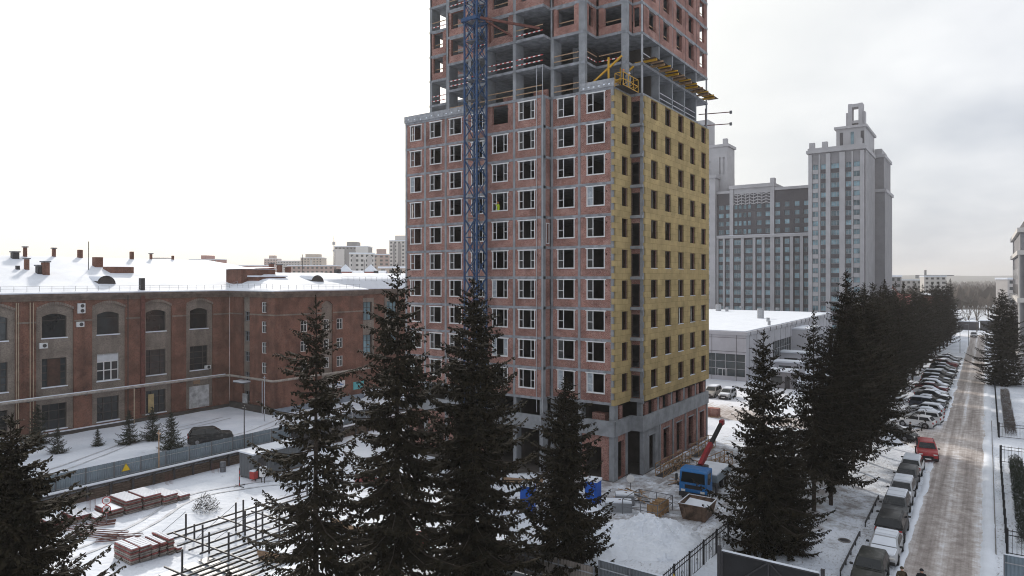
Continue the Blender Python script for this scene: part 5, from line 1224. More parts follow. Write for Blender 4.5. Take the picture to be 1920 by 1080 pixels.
# bare trees near the far end of the street
def bare_mesh(seed, h):
    g = random.Random(seed); mb = MB()
    def grow(p, d, L, r, dep):
        q = p + d * L; mb.tube([p, q], [r, r * .65], 4 if dep < 2 else 3, caps=False)
        if dep >= 4: return
        for i in range(3 if dep < 3 else 4):
            nd = (d + Vector((g.uniform(-.7, .7), g.uniform(-.7, .7), g.uniform(-.05, .45)))).normalized()
            grow(p.lerp(q, g.uniform(.55, 1)), nd, L * g.uniform(.5, .75), r * .55, dep + 1)
    grow(Vector((0, 0, 0)), Vector((0, 0, 1)), h * .36, h * .014, 0)
    return mb.mesh('branches', 'bark_pale')
BM = [bare_mesh(5, 11), bare_mesh(8, 13), bare_mesh(13, 10)]
for i in range(46):
    px_ = rnd.uniform(1800, 1930); d = rnd.uniform(205, 420)
    x, y = at_px(px_, d)
    if -9 < x < 3 and y < 285: x += rnd.choice((-12, 9))
    o = thing('bare_tree', 'bare leafless tree beyond the end of the street', 'tree', (x, y, 0), rnd.random() * 6.28, 'bare trees past the street end'); o.scale = [rnd.uniform(.8, 1.3)] * 3
    ob('trunk', BM[i % 3], o, (0, 0, 0))
# far woodland on the slope, too many to count
fw_ = MB()
for i in range(2600):
    px_ = rnd.uniform(1650, 1990) if i % 3 else rnd.uniform(-100, 1650); d = 430 * (6.0 ** rnd.random()); x, y = at_px(px_, d); h_ = rnd.uniform(7, 14); r = h_ * rnd.uniform(.22, .4); n0 = len(fw_.v)
    k = 5; a0 = rnd.random() * 6
    if px_ < 1650 and d < 950: continue
    fw_.v += [(x, y, h_)] + [(x + r * math.cos(a0 + 6.283 * j / k) * rnd.uniform(.6, 1.2), y + r * math.sin(a0 + 6.283 * j / k) * rnd.uniform(.6, 1.2), h_ * rnd.uniform(.3, .6)) for j in range(k)] + [(x + .3 * math.cos(j), y + .3 * math.sin(j), 0) for j in range(k)]
    for j in range(k): fw_.f.append((n0, n0 + 1 + j, n0 + 1 + (j + 1) % k)); fw_.f.append((n0 + 1 + j, n0 + 1 + (j + 1) % k, n0 + 6 + j)); fw_.m += [0, 0]
mat('far_trees', (.075, .062, .055), var=.4, scale=.05, rough=1)
o = fw_.build('far_woodland', 'far_trees'); stuff(o); tag(o, 'dark woodland scattered over the far slope', 'woodland')
# ================================================================ cars
def car_mat(name, c, snowy=.3):
    m, t, b = _base(name)
    n = nn(t, 'ShaderNodeTexNoise'); n.inputs['Scale'].default_value = 3.2; n.inputs['Detail'].default_value = 6; t.links.new(pos(t, True), n.inputs['Vector'])
    q = nn(t, 'ShaderNodeMapRange'); q.inputs['From Min'].default_value = .5; q.inputs['From Max'].default_value = .72; q.inputs['To Max'].default_value = snowy; t.links.new(n.outputs['Fac'], q.inputs['Value'])
    x = nn(t, 'ShaderNodeMix', data_type='RGBA'); x.inputs['A'].default_value = col4(c); x.inputs['B'].default_value = (.42, .41, .41, 1); t.links.new(q.outputs[0], x.inputs['Factor'])
    t.links.new(x.outputs['Result'], b.inputs['Base Color']); b.inputs['Roughness'].default_value = .5; b.inputs['Specular IOR Level'].default_value = .3; b.inputs['Coat Weight'].default_value = .14; b.inputs['Coat Roughness'].default_value = .15
for k, c in {'white': (.62, .63, .64), 'silver': (.36, .37, .39), 'grey': (.075, .078, .08), 'black': (.014, .015, .016), 'dkgreen': (.028, .03, .026), 'dkblue': (.03, .04, .06), 'red': (.33, .018, .022), 'dkred': (.12, .02, .025), 'champagne': (.3, .28, .25), 'blue': (.01, .13, .36)}.items(): car_mat('car_' + k, c, .4 if k in ('white', 'silver', 'champagne') else .14)
mat('tyre', (.02, .02, .021), rough=.9, var=.2); mat('rim', (.22, .22, .23), rough=.4, var=.1, metal=.5)
mat('car_glass', (.012, .015, .017), rough=.1, var=.2, spec=.42, obj=True); mat('lamp_clear', (.6, .6, .58), rough=.15, var=.05); mat('lamp_red', (.35, .015, .015), rough=.2, var=.1); mat('trim', (.03, .03, .032), rough=.6, var=.2)
def bev(mb, off=.05, seg=2):
    bm = bmesh.new(); vs_ = [bm.verts.new(v) for v in mb.v]
    for f, mi in zip(mb.f, mb.m):
        try: fc_ = bm.faces.new([vs_[i] for i in f]); fc_.material_index = mi
        except ValueError: pass
    bmesh.ops.remove_doubles(bm, verts=bm.verts, dist=1e-4); bmesh.ops.recalc_face_normals(bm, faces=bm.faces)
    ed = [e for e in bm.edges if len(e.link_faces) == 2 and e.calc_face_angle(0) > .45]
    bmesh.ops.bevel(bm, geom=ed, offset=off, segments=seg, affect='EDGES', profile=.5)
    out = MB(); bm.verts.ensure_lookup_table()
    for i, v in enumerate(bm.verts): v.index = i
    out.v = [tuple(v.co) for v in bm.verts]; out.f = [tuple(v.index for v in f.verts) for f in bm.faces]; out.m = [f.material_index for f in bm.faces]
    bm.free(); return out
CARS = {   # length, width, height, belt height, profile of the lower body (x, z), cabin base/roof x
    'hatch': dict(L=4.1, W=1.74, Hh=1.50, belt=.93, prof=[(-2.05, .42), (-2.05, .80), (-1.98, .95), (.75, .95), (1.75, .80), (2.0, .66), (2.05, .40)], cab=(-1.98, -1.55, .25, 1.0)),
    'sedan': dict(L=4.55, W=1.78, Hh=1.45, belt=.92, prof=[(-2.27, .42), (-2.27, .82), (-2.15, .98), (-1.45, 1.0), (.85, .95), (1.95, .80), (2.22, .64), (2.27, .40)], cab=(-1.75, -.95, .2, 1.05)),
    'suv': dict(L=4.6, W=1.86, Hh=1.72, belt=1.08, prof=[(-2.3, .5), (-2.3, .95), (-2.22, 1.10), (1.0, 1.10), (2.02, .98), (2.25, .80), (2.3, .46)], cab=(-2.22, -1.85, .35, 1.15)),
    'wagon': dict(L=4.4, W=1.76, Hh=1.60, belt=.98, prof=[(-2.2, .45), (-2.2, .85), (-2.14, 1.0), (.95, 1.0), (1.85, .84), (2.15, .68), (2.2, .42)], cab=(-2.14, -1.85, .3, 1.1))}
def lathe_x(mb, ring, cx_, cy, cz, n=18):       # ring: (r, y) pairs
    n0 = len(mb.v)
    for r, y in ring:
        for k in range(n): a = 2 * math.pi * k / n; mb.v.append((cx_ + r * math.cos(a), cy + y, cz + r * math.sin(a)))
    for i in range(len(ring) - 1):
        for k in range(n): mb.f.append((n0 + i * n + k, n0 + i * n + (k + 1) % n, n0 + (i + 1) * n + (k + 1) % n, n0 + (i + 1) * n + k)); mb.m.append(0)
CM = {}
for kn, c in CARS.items():
    w2 = c['W'] / 2; P_ = c['prof']; body = MB()
    secs = []
    top = [(x, z) for x, z in P_]
    n = len(top)
    # lower body: side outline extruded, pinched at the ends and tucked under at the sills
    def wid(x): return w2 * (1 - .10 * abs(x / (c['L'] / 2)) ** 4)
    for i in range(n - 1):
        (xa, za), (xb, zb) = top[i], top[i + 1]
        for s in (-1, 1):
            ya, yb = s * wid(xa), s * wid(xb); 
            body.q([(xa, ya * .93, .22), (xb, yb * .93, .22), (xb, yb, min(.5, zb)), (xa, ya, min(.5, za))]); body.q([(xa, ya, min(.5, za)), (xb, yb, min(.5, zb)), (xb, yb * .95, zb), (xa, ya * .95, za)])
        body.q([(xa, -wid(xa) * .95, za), (xa, wid(xa) * .95, za), (xb, wid(xb) * .95, zb), (xb, -wid(xb) * .95, zb)])
        body.q([(xa, -wid(xa) * .93, .22), (xa, wid(xa) * .93, .22), (xb, wid(xb) * .93, .22), (xb, -wid(xb) * .93, .22)])
    for x in (top[0][0], top[-1][0]):
        zz_ = top[0][1] if x < 0 else top[-1][1]; body.q([(x, -wid(x) * .93, .22), (x, wid(x) * .93, .22), (x, wid(x) * .95, zz_), (x, -wid(x) * .95, zz_)])
    r0, r1, r2, r3 = c['cab']; zb, zr = c['belt'] + .01, c['Hh']; wb, wr = w2 * .94, w2 * .74
    cab = MB(); rmx = (r1 + r2) / 2
    B4 = [(r0, zb), (r1, zr - .05), (rmx, zr), (r2, zr - .04), (r3, zb - .03)]
    def yy(z): return wb + (wr - wb) * (z - zb) / (zr - zb)
    for i in range(4):
        (xa, za), (xb, zb_) = B4[i], B4[i + 1]; cab.q([(xa, -yy(za), za), (xa, yy(za), za), (xb, yy(zb_), zb_), (xb, -yy(zb_), zb_)])
    for s in (-1, 1): cab.q([(x, s * yy(z), z) for x, z in B4])
    cab.q([(r0, -wb, zb), (r0, wb, zb), (r3, wb, zb), (r3, -wb, zb)])
    cab2 = bev(cab, .07, 2); b2_ = bev(body, .05, 2); n0 = len(b2_.v)
    b2_.v += cab2.v; b2_.f += [tuple(i + n0 for i in f) for f in cab2.f]; b2_.m += cab2.m
    b2_.m = [0] * len(b2_.m)
    def on_cab(x, z, s, o_=.012): return (x, s * (yy(z) + o_), z)
    gl = {}
    bl = lambda x0_, x1_, u: x0_ + (x1_ - x0_) * u
    zs0, zs1 = zb + .06, zr - .13; fs = (zs0 - zb) / (zr - zb); fe = (zs1 - zb) / (zr - zb)
    for nm, s in (('l', 1), ('r', -1)):
        xm = (r0 + r3) / 2 - .05
        gl['side_window_' + nm + 'f'] = MB().q([on_cab(xm + .05, zs0, s), on_cab(bl(r3, r2, fs) - .14, zs0, s), on_cab(bl(r3, r2, fe) - .12, zs1, s), on_cab(xm + .05, zs1, s)])
        gl['side_window_' + nm + 'r'] = MB().q([on_cab(bl(r0, r1, fs) + .16, zs0, s), on_cab(xm - .05, zs0, s), on_cab(xm - .05, zs1, s), on_cab(bl(r0, r1, fe) + .16, zs1, s)])
    def slope(ra, rb, o_):
        u0, u1 = .12, .86; p0 = (bl(ra, rb, u0) + o_, bl(zb, zr - .05, u0) + .012); p1 = (bl(ra, rb, u1) + o_, bl(zb, zr - .05, u1) + .012)
        return MB().q([(p0[0], -yy(p0[1]) + .1, p0[1]), (p0[0], yy(p0[1]) - .1, p0[1]), (p1[0], yy(p1[1]) - .1, p1[1]), (p1[0], -yy(p1[1]) + .1, p1[1])])
    gl['windscreen'] = slope(r3, r2, .012); gl['rear_window'] = slope(r0, r1, -.012)
    whl = MB(); lathe_x(whl, [(.20, -.10), (.30, -.11), (.325, -.07), (.325, .07), (.30, .11), (.20, .10)], 0, 0, 0)
    rim = MB(); lathe_x(rim, [(.02, -.085), (.10, -.09), (.205, -.075), (.205, .075), (.10, .09), (.02, .085)], 0, 0, 0, 14)
    arch_ = MB(); lathe_x(arch_, [(.02, 0), (.40, 0), (.40, .02)], 0, 0, 0, 16)
    hl_ = MB().box(-.16, .06, -.17, .17, -.07, .07); tl_ = MB().box(-.04, .10, -.11, .11, -.13, .13)
    sn1 = MB(); 
    for (xa, za), (xb, zb_) in (((r1 - .02, zr - .045), (rmx, zr)), ((rmx, zr), (r2 - .03, zr - .04))):
        sn1.q([(xa, -yy(za) + .07, za + .07), (xa, yy(za) - .07, za + .07), (xb, yy(zb_) - .07, zb_ + .08), (xb, -yy(zb_) + .07, zb_ + .08)])
        for s in (-1, 1): sn1.q([(xa, s * (yy(za) - .07), za + .07), (xb, s * (yy(zb_) - .07), zb_ + .08), (xb, s * (yy(zb_) - .02), zb_ - .01), (xa, s * (yy(za) - .02), za - .01)])
    for xa, za in ((r1 - .02, zr - .045), (r2 - .03, zr - .04)): sn1.q([(xa, -yy(za) + .07, za + .07), (xa, yy(za) - .07, za + .07), (xa + (-.07 if xa < 0 else .07), yy(za) - .05, za - .03), (xa + (-.07 if xa < 0 else .07), -yy(za) + .05, za - .03)])
    hx = [(x, z) for x, z in P_ if x > r3 - .1]; hx = [(r3 + .03, bl(P_[-4][1], P_[-3][1], (r3 - P_[-4][0]) / (P_[-3][0] - P_[-4][0])))] + [P_[-3]]
    sn2 = MB().q([(hx[0][0], -w2 * .78, hx[0][1] + .05), (hx[0][0], w2 * .78, hx[0][1] + .05), (hx[1][0], w2 * .72, hx[1][1] + .05), (hx[1][0], -w2 * .72, hx[1][1] + .05)])
    sn2.q([(hx[1][0], -w2 * .72, hx[1][1] + .05), (hx[1][0], w2 * .72, hx[1][1] + .05), (hx[1][0] + .05, w2 * .74, hx[1][1] - .02), (hx[1][0] + .05, -w2 * .74, hx[1][1] - .02)])
    for s in (-1, 1): sn2.q([(hx[0][0], s * w2 * .78, hx[0][1] + .05), (hx[1][0], s * w2 * .72, hx[1][1] + .05), (hx[1][0], s * w2 * .78, hx[1][1] - .01), (hx[0][0], s * w2 * .85, hx[0][1] - .01)])
    sn3 = slope(r3, r2, .04); sn4 = slope(r0, r1, -.04)
    CM[kn] = dict(body=b2_.mesh('body', 'car_white', True), glass={k: v.mesh('glass', 'car_glass') for k, v in gl.items()}, tyre=whl.mesh('wheel', 'tyre'), rim=rim.mesh('rim', 'rim'), arch=arch_.mesh('wheel_arch', 'trim'),
                  head=bev(hl_, .03, 1).mesh('headlight', 'lamp_clear'), tail=bev(tl_, .03, 1).mesh('taillight', 'lamp_red'), roofsnow=sn1.mesh('roof_snow', 'snow'), hoodsnow=sn2.mesh('bonnet_snow', 'snow'), ws=sn3.mesh('windscreen_snow', 'snow'), rs=sn4.mesh('rear_snow', 'snow'),
                  mirror=bev(MB().box(-.06, .06, -.10, .10, -.06, .07), .03, 1).mesh('mirror', 'trim'), bump=bev(MB().box(-.09, .06, -w2 * .86, w2 * .86, -.11, .11), .03, 1).mesh('bumper', 'trim'),
                  plate=MB().box(0, .015, -.26, .26, -.06, .06).mesh('number_plate', 'paint_white'), grille=MB().box(0, .02, -.45, .45, -.09, .09).mesh('grille', 'black_plastic'), rail=MB().box(r1 + .1, r2 - .1, -.025, .025, 0, .05).mesh('roof_rail', 'trim'), wiper=MB().beam((0, -.5, 0), (.02, .2, .05), .025).mesh('wiper', 'black_plastic'))
def car(kind, color, x, y, rz_, label, snow='rb', group=None, name='parked_car', z=0):
    c, m_ = CARS[kind], CM[kind]; L2, w2 = c['L'] / 2, c['W'] / 2; P_ = c['prof']
    o = thing(name, label, 'car', (x, y, z), rz_, group); o.scale = (1.06, 1.07, 1.06)
    b = ob('body', m_['body'], o, (0, 0, 0)); b.material_slots[0].link = 'OBJECT'; b.material_slots[0].material = M['car_' + color]
    for k, me in m_['glass'].items(): ob({'windscreen': 'windscreen', 'rear_window': 'rear_window'}.get(k, 'side_window'), me, o, (0, 0, 0))
    for sx_ in (-1, 1):
        for sy_ in (-1, 1):
            xx = sx_ * c['L'] * .295 - .03; wo = ob('wheel', m_['tyre'], o, (xx, sy_ * (w2 - .10), .325)); ob('rim', m_['rim'], wo, (0, sy_ * .04, 0))
            ob('wheel_arch', m_['arch'], o, (xx, sy_ * (w2 - .025) - .01, .345))
    for sy_ in (-1, 1):
        ob('headlight', m_['head'], o, (L2 - .10, sy_ * w2 * .66, P_[-2][1] - .02)); ob('taillight', m_['tail'], o, (-L2 + .0, sy_ * w2 * .76, P_[1][1] - .05)); ob('mirror', m_['mirror'], o, (c['cab'][3] - .28, sy_ * (w2 + .06), c['belt'] + .08))
        if kind in ('suv', 'wagon'): ob('roof_rail', m_['rail'], o, (0, sy_ * w2 * .66, c['Hh'] - .06))
    ob('bumper', m_['bump'], o, (L2 - .02, 0, .36)); ob('bumper', m_['bump'], o, (-L2 + .05, 0, .38))
    ob('number_plate', m_['plate'], o, (L2 + .045, 0, .38)); ob('number_plate', m_['plate'], o, (-L2 - .06, 0, .62)); ob('grille', m_['grille'], o, (L2 + .005, 0, .56))
    if 'r' in snow: ob('roof_snow', m_['roofsnow'], o, (0, 0, 0))
    if 'b' in snow: ob('bonnet_snow', m_['hoodsnow'], o, (0, 0, 0))
    if 'w' in snow: ob('windscreen_snow', m_['ws'], o, (0, 0, 0))
    if 't' in snow: ob('rear_snow', m_['rs'], o, (0, 0, 0))
    return o
KG = 'cars parked along the verge'; DN, UPW_ = R(-90), R(90)
car('hatch', 'dkgreen', -6.1, 48.6, DN, 'dark green hatchback with a bare roof beside the walking couple', '', KG)
car('sedan', 'silver', -5.75, 53.4, DN, 'silver sedan fully capped with snow between two dark cars', 'rbw', KG)
car('suv', 'black', -5.85, 58.2, UPW_, 'black four-wheel-drive car with roof rails seen from behind', '', KG)
car('wagon', 'grey', -6.05, 63.0, DN, 'dark grey wagon with a dusted roof and bare bonnet', 'r', KG)
car('wagon', 'silver', -6.05, 67.9, DN, 'silver wagon with a smooth snowy roof and bonnet', 'rb', KG)
car('hatch', 'grey', -6.1, 73.2, DN, 'dark grey hatchback without snow parked behind the white wagon', '', KG)
car('wagon', 'white', -6.05, 78.2, UPW_, 'white wagon with tall red tail lights', 'r', KG)
car('suv', 'red', -5.3, 85.2, DN + .12, 'bright red four-wheel-drive car at the head of the line', '', KG)
car('sedan', 'black', -9.0, 93.2, R(-16), 'long black sedan pulling out of the side lane', '', None)
q_ = G(1826, 632); car('wagon', 'silver', q_.x, q_.y, DN, 'pale car at the far street corner', 'r', None)
lot = [('hatch', 'white', 102.2, 1, '', 'clean white hatchback first in the angled parking row'), ('wagon', 'white', 105.5, 1, 'r', 'white wagon second in the angled parking row'), ('sedan', 'silver', 108.9, 1, 'rt', 'silver sedan with snowy rear window in the angled row'), ('hatch', 'silver', 112.6, 1, 'rbwt', 'snow-covered pale hatchback in the angled row'),
       ('wagon', 'dkblue', 117.2, -1, 'r', None), ('sedan', 'black', 120.6, -1, 'rb', None), ('sedan', 'black', 126.4, -1, 'rbw', None), ('sedan', 'silver', 130.2, -1, 'rbw', None), ('sedan', 'dkred', 135.6, -1, 'rb', None), ('hatch', 'silver', 139.6, -1, 'rbw', None),
       ('sedan', 'black', 143.8, -1, 'r', None), ('wagon', 'black', 147.6, -1, 'rb', None), ('suv', 'black', 152.4, -1, 'r', None), ('sedan', 'grey', 156.6, -1, 'rb', None), ('sedan', 'black', 162.8, -1, 'rb', None), ('wagon', 'grey', 167, -1, 'r', None), ('suv', 'dkred', 173.4, -1, 'r', None), ('sedan', 'silver', 178, -1, 'rb', None), ('hatch', 'black', 184, -1, 'rb', None), ('sedan', 'silver', 190, -1, 'rbw', None)]
for i, (k, c, y, dr, sn_, lab) in enumerate(lot):
    kn = {'dkblue': 'dark blue', 'dkred': 'dark red'}.get(c, c) + ' ' + {'suv': 'crossover', 'hatch': 'hatchback'}.get(k, k)
    car(k, c, -7.3 + rnd.uniform(-.3, .3), y, (R(170) if dr > 0 else R(-12)) + rnd.uniform(-.05, .05), lab or (kn + ', the ' + ORD[i] + ' car of the angled row counting from the clean white hatchback'), sn_, 'cars in the angled parking row')
q_ = G(395, 829); car('suv', 'black', q_.x, q_.y, R(62), 'large black four-wheel-drive car alone in the factory yard', '', None)
q_ = G(1336, 743); car('wagon', 'champagne', q_.x, q_.y, DN, 'beige wagon in front of the glazed hall', 'r', None)
q_ = G(1364, 746); car('hatch', 'silver', q_.x, q_.y, DN, 'silver hatchback in front of the glazed hall', 'rb', None)

# ================================================================ people
mat('cloth_olive', (.06, .048, .03), var=.2, scale=6, rough=.95); mat('cloth_black', (.014, .015, .018), var=.2, scale=6, rough=.95); mat('cloth_navy', (.025, .03, .045), var=.2, scale=6, rough=.95); mat('hivis', (.55, .72, .03), var=.1, scale=6); mat('helmet_orange', (.70, .22, .02), rough=.4, var=.05); mat('cloth_grey', (.25, .26, .27), var=.2, scale=6)
def person(loc, rz_, jacket, pants, hat, label, pose=0, hoodc=None):
    J = {'pel': (0, 0, .95), 'waist': (0, 0, 1.1), 'chest': (.02, 0, 1.32), 'neck': (.02, 0, 1.5), 'head': (.05, 0, 1.64), 'top': (.04, 0, 1.72)}
    E = [('pel', 'waist'), ('waist', 'chest'), ('chest', 'neck'), ('neck', 'head'), ('head', 'top')]
    st_ = .16 if pose == 0 else .04
    for s, n in ((1, 'l'), (-1, 'r')):
        J['sh' + n] = (.0, .19 * s, 1.42); J['hip' + n] = (0, .10 * s, .90); J['kn' + n] = (.07 + s * st_ * .6, .11 * s, .50); J['an' + n] = (s * st_ - .03, .11 * s, .10); J['to' + n] = (s * st_ + .15, .13 * s, .05)
        if pose == 1 and s > 0: J['el' + n] = (.20, .30, 1.30); J['wr' + n] = (.45, .26, 1.42); J['fi' + n] = (.56, .25, 1.46)
        else: J['el' + n] = (-.02 - s * .05, .27 * s, 1.14); J['wr' + n] = (.10 - s * .06, .27 * s, .90); J['fi' + n] = (.15 - s * .06, .26 * s, .80)
        E += [('chest', 'sh' + n), ('sh' + n, 'el' + n), ('el' + n, 'wr' + n), ('wr' + n, 'fi' + n), ('pel', 'hip' + n), ('hip' + n, 'kn' + n), ('kn' + n, 'an' + n), ('an' + n, 'to' + n)]
    rad = dict(pel=(.17, .15), waist=(.16, .14), chest=(.20, .15), neck=(.075, .075), head=(.10, .10), top=(.075, .075), sh=(.095, .095), el=(.07, .07), wr=(.05, .05), fi=(.035, .025), hip=(.12, .12), kn=(.085, .085), an=(.06, .06), to=(.05, .045))
    ks = list(J); me = bpy.data.meshes.new('body'); me.from_pydata([J[k] for k in ks], [(ks.index(a), ks.index(b_)) for a, b_ in E], [])
    tmp = bpy.data.objects.new('tmp_person', me); col.objects.link(tmp); md = tmp.modifiers.new('s', 'SKIN'); tmp.modifiers.new('d', 'SUBSURF').levels = 1
    for i, k in enumerate(ks):
        sv = me.skin_vertices[0].data[i]; kk = k if k in rad else k[:2] if k[:2] in rad else k[:3]; sv.radius = rad[kk]; sv.use_root = (k == 'pel')
    dg = bpy.context.evaluated_depsgraph_get(); nm = bpy.data.meshes.new_from_object(tmp.evaluated_get(dg)); bpy.data.objects.remove(tmp)
    nm.materials.clear(); 
    for k in (jacket, pants, 'skin', 'black_plastic'): nm.materials.append(M[k])
    for p in nm.polygons:
        c = p.center; p.use_smooth = True
        p.material_index = 2 if c.z > 1.53 else (3 if c.z < .12 else (1 if c.z < .86 and abs(c.y) < .22 else (3 if (abs(c.y) > .2 and c.z < .88) else 0)))
        if pose == 1 and c.x > .46: p.material_index = 2
    o = thing('person', label, 'person', loc, rz_); nm.name = 'body'; ob('body', nm, o, (0, 0, 0))
    hm = MB(); n = 12
    for i in range(5):
        a = i / 4 * math.pi / 2
        for k in range(n): t_ = 6.283 * k / n; hm.v.append((.04 + .128 * math.cos(a) * math.cos(t_), .118 * math.cos(a) * math.sin(t_), 1.66 + .125 * math.sin(a)))
    for i in range(4):
        for k in range(n): hm.f.append((i * n + k, i * n + (k + 1) % n, (i + 1) * n + (k + 1) % n, (i + 1) * n + k)); hm.m.append(0)
    ob('hat', hm.mesh('hat', hat, True), o, (0, 0, 0))
    # face: nose and eyes
    fcm = MB().box(.155, .18, -.012, .012, 1.60, 1.65); ob('nose', fcm.mesh('nose', 'skin'), o, (0, 0, 0))
    return o
q_ = G(1691, 1063, 1.78); person((q_.x, q_.y, 0.02), R(95), 'cloth_olive', 'cloth_black', 'cloth_olive', 'person in an olive hooded coat walking beside the parked cars')
q_ = G(1728, 1067, 1.78); person((q_.x, q_.y, 0.02), R(92), 'cloth_black', 'cloth_navy', 'cloth_black', 'person in a black cap and jacket walking along the street')
q_ = G(1706, 818); person((q_.x, q_.y, 0.02), R(10), 'cloth_black', 'cloth_black', 'cloth_black', 'person in dark clothes standing beside the black sedan', 0)
person((-41.65, 56.66, Z1 + 6 * ST + .02), R(-115), 'hivis', 'cloth_navy', 'helmet_orange', 'worker in a yellow hi-vis jacket and orange helmet leaning at a high window', 1)
# ================================================================ construction site
ZS = -1.0
def G1(px, py): return G(px, py, ZS)
# ---- corrugated fences
mat('fence_blue', (.19, .235, .27), rough=.5, var=.12, scale=.8, rand=.06); mat('fence_grey', (.12, .13, .14), rough=.5, var=.12, scale=.8, rand=.06); mat('fence_beige', (.20, .175, .155), var=.2, scale=1)
def corrugated(L, h_, m_, pitch=.2, amp=.022):
    mb = MB(); n = int(L / pitch * 4); ps = []
    for i in range(n + 1):
        u = i / n * L; k = i % 4; ps.append((u, amp if k in (1, 2) else -amp))
    for i in range(n): mb.q([(ps[i][0], ps[i][1], 0), (ps[i + 1][0], ps[i + 1][1], 0), (ps[i + 1][0], ps[i + 1][1], h_), (ps[i][0], ps[i][1], h_)])
    return mb.mesh('fence_panel', m_)
def fence(name, label, p, q, h_, m_, post='steel_grey', PL=2.5, z=0, postside=-1, railm='steel_light', cap=False):
    p, q = Vector((*p, z)), Vector((*q, z)); d = q - p; n = max(1, round(d.length / PL)); L = d.length / n; a = math.atan2(d.y, d.x)
    o = thing(name, label, 'fence', p, a); pm = corrugated(L - .015, h_, m_); pom = MB().box(-.04, .04, -.04, .04, -.3, h_ + .05).mesh('post', post); rm = MB().box(0, L - .01, -.02, .02, -.03, .03).mesh('rail', railm)
    for i in range(n):
        ob('fence_panel', pm, o, (i * L, 0, .04)); ob('post', pom, o, (i * L, postside * .08, 0))
        for zz_ in (h_ * .22, h_ * .78): ob('rail', rm, o, (i * L, postside * .06, zz_))
    ob('post', pom, o, (d.length, postside * .08, 0))
    if cap: MB().box(0, d.length, -.04, .05, h_ + .04, h_ + .09).build('snow_cap', 'snow', o, loc=(0, 0, 0))
    return o
fence('metal_fence', 'long blue-grey corrugated fence between the factory yard and the site', (-68.0, 6), (-68.0, 80), 1.78, 'fence_blue')
fence('metal_fence', 'grey corrugated fence at the foot of the bushy spruce', (-19.4, 36.9), (-15.3, 36.9), 2.0, 'fence_grey', cap=True)
fence('metal_fence', 'plain beige-brown fence section joining the grey corrugated one', (-29.5, 36.3), (-19.6, 36.6), 1.6, 'fence_beige')
fence('metal_fence', 'blue corrugated fence at the end of the wrought-iron railing', (.9, 52.2), (9, 52.2), 2.0, 'fence_blue', cap=True)
# ---- retaining wall of steel piles and timber lagging under the long fence
rw = thing('retaining_wall', 'low retaining wall of dark timber lagging between steel piles', 'wall', (-67.2, 40, ZS))
for i in range(36):
    y = 8 + i * 2.0
    pl_ = MB().box(-67.2, -67.0, y - .1, y + .1, ZS - .2, .16).build('steel_pile', 'steel_dark', rw)
    for k in range(4): MB().box(-67.24 + rnd.uniform(0, .03), -67.12 + rnd.uniform(0, .02), y + .11, y + 1.89, ZS + .0 + k * .24, ZS + .22 + k * .24).build('lagging_plank', 'wood_dark', rw)
MB().box(-67.45, -66.85, 7.9, 79, .17, .33).build('capping_beam', 'steel_dark', rw); MB().box(-67.42, -66.9, 7.9, 79, .33, .42).build('snow_cap', 'snow', rw)
# ---- warning triangle on the fence, two round signs on a post
def disc(mb, c, r, n=20, x=0, mi=0): mb.q([(c[0] + x, c[1] + r * math.cos(6.2832 * i / n), c[2] + r * math.sin(6.2832 * i / n)) for i in range(n)], mi); return mb
y_ = onX(236, -67.86); tr = thing('warning_sign', 'yellow warning triangle fixed on the blue-grey fence', 'sign', (-67.84, y_, .75))
MB().prism([(-.42, 0), (.42, 0), (0, .74)], 0, .02).build('triangle', 'sign_yellow', tr, loc=(0, 0, 0)); bpy.data.objects[tr.children[0].name].rotation_euler = (R(90), 0, R(90))
MB().q([(.005, -.02, .18), (.005, .10, .18), (.005, .10, .24), (.005, .02, .46), (.005, -.10, .34)]).q([(.005, -.2, .1), (.005, .2, .1), (.005, .2, .15), (.005, -.2, .15)]).build('symbol', 'sign_black', tr, loc=(0, 0, 0))
bd = MB()
for a, c in (((-.42, 0), (.42, 0)), ((.42, 0), (0, .74)), ((0, .74), (-.42, 0))): bd.beam((.008, a[0] * .93, a[1] * .93 + .02), (.008, c[0] * .93, c[1] * .93 + .02), .04, .01)
bd.build('border', 'sign_black', tr, loc=(0, 0, 0))
q_ = G1(200, 985); sg = thing('sign_post', 'post with two round red-rimmed prohibition signs by the panel stacks', 'sign', q_, R(-38))
MB().tube([(0, 0, -.1), (0, 0, 2.5)], .035, 6).build('post', 'steel_grey', sg, loc=(0, 0, 0))
for z_, kind in ((2.05, 0), (1.35, 1)):
    s_ = disc(MB(), (.05, 0, z_), .34).build('sign_plate', 'paint_red', sg, loc=(0, 0, 0)); disc(MB(), (.056, 0, z_), .27).build('sign_face', 'paint_white', s_, loc=(0, 0, 0))
    mk = MB()
    if kind: mk.beam((.062, -.2, z_ + .16), (.062, .2, z_ - .16), .05, .01).box(.058, .064, -.12, .12, z_ - .03, z_ + .05).build('symbol', 'paint_red', s_, loc=(0, 0, 0))
    else:
        for k in range(3): mk.box(.058, .064, -.15, .15, z_ - .11 + k * .09, z_ - .07 + k * .09)
        mk.build('lettering', 'steel_grey', s_, loc=(0, 0, 0))
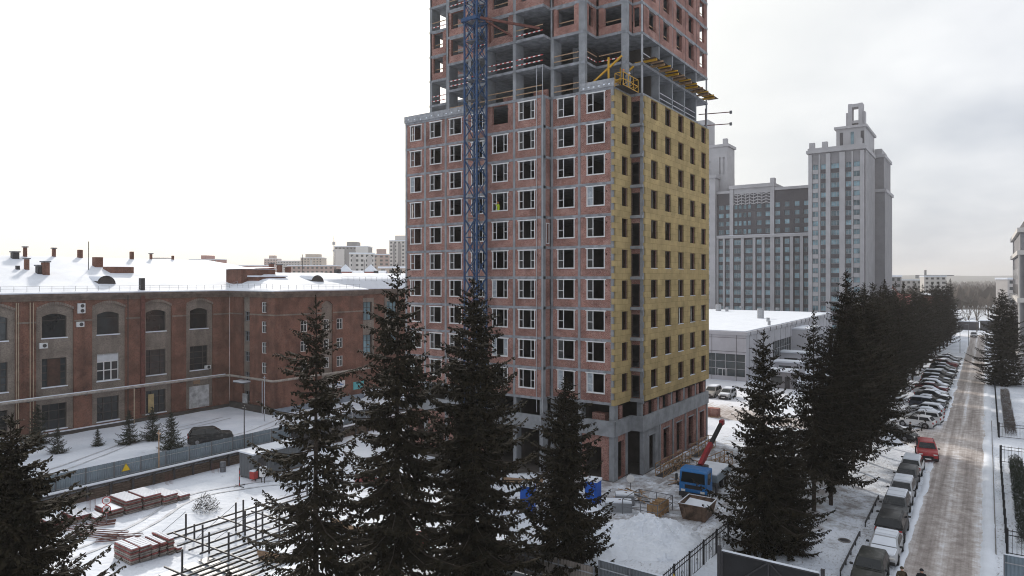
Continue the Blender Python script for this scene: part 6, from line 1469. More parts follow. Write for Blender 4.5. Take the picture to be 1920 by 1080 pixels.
# ---- stacked formwork panels
mat('panel_red', (.22, .07, .065), var=.45, scale=2.5, rough=.8, rand=.15); mat('panel_grey', (.24, .21, .19), var=.35, scale=2.5, rough=.85, rand=.15)
def stack(px, py, px1, py1, L, n, label, slats=8, th=.14):
    q_ = G1(px, py); w_ = max(.4, G1(px1, py1).y - q_.y - .06); o = thing('panel_stack', label, 'panel stack', (q_.x, q_.y, ZS), 0, 'stacks of formwork panels')
    for i in range(n):
        dx, dy = rnd.uniform(-.12, .06), rnd.uniform(-.02, .02); hgt = .05 * (i % 4 == 3)
        MB().box(-L + dx, dx, dy, w_ + dy, i * th + .05, (i + 1) * th + .015).build('panel', 'panel_red' if (i % 3 == 2 or i == n - 1) else 'panel_grey', o, loc=(0, 0, 0))
        if i < n - 1: MB().box(-L + dx + .06, dx - .06, .05, w_ - .05, (i + 1) * th + .015, (i + 1) * th + .05).build('packer', 'wood_dark', o, loc=(0, 0, 0))
    for i in range(slats):     # snow lies between the ribs of the top panel
        u = -L + L * i / slats + .03; MB().box(u, u + L / slats - .09, .05, w_ - .05, n * th + .016, n * th + .06).build('snow_strip', 'snow', o, loc=(0, 0, 0))
    for u in (-L * .85, -L * .15): MB().box(u - .05, u + .05, 0, w_, -.05, .05).build('bearer', 'wood_dark', o, loc=(0, 0, 0))
stack(236, 966, 269, 958, 3.0, 8, 'tall wide stack of red formwork panels beside the round signs', 12)
stack(271, 957, 303, 948, 3.0, 8, 'second tall stack of red formwork panels along the retaining wall', 12)
stack(308, 949, 333, 941, 2.6, 6, 'middle-height stack of red formwork panels along the retaining wall', 10)
stack(337, 940, 356, 934, 2.2, 3, 'lowest short stack of red panels at the end of the wall row', 6)
stack(205, 975, 234, 968, 2.6, 5, 'snow-topped flat stack directly behind the round signs', 1)
stack(178, 982, 200, 976, 1.8, 3, 'low square stack left by the sign post', 5)
stack(140, 984, 172, 976, 2.6, 4, 'snowy wide stack half hidden by the drooping spruce boughs', 9)
stack(95, 996, 130, 987, 2.6, 4, 'panel stack behind the drooping spruce boughs', 9)
stack(246, 1062, 262, 1056, 2.5, 8, 'long stack of narrow grey-red panels, the outermost of the five slim ones', 7)
stack(264, 1057, 285, 1049, 2.5, 8, 'wider slim stack second in the group of five', 7)
stack(286, 1050, 299, 1045, 2.4, 7, 'slim stack of narrow panels third in the group of five', 8)
stack(302, 1045, 313, 1040, 2.4, 7, 'slim stack of narrow panels fourth in the group of five', 8)
stack(317, 1041, 327, 1036, 2.4, 8, 'slimmest red stack next to the steel beams', 8)
stack(333, 1037, 342, 1033, .9, 2, 'tiny leftover stack of two panels by the slim ones', 2)
# ---- loose poles, rebar starters and a brush heap
for j, (px, py, n, L, lab) in enumerate(((185, 1005, 12, 4.2, 'loose heap of red steel props in the snow'), (225, 1012, 10, 3.0, 'short heap of rusty poles beside the slim panel stacks'), (150, 992, 9, 5, 'bundle of long poles under the spruce boughs'))):
    q_ = G1(px, py); o = thing('pole_heap', lab, 'poles', q_, R(20 + 20 * j))
    for i in range(n):
        y = (i - n / 2) * .13; a = rnd.uniform(-.12, .12); z_ = .06 + (i % 3) * .09
        MB().tube([(-L / 2, y - a * 2, z_), (L / 2, y + a * 2, z_ + .05)], .035, 5).build('pole', 'rust_red' if i % 3 else 'paint_white', o, loc=(0, 0, 0))
for px, py, lab in ((310, 908, 'red rebar starters sticking out of the snow near the wall'), (163, 955, 'clump of rebar starters by the dark lagging'), (396, 886, 'rebar starters at the corner beside the container')):
    q_ = G1(px, py); o = thing('rebar_cluster', lab, 'rebar', q_)
    for i in range(8): MB().tube([((i % 4) * .22, (i // 4) * .4, 0), ((i % 4) * .22 + .03, (i // 4) * .4, 1.0)], .014, 4).build('rebar', 'rust_red', o, loc=(0, 0, 0))
q_ = G1(386, 958); o = thing('brush_heap', 'snow-dusted round heap of dark brush on the open snow', 'brush heap', q_); hb = MB(); hs_ = MB()
for i in range(900):
    a, u, v = rnd.random() * 6.28, rnd.random() ** .5, rnd.random(); r = 1.25 * u; zt_ = 1.5 * math.sqrt(max(0, 1 - u * u)) * v
    p = Vector((r * math.cos(a), r * math.sin(a) * .8, zt_)); d = Vector((rnd.uniform(-1, 1), rnd.uniform(-1, 1), rnd.uniform(-.3, 1))).normalized() * rnd.uniform(.15, .4); w_ = d.cross(Vector((rnd.random(), rnd.random(), rnd.random()))).normalized() * .03
    (hs_ if i % 11 == 0 or (zt_ < .3 and i % 3 == 0) else hb).q([p - w_, p + d * .5 + w_, p + d])
stuff(hb.build('twigs', 'needles', o, loc=(0, 0, 0))); stuff(hs_.build('snow_flecks', 'snow', o, loc=(0, 0, 0)))
# ---- steel frame of columns and beams being erected
sf = thing('steel_frame', 'dark steel frame of posts and long beams lying low over the snow', 'steel frame', G1(430, 1040))
A0 = G1(330, 1005)
fx = [-52.2, -51.0, -49.3, -47.9, -46.6, -45.5, -44.6, -43.8, -43.1, -42.4, -41.7, -41.0, -40.3]
for i, x in enumerate(fx):
    y0_, y1_ = (26.5 + i * .1, 41.5 - i * .5) if i < 6 else (20, 32.5 - (i - 6) * .4)
    MB().beam((x, y0_, ZS + .36), (x, y1_, ZS + .36), .075, .13).build('beam', 'steel_dark', sf)
for y, x0_, x1_ in ((27.6, -51.5, -41.5), (31.6, -52, -41), (36.2, -52.2, -45), (40.5, -52.2, -46), (24.0, -46, -40), (34.0, -51, -44)):
    MB().beam((x0_, y, ZS + .58), (x1_, y + .2, ZS + .58), .065, .11).build('cross_beam', 'steel_dark', sf)
for x, y, h_ in ((-51.8, 40.4, 2.0), (-51.2, 40.8, 1.2), (-49.4, 40.5, 2.2), (-48.8, 40.6, 1.3), (-47, 40.6, 1.8), (-49.3, 31.5, 2.1), (-48.9, 31.9, 2.3), (-47.9, 31.4, 1.7), (-50.8, 28.2, 1.8), (-50.3, 28.6, .9), (-46.6, 31.5, 2.5), (-46.2, 31.8, 1.9), (-45.6, 32.9, 1.5), (-47.6, 27.7, 1.8), (-46.9, 27.8, 1.3), (-44.4, 27.8, 1.9), (-43.4, 33.5, 2.2), (-44.6, 24.5, 1.7)):
    MB().box(x - .05, x + .05, y - .05, y + .05, ZS - .1, ZS + .42 + h_ * .9).build('post', 'steel_dark', sf)
for a, c in (((-51.8, 40.4), (-53.4, 39.0)), ((-50.8, 28.2), (-52.3, 26.0)), ((-46.6, 31.5), (-49, 29.5)), ((-49.3, 31.5), (-50.6, 29.0)), ((-43.4, 33.5), (-45.4, 31.5))): MB().tube([(*a, ZS + 2.2), (*c, ZS)], .02, 4).build('guy_rod', 'steel_grey', sf)
for y in (22, 23.6, 25.2, 26.4): MB().box(-46, -40.2, y, y + .9, ZS + .15, ZS + .2).build('deck_sheet', 'steel_grey', sf)
# ---- site containers and small plant
def container(px, py, L, w_, h_, m_, label, rz_=0):
    q_ = G1(px, py); o = thing('site_container', label, 'container', q_, rz_)
    MB().box(0, w_, 0, L, .12, h_).build('shell', m_, o, loc=(0, 0, 0))
    for k in range(int(L / .5)): MB().box(w_, w_ + .035, .12 + k * .5, .32 + k * .5, .2, h_ - .1).build('rib', m_, o, loc=(0, 0, 0))
    for k in range(int(w_ / .5)): MB().box(.12 + k * .5, .32 + k * .5, -.035, 0, .2, h_ - .1).build('rib', m_, o, loc=(0, 0, 0))
    MB().box(-.05, w_ + .08, -.08, L + .05, h_, h_ + .16).build('roof_snow', 'snow', o, loc=(0, 0, 0)); MB().box(w_ + .036, w_ + .06, .5, 1.4, .15, 2.1).build('door', 'steel_dark', o, loc=(0, 0, 0))
    MB().box(w_ + .036, w_ + .06, 2.4, 3.4, 1.0, 1.9).build('window', 'glass_dark', o, loc=(0, 0, 0))
    for u in (0, w_ - .2): MB().box(u, u + .2, .1, L - .1, -.2, .12).build('skid', 'wood_dark', o, loc=(0, 0, 0))
container(449, 893, 6, 2.4, 2.5, 'fence_grey', 'dark grey-blue site container with snow on its roof behind the sparse spruce')
container(545, 840, 6, 2.4, 2.4, 'steel_dark', 'dark site container close to the long fence')
for px, py, w_, h_, m_, lab in ((476, 902, .6, .75, 'paint_red', 'small red fuel box beside the site container'), (493, 905, .5, 1.5, 'paint_white', 'white electrical cabinet on a stand near the container'), (418, 885, .5, 1.1, 'steel_grey', 'grey metal drum beside the retaining wall')):
    q_ = G1(px, py); o = thing('site_box', lab, 'box', q_, .2)
    if 'drum' in lab: bev(MB().tube([(0, 0, 0), (0, 0, h_)], .3, 12), .03, 1).build('barrel', m_, o, loc=(0, 0, 0)); MB().tube([(0, 0, h_ * .5 - .02), (0, 0, h_ * .5 + .02)], .315, 12).build('hoop', 'steel_dark', o, loc=(0, 0, 0))
    else:
        bev(MB().box(-w_ / 2, w_ / 2, -w_ / 2, w_ / 2, .25 if h_ < 1 else .6, .25 + h_ if h_ < 1 else .6 + h_ * .6), .03, 1).build('cabinet', m_, o, loc=(0, 0, 0)); MB().box(-w_ / 2, w_ / 2, -w_ / 2, w_ / 2, (.25 + h_ if h_ < 1 else .6 + h_ * .6) + .002, (.25 + h_ if h_ < 1 else .6 + h_ * .6) + .09).build('snow_cap', 'snow', o, loc=(0, 0, 0))
        for sx_ in (-1, 1): MB().box(sx_ * w_ * .4 - .03, sx_ * w_ * .4 + .03, -.03, .03, 0, .26 if h_ < 1 else .6).build('leg', 'steel_dark', o, loc=(0, 0, 0))
        MB().box(w_ / 2, w_ / 2 + .01, -w_ * .3, w_ * .3, .35 if h_ < 1 else .8, .6 if h_ < 1 else 1.3).build('door', m_, o, loc=(0, 0, 0))
q_ = G1(449, 912); o = thing('barrier_stand', 'thin red-white marker stand on crossed feet in the snow', 'marker', q_)
st_m = MB()
for i in range(6): st_m.box(-.03, .03, -.03, .03, .05 + i * .3, .05 + (i + 1) * .3, i % 2)
st_m.build('pole', ['paint_red', 'steel_dark'], o, loc=(0, 0, 0)); MB().box(-.7, .7, -.03, .03, 0, .05).build('foot', 'steel_dark', o, loc=(0, 0, 0)); MB().box(-.03, .03, -.6, .6, .051, .09).build('foot', 'steel_dark', o, loc=(0, 0, 0))
# yard poles
for px, py, hgt, m_, lab in ((298, 884, 4.1, 'wood_raw', 'bare pale pole standing right against the grey fence'), (458, 848, 5.2, 'steel_dark', 'slim dark lamp pole behind the fence near the stair block'), (496, 790, 6.2, 'steel_light', 'pale steel post at the corner of the stair block')):
    q_ = G(px, py); o = thing('utility_pole', lab, 'pole', (q_.x, q_.y, 0)); MB().tube([(0, 0, -.2), (0, 0, hgt)], [.07, .05], 7).build('shaft', m_, o, loc=(0, 0, 0)); MB().box(-.35, .35, -.04, .04, hgt - .35, hgt - .27).build('cross_arm', m_, o, loc=(0, 0, 0))
MB_ = None
# ---- timber and reinforcement piles seen through the spruces
for px, py, n, m_, lab in ((655, 995, 9, 'wood_raw', 'stack of pale sawn boards seen through the spruces'), (530, 1052, 8, 'wood_raw', 'splayed pile of planks at the edge of the steel frame'), (980, 905, 6, 'wood_raw', 'snow-topped board pile by the high-rise corner'), (700, 905, 8, 'panel_red', 'red panel pile behind the spruces'), (820, 960, 7, 'wood_raw', 'plank pile in front of the crane base')):
    q_ = G1(px, py) if px < 900 else G(px, py); o = thing('board_pile', lab, 'boards', q_, rnd.uniform(-.4, .4))
    for i in range(n): MB().box(-1.8 + rnd.uniform(-.1, .1), 1.8 + rnd.uniform(-.1, .1), -.5 + rnd.uniform(-.05, .05), .5, i * .09, i * .09 + .08).build('board', m_, o, loc=(0, 0, 0))
    MB().box(-1.75, 1.75, -.48, .46, n * .09, n * .09 + .1).build('snow_cap', 'snow', o, loc=(0, 0, 0))
mat('machine_red', (.24, .022, .028), rough=.5, var=.2, scale=3)
q_ = G1(775, 1040); o = thing('compressor', 'red site compressor glimpsed behind the tall spruce', 'machine', q_, .4)
bev(MB().box(-1.1, 1.1, -.6, .6, .5, 1.6), .12, 2).build('housing', 'machine_red', o, loc=(0, 0, 0)); MB().box(-1.9, 1.2, -.08, .08, .4, .5).build('tow_bar', 'steel_dark', o, loc=(0, 0, 0))
for sy_ in (-1, 1):
    w0 = MB(); lathe_x(w0, [(.02, -.1), (.32, -.1), (.32, .1), (.02, .1)], 0, 0, 0); w0.build('wheel', 'tyre', o, loc=(0, sy_ * .62, .32))
# ---- portable toilets
mat('toilet_blue', (.012, .09, .42), rough=.5, var=.15)
for px, py, rz_, lab in ((990, 957, .35, 'bright blue portable toilet with a snowy roof'), (1112, 948, .1, 'blue portable toilet half hidden behind the bushy spruce')):
    q_ = G(px, py); o = thing('portable_toilet', lab, 'toilet', q_, rz_)
    bev(MB().box(-.55, .55, -.55, .55, .05, 2.15), .05, 1).build('cabin', 'toilet_blue', o, loc=(0, 0, 0)); MB().box(-.4, .4, -.58, -.551, .15, 1.95).build('door', 'toilet_blue', o, loc=(0, 0, 0)); MB().box(.22, .3, -.60, -.581, 1.0, 1.2).build('handle', 'paint_white', o, loc=(0, 0, 0))
    MB().prism([(-.6, -.6), (.6, -.6), (.6, .6), (-.6, .6)], 2.16, 2.32).build('roof_snow', 'snow', o, loc=(0, 0, 0)); MB().box(-.6, .6, -.6, .6, -.05, .05).build('base', 'steel_dark', o, loc=(0, 0, 0))
    for k in range(4): MB().box(-.57, -.551, -.45 + k * .27, -.33 + k * .27, .2, 1.95).build('rib', 'toilet_blue', o, loc=(0, 0, 0))
# ---- snow pile
def mound(name, cx_, cy_, r, h_, seed, label):
    mb = MB(); n = 72
    for j in range(n + 1):
        for i in range(n + 1):
            x = (i / n - .5) * 2 * r; y = (j / n - .5) * 2 * r; d = math.hypot(x, y) / r
            z_ = h_ * max(0, 1 - d * d) * (1 + .55 * noise.noise((x * .7 + seed, y * .7, 0))) + .75 * max(0, 1 - d) * abs(noise.noise((x * 1.3, y * 1.3, seed))) + .45 * max(0, 1.1 - d) * abs(noise.noise((x * 3.1, y * 3.1, seed))) + .15 * max(0, 1.05 - d) * noise.noise((x * 7, y * 7, seed)) - .05
            mb.v.append((x, y, max(z_, -.05)))
    for j in range(n):
        for i in range(n): a = j * (n + 1) + i; mb.f.append((a, a + 1, a + n + 2, a + n + 1)); mb.m.append(0)
    return tag(mb.build(name, 'snow', loc=(cx_, cy_, 0)), label, 'snow pile')
mound('snow_pile', -20.3, 46.6, 4.0, 1.25, 3, 'big lumpy heap of ploughed snow in front of the skip')
mound('snow_pile', -24.0, 43.5, 4.0, .9, 8, 'lower spread of ploughed snow beside the big heap')
mound('snow_pile', -10.6, 90.6, 2.6, .9, 5, 'snow bank at the mouth of the side lane')
mound('snow_pile', -28.5, 49.5, 3.0, .5, 11, 'thin snow heap near the blue toilets')
for i in range(14):
    q_ = Vector((-20.5 + rnd.gauss(0, 2.2), 44.0 + rnd.gauss(0, 1.6), 0)); s_ = rnd.uniform(.18, .45); mb = MB()
    bmv = bmesh.new(); bmesh.ops.create_icosphere(bmv, subdivisions=2, radius=s_)
    for v in bmv.verts: v.co *= 1 + .5 * noise.noise(v.co * 3 + Vector((i, 0, 0)))
    me = bpy.data.meshes.new('snow_lump'); bmv.to_mesh(me); bmv.free(); me.materials.append(M['snow'])
    o = ob('snow_lump', me, None, (q_.x, q_.y, s_ * .3)); tag(o, 'loose frozen lump of snow by the big ploughed heap', 'snow lump', 'snow lumps round the ploughed heap')
# ---- crane truck and skip
q_ = G(1299, 941); TK = thing('crane_truck', 'blue-cabbed crane truck with a raised red and black boom', 'truck', (q_.x, q_.y, 0), R(-90) + .04)
# local x forward
bev(MB().box(-1.65, 0, -1.22, 1.22, .75, 1.55).box(-1.65, 0.0, -1.22, 1.22, .75, 1.55), .06, 2).build('cab_lower', 'car_blue', TK, loc=(0, 0, 0))
cb_ = MB(); cbp = [(-1.65, 1.5), (.02, 1.5), (-.16, 2.55), (-.35, 2.72), (-1.65, 2.72)]
n0 = len(cbp); cb_.q([(x, -1.2, z) for x, z in cbp]); cb_.q([(x, 1.2, z) for x, z in cbp])
for i in range(n0): a, c = cbp[i], cbp[(i + 1) % n0]; cb_.q([(a[0], -1.2, a[1]), (a[0], 1.2, a[1]), (c[0], 1.2, c[1]), (c[0], -1.2, c[1])])
bev(cb_, .06, 2).build('cab_upper', 'car_blue', TK, loc=(0, 0, 0))
MB().q([(.02, -1.05, 1.62), (.02, 1.05, 1.62), (-.125, .98, 2.46), (-.125, -.98, 2.46)]).build('windscreen', 'car_glass', TK, loc=(0, 0, 0))
for s in (-1, 1):
    MB().q([(-.2, s * 1.21, 1.62), (-1.2, s * 1.21, 1.62), (-1.2, s * 1.21, 2.45), (-.32, s * 1.21, 2.45)]).build('side_window', 'car_glass', TK, loc=(0, 0, 0)); bev(MB().box(-.05, .12, -.1, .1, -.28, .28), .03, 1).build('mirror', 'trim', TK, loc=(.05, s * 1.42, 2.0))
    MB().box(.0, .06, s * .85 - .18, s * .85 + .18, .82, 1.0).build('headlight', 'lamp_clear', TK, loc=(0, 0, 0))
    for xx in (-.75, -5.4, -6.6):
        w0 = MB(); lathe_x(w0, [(.25, -.15), (.45, -.15), (.5, -.1), (.5, .1), (.45, .15), (.25, .15)], 0, 0, 0); wo = w0.build('wheel', 'tyre', TK, loc=(xx, s * 1.0, .5)); r_ = MB(); lathe_x(r_, [(.02, -.12), (.28, -.12), (.28, .12), (.02, .12)], 0, 0, 0); r_.build('rim', 'rim', wo, loc=(0, 0, 0))
MB().box(-.1, .12, -1.2, 1.2, .4, .76).build('bumper', 'trim', TK, loc=(0, 0, 0)); MB().box(0, .03, -.7, .7, 1.1, 1.42).build('grille', 'black_plastic', TK, loc=(0, 0, 0)); MB().box(-7.6, -1.7, -.45, .45, .6, .9).build('chassis', 'steel_dark', TK, loc=(0, 0, 0))
bev(MB().box(-7.7, -3.2, -1.2, 1.2, .95, 1.6), .03, 1).build('flatbed', 'fence_blue', TK, loc=(0, 0, 0)); MB().box(-7.6, -3.3, -1.1, 1.1, 1.6, 1.68).build('bed_snow', 'snow', TK, loc=(0, 0, 0))
bev(MB().box(-3.0, -2.2, -.5, .5, .95, 2.6), .05, 1).build('slewing_column', 'steel_dark', TK, loc=(0, 0, 0))
b0, b1, b2_ = Vector((-2.4, -.1, 2.6)), Vector((-4.3, .3, 4.2)), Vector((-6.4, .7, 5.8))
MB().beam(b0, b1, .34, .42).build('boom', 'machine_red', TK, loc=(0, 0, 0)); MB().beam(b1 - (b1 - b0) * .02, b2_, .27, .34).build('boom_extension', 'black_plastic', TK, loc=(0, 0, 0)); bev(MB().box(-.3, .3, -.2, .2, -.25, .25), .06, 1).build('boom_head', 'machine_red', TK, loc=tuple(b2_))
MB().tube([b0 + Vector((-.2, 0, -.5)), b0.lerp(b1, .75)], .09, 8).build('lift_ram', 'steel_grey', TK, loc=(0, 0, 0))
for s in (-1, 1): MB().box(-2.8, -2.5, s * 1.25 - .08, s * 1.25 + .08, 0, 1.0).build('outrigger', 'steel_dark', TK, loc=(0, 0, 0))
q_ = G(1297, 980); SK = thing('waste_skip', 'open rusty skip half full of snow in front of the truck', 'skip', (q_.x, q_.y + .2, 0), .04)
mat('skip_rust', (.13, .085, .06), var=.55, scale=2.2, rough=.85)
def skipside(a, c):
    # a, c are (x, y) at top; the floor is pulled inwards
    return MB().q([(a[0], a[1], 1.25), (c[0], c[1], 1.25), (c[0] * .82, 1.25 + (c[1] - 1.25) * .8, .12), (a[0] * .82, 1.25 + (a[1] - 1.25) * .8, .12)])
for a, c in (((-1.15, 0), (1.15, 0)), ((1.15, 0), (1.15, 2.6)), ((1.15, 2.6), (-1.15, 2.6)), ((-1.15, 2.6), (-1.15, 0))): skipside(a, c).build('side_plate', 'skip_rust', SK, loc=(0, 0, 0)); MB().beam((*a, 1.27), (*c, 1.27), .09, .09).build('rim_bar', 'skip_rust', SK, loc=(0, 0, 0)); MB().beam((a[0], a[1], 1.32), (c[0], c[1], 1.33), .07, .03).build('rim_snow', 'snow', SK, loc=(0, 0, 0))
MB().q([(-1.05, .15, .9), (1.05, .1, .85), (1.02, 2.45, 1.0), (-1.02, 2.45, 1.1)]).build('snow_load', 'snow', SK, loc=(0, 0, 0)); MB().box(-.9, .9, .25, 2.3, .0, .14).build('floor_plate', 'skip_rust', SK, loc=(0, 0, 0))
for x in (-.7, 0, .7): MB().beam((x, -.03, 1.2), (x * .84, .24, .15), .08, .05).build('stiffener', 'skip_rust', SK, loc=(0, 0, 0))
# ---- facade cradles stored by the wall, and the hung one
def cradle(L, w_, h_, m_, name, label, loc, rz_):
    o = thing(name, label, 'cradle', loc, rz_); n = max(2, int(L / 1.0))
    for s in (0, w_):
        for z_ in (.06, h_ * .5, h_): MB().beam((0, s, z_), (L, s, z_), .06).build('rail', m_, o, loc=(0, 0, 0))
        for i in range(n + 1): MB().beam((L * i / n, s, 0), (L * i / n, s, h_), .05).build('upright', m_, o, loc=(0, 0, 0))
        for i in range(n): MB().beam((L * i / n, s, .06), (L * (i + 1) / n, s, h_ * .5), .035).build('brace', m_, o, loc=(0, 0, 0))
    for i in (0, n): 
        for z_ in (h_ * .5, h_): MB().beam((L * i / n, 0, z_), (L * i / n, w_, z_), .05).build('end_rail', m_, o, loc=(0, 0, 0))
    MB().box(0, L, 0, w_, 0, .04).build('deck', 'steel_dark', o, loc=(0, 0, 0)); return o
mat('cradle_rust', (.30, .19, .10), var=.4, scale=3)
cradle(6.5, .8, 1.25, 'cradle_rust', 'facade_cradle', 'long rusty cradle basket lying along the brick ground floor', (-25.6, 61.8, 0), R(88))
cradle(5.5, .8, 1.25, 'cradle_rust', 'facade_cradle', 'rusty cradle basket farther along the insulated side', (-25.4, 71.0, 0), R(90))
cradle(6.0, .9, 1.3, 'cradle_rust', 'facade_cradle', 'rusty basket lying beside the crane truck', (-22.4, 64.5, 0), R(82))
hc = cradle(3.3, .85, 1.25, 'paint_yellow', 'suspended_cradle', 'yellow hanging work cradle at the top of the insulated wall', (-27.75, 57.45, 37.35), R(90))
for y in (58.2, 60.9):
    p = (-28.3, y, ZT + 3.0)
for i, y in enumerate((58.1, 60.7)):
    o = thing('outrigger_beam', ('yellow davit beam crossing over the hung cradle, next to the parapet' if i == 0 else 'yellow davit beam over the hung cradle, next to the tall pier'), 'davit', (-29.6, y, ZT + (.35 if i == 0 else .02)))
    MB().beam((-1.9, .1, .4), (1.4, 0, 2.5), .16).build('jib_arm', 'paint_yellow', o, loc=(0, 0, 0)); MB().beam((0, 0, 0), (0, 0, 2.6), .15).build('stand', 'paint_yellow', o, loc=(0, 0, 0)); MB().beam((-1.5, .1, .08), (.8, 0, .08), .14).build('foot_beam', 'paint_yellow', o, loc=(0, 0, 0)); MB().tube([(1.35, 0, 2.45), (1.55, 0, -.9)], .02, 4).build('cable', 'steel_dark', o, loc=(0, 0, 0))
person((-28.2, 58.5, 37.41), R(180), 'cloth_navy', 'cloth_black', 'helmet_orange', 'worker in dark overalls and orange helmet in the hung yellow cradle', 0)
person((-28.2, 59.8, 37.41), R(200), 'cloth_grey', 'cloth_grey', 'paint_white', 'worker in grey clothes and white helmet in the hung yellow cradle', 1)
# ---- catch platform of boards on yellow beams sticking out of the right side
cp = thing('catch_platform', 'plywood catch platform on yellow beams jutting from the upper concrete floor', 'platform', (-27.5, 70, ZT + 3))
zc = ZT + ST + .06
for i in range(10):
    y = 61.9 + i * 1.88; MB().box(-28.6, -26.3, y - .09, y + .09, zc, zc + .2).build('beam', ('paint_yellow', 'cradle_rust', 'wood_raw')[i % 3], cp)
    MB().box(-27.5, -26.25, y - .55, y + 1.4, zc + .205 + (i % 2) * .03, zc + .23 + (i % 2) * .03).build('plywood_sheet', 'wood_dark', cp)
    if i < 9: MB().box(-27.3, -26.0, y + .8, y + .92, zc + .06, zc + .19).build('joist', 'paint_yellow' if i % 3 else 'wood_raw', cp)
rs = thing('scaffold_arms', 'thin red steel arms sticking out past the far corner of the yellow wall', 'scaffold', (-27.6, 80.3, ZT))
MB().beam((-27.9, 80.4, ZT), (-27.9, 80.4, ZT + 2.4), .1).build('post', 'rust_red', rs)
for z_ in (ZT + .3, ZT + 1.7): MB().beam((-28.6, 80.0, z_), (-25.0, 81.0, z_), .09).build('arm', 'rust_red', rs); MB().box(-25.15, -24.9, 80.9, 81.1, z_ - .2, z_ + .15).build('end_block', 'steel_grey', rs)
# ---- guard frame, round sign, concrete blocks by the truck
o = thing('guard_railing', 'thin grey steel guard frame in the snow next to the skip', 'railing', (-24.4, 50.4, 0))
for x, y in ((0, 0), (1.6, 0), (3.0, .1), (3.0, 3.2), (1.6, 3.2), (0, 3.2)): MB().beam((x, y, 0), (x, y, 1.25), .06).build('post', 'steel_grey', o, loc=(0, 0, 0))
for z_ in (.6, 1.22):
    for a, c in (((0, 0), (3, .1)), ((3, .1), (3, 3.2)), ((3, 3.2), (0, 3.2)), ((0, 3.2), (0, 0))): MB().beam((*a, z_), (*c, z_), .045).build('rail', 'steel_grey', o, loc=(0, 0, 0))
for k in range(5): MB().box(2.0 + k * .01, 3.02, .3 + k * .5, .4 + k * .5, .1, 1.1).build('board', 'cradle_rust', o, loc=(0, 0, 0))
q_ = G(1182, 922); o = thing('round_sign', 'white round sign on a low post near the concrete corner', 'sign', q_, R(-60)); MB().tube([(0, 0, 0), (0, 0, 1.2)], .03, 5).build('post', 'steel_dark', o, loc=(0, 0, 0)); disc(MB(), (.05, 0, 1.2), .36).build('sign_plate', 'paint_white', o, loc=(0, 0, 0))
for px, py, L, w_, lab in ((1160, 962, 2.2, 1.0, 'long snow-capped concrete block beside the guard frame'), (1172, 948, 1.6, 1.0, 'short snow-capped concrete block behind the long one')):
    q_ = G(px, py); o = thing('concrete_block', lab, 'block', q_, .5); bev(MB().box(-L / 2, L / 2, 0, w_, 0, .8), .04, 1).build('block', 'concrete', o, loc=(0, 0, 0)); MB().box(-L / 2 + .03, L / 2 - .03, .03, w_ - .03, .8, .92).build('snow_cap', 'snow', o, loc=(0, 0, 0)); MB().beam((-.2, w_ / 2, .85), (.2, w_ / 2, .98), .04).build('lifting_loop', 'rust_red', o, loc=(0, 0, 0))
q_ = G(1336, 782); o = thing('brick_pallet', 'red brick pallet near the far corner of the high-rise', 'bricks', q_)
for k in range(3): 
    for j in range(4): MB().box(-.8 + .4 * j, -.42 + .4 * j, 0, 1.0, .14 + k * .36, .48 + k * .36).build('brick_course', 'brick_new', o, loc=(0, 0, 0))
MB().box(-.85, .85, -.05, 1.05, 0, .13).build('pallet', 'wood_raw', o, loc=(0, 0, 0))
for i, (px, py) in enumerate(((1195, 925), (1180, 930), (1262, 905), (1285, 880), (1270, 868), (1300, 860), (1208, 940), (1168, 935), (1282, 905))):
    q_ = G(px, py); o = thing('debris_heap', 'scattered planks and offcuts lying beside the concrete ground floor', 'debris', q_, rnd.random() * 3, 'debris along the ground floor')
    for k in range(6): a = rnd.random() * 3.14; x, y = rnd.uniform(-.8, .8), rnd.uniform(-.6, .6); L = rnd.uniform(.3, .9); MB().beam((x - L * math.cos(a), y - L * math.sin(a), .05 + .04 * k), (x + L * math.cos(a), y + L * math.sin(a), .09 + .04 * k), .12, .04).build('offcut', ('wood_raw', 'steel_dark', 'cradle_rust')[k % 3], o, loc=(0, 0, 0))

# ================================================================ iron fences, gate, hedge
def iron_fence(name, label, p, q, h_=1.8, PL=2.4, spike=True, rings=True, m_='black_plastic'):
    p, q = Vector((*p, 0)), Vector((*q, 0)); d = q - p; n = max(1, round(d.length / PL)); L = d.length / n; a = math.atan2(d.y, d.x)
    o = thing(name, label, 'fence', p, a); pom = MB().box(-.05, .05, -.05, .05, -.2, h_ + .15).mesh('post', m_); rm = MB().box(.05, L - .05, -.02, .02, -.025, .025).mesh('rail', m_); pk = MB().box(-.013, .013, -.013, .013, .1, h_ + (.12 if spike else 0)).mesh('picket', m_)
    rg = MB(); rg.tube([(.16 * math.cos(6.283 * i / 12), 0, .16 * math.sin(6.283 * i / 12)) for i in range(13)], .015, 4, caps=False); rgm = rg.mesh('ring', m_)
    npk = max(3, int(L / .26))
    for i in range(n):
        ob('post', pom, o, (i * L, 0, 0))
        for z_ in (.15, h_ * .82, h_): ob('rail', rm, o, (i * L, 0, z_))
        for k in range(1, npk): ob('picket', pk, o, (i * L + L * k / npk, 0, 0))
        if rings: ob('ring', rgm, o, (i * L + L / 2, -.02, h_ * .5))
    ob('post', pom, o, (d.length, 0, 0)); return o
iron_fence('iron_fence', 'black wrought-iron fence between the snow heap and the black gate', (-15.7, 37.0), (-15.3, 49.0), 1.7)
iron_fence('iron_fence', 'black iron railing along the pavement by the dark hedge', (1.15, 58.6), (1.15, 87), 1.7, rings=False)
iron_fence('iron_fence', 'black ornamental railing closing the dark hedge strip at the blue fence', (1.2, 58.4), (9, 58.4), 1.7)
iron_fence('iron_fence', 'ornamental railing across the pavement beyond the dark hedge', (1.25, 87.2), (9, 87.2), 1.7)
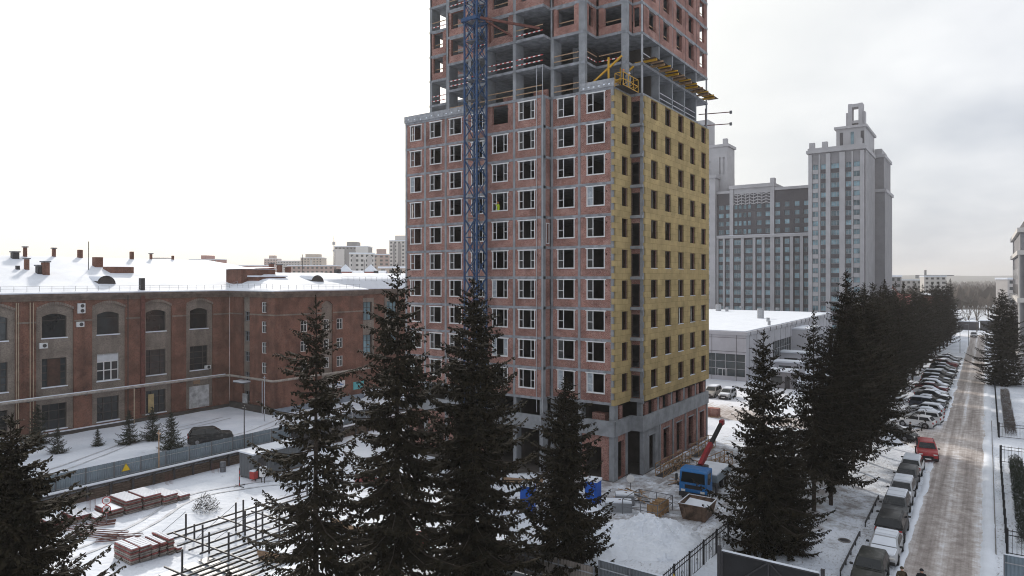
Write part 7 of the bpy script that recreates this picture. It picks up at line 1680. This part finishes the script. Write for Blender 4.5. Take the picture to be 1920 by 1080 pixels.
iron_fence('iron_fence', 'ornamental railing at the start of the snowy hedge', (1.25, 100.8), (9, 100.8), 1.7)
iron_fence('iron_fence', 'dark railing along the pavement by the snowy hedge', (1.15, 101), (1.15, 150), 1.7, rings=False)
gt = thing('sliding_gate', 'black sheet-metal gate with diagonal braces and a snowy top edge', 'gate', (-13.3, 41.4, 0))
MB().box(0, 5.5, 0, .04, .1, 2.5).build('sheet', 'black_plastic', gt, loc=(0, 0, 0))
for a, c in (((0, .1), (5.5, .1)), ((0, 2.5), (5.5, 2.5)), ((0, .1), (0, 2.5)), ((5.5, .1), (5.5, 2.5)), ((2.75, .1), (2.75, 2.5)), ((.05, .15), (2.7, 2.45)), ((2.8, 2.45), (5.45, .15))): MB().beam((a[0], -.05, a[1]), (c[0], -.05, c[1]), .08).build('frame_bar', 'steel_dark', gt, loc=(0, 0, 0))
MB().box(0, 5.5, -.08, .08, 2.545, 2.6).build('snow_cap', 'snow', gt, loc=(0, 0, 0))
for x in (-.2, 5.7): MB().box(x - .1, x + .1, -.1, .1, -.2, 2.8).build('gate_post', 'steel_dark', gt, loc=(0, 0, 0))
yt = thing('warning_sign', 'small yellow triangle on the iron fence beside the black gate', 'sign', (-15.55, 39.2, .8), R(-90)); MB().prism([(-.3, 0), (.3, 0), (0, .55)], 0, .02).build('triangle', 'sign_yellow', yt, loc=(0, 0, 0)); yt.children[0].rotation_euler = (R(90), 0, 0)
MB().box(-.04, .04, -.03, -.022, .14, .36).build('symbol', 'sign_black', yt, loc=(0, 0, 0))
for y0_, y1_, m_, lab, hh_ in ((60, 86, 'needles_young', 'clipped dark hedge behind the iron railing', 1.25), (102.5, 138, 'bark_pale', 'bare snowy hedge behind the farther railing', 1.1)):
    o = thing('hedge', lab, 'hedge', (2.4, y0_, 0)); hb = MB(); hs_ = MB(); g = random.Random(int(y0_))
    for i in range(int((y1_ - y0_) * 420)):
        y = g.uniform(0, y1_ - y0_); x = g.uniform(-.55, .55); z_ = hh_ * g.random() ** .6 * (1 - .25 * abs(x / .55) ** 3); p = Vector((x, y, z_)); d = Vector((g.uniform(-.6, .6), g.uniform(-.6, .6), g.uniform(.1, 1))).normalized() * g.uniform(.12, .3); w_ = d.cross(Vector((g.random(), g.random(), g.random()))).normalized() * .03
        (hs_ if (m_ == 'bark_pale' and i % 7 == 0) or i % 90 == 0 else hb).q([p - w_, p + d * .5 + w_, p + d])
    stuff(hb.build('foliage', m_, o, loc=(0, 0, 0))); stuff(hs_.build('snow_flecks', 'snow', o, loc=(0, 0, 0)))
for i, (a, c) in enumerate((((-7.75, 48), (-7.75, 56.2)), ((-7.7, 58.6), (-7.7, 66.5)))):
    o = thing('verge_rail', ('low dark rail in the snow beside the black four-wheel-drive car' if i == 0 else 'low dark rail in the snow beside the grey wagon'), 'rail', (*a, 0)); L = c[1] - a[1]
    MB().box(-.05, .05, 0, L, .3, .4).build('rail', 'steel_dark', o, loc=(0, 0, 0))
    for k in range(5): MB().box(-.04, .04, L * k / 4 - .04, L * k / 4 + .04, -.05, .3).build('post', 'steel_dark', o, loc=(0, 0, 0))
q_ = G(1583, 1014); o = thing('manhole', 'dark manhole ring melted out of the verge snow', 'manhole', (q_.x, q_.y, gz(q_.x, q_.y) + .02))
MB().tube([(.38 * math.cos(6.283 * i / 16), .38 * math.sin(6.283 * i / 16), 0) for i in range(17)], .06, 5, caps=False).build('rim', 'stone', o, loc=(0, 0, 0)); MB().tube([(0, 0, -.05), (0, 0, .03)], .33, 14).build('lid', 'steel_dark', o, loc=(0, 0, 0))
# ---- street lamps and the wall across the street end
for px, py, h_, lab in ((1800, 662, 7.5, 'slim lamp post beside the far parked cars'), (1816, 648, 8, 'slim lamp post near the end of the street')):
    q_ = G(px, py); o = thing('street_lamp', lab, 'lamp', q_); MB().tube([(0, 0, 0), (0, 0, h_ * .8), (.4, 0, h_ * .95), (1.4, 0, h_)], [.09, .06, .05, .04], 6).build('pole', 'steel_grey', o, loc=(0, 0, 0)); MB().box(1.2, 1.8, -.12, .12, h_ - .02, h_ + .1).build('lamp_head', 'steel_light', o, loc=(0, 0, 0))
iron_fence('iron_fence', 'dark fence across the far end of the street', (-60, 290), (60, 290), 2.0, PL=4, rings=False)
o = thing('garage_row', 'low dark sheds with snowy roofs beyond the street end', 'shed', (-30, 305, 0))
for k in range(9): MB().box(k * 7, k * 7 + 6.6, 0, 6, 0, 3 + (k % 3) * .5).build('shed', 'facade_dark', o, loc=(0, 0, 0)); MB().box(k * 7 - .2, k * 7 + 6.8, -.2, 6.2, 3 + (k % 3) * .5, 3.3 + (k % 3) * .5).build('roof_snow', 'snow', o, loc=(0, 0, 0))

# ================================================================ haze
m = bpy.data.materials.new('haze_air'); m.use_nodes = True; t = m.node_tree; t.nodes.clear()
o_ = nn(t, 'ShaderNodeOutputMaterial'); v = nn(t, 'ShaderNodeVolumePrincipled'); v.inputs['Color'].default_value = (1, .985, .985, 1); v.inputs['Density'].default_value = .00028; v.inputs['Anisotropy'].default_value = .2
t.links.new(v.outputs[0], o_.inputs['Volume'])
M['haze_air'] = m
hz_ = MB().box(-4600, 4600, -710, 6600, -4, 100).build('haze', 'haze_air'); stuff(hz_)
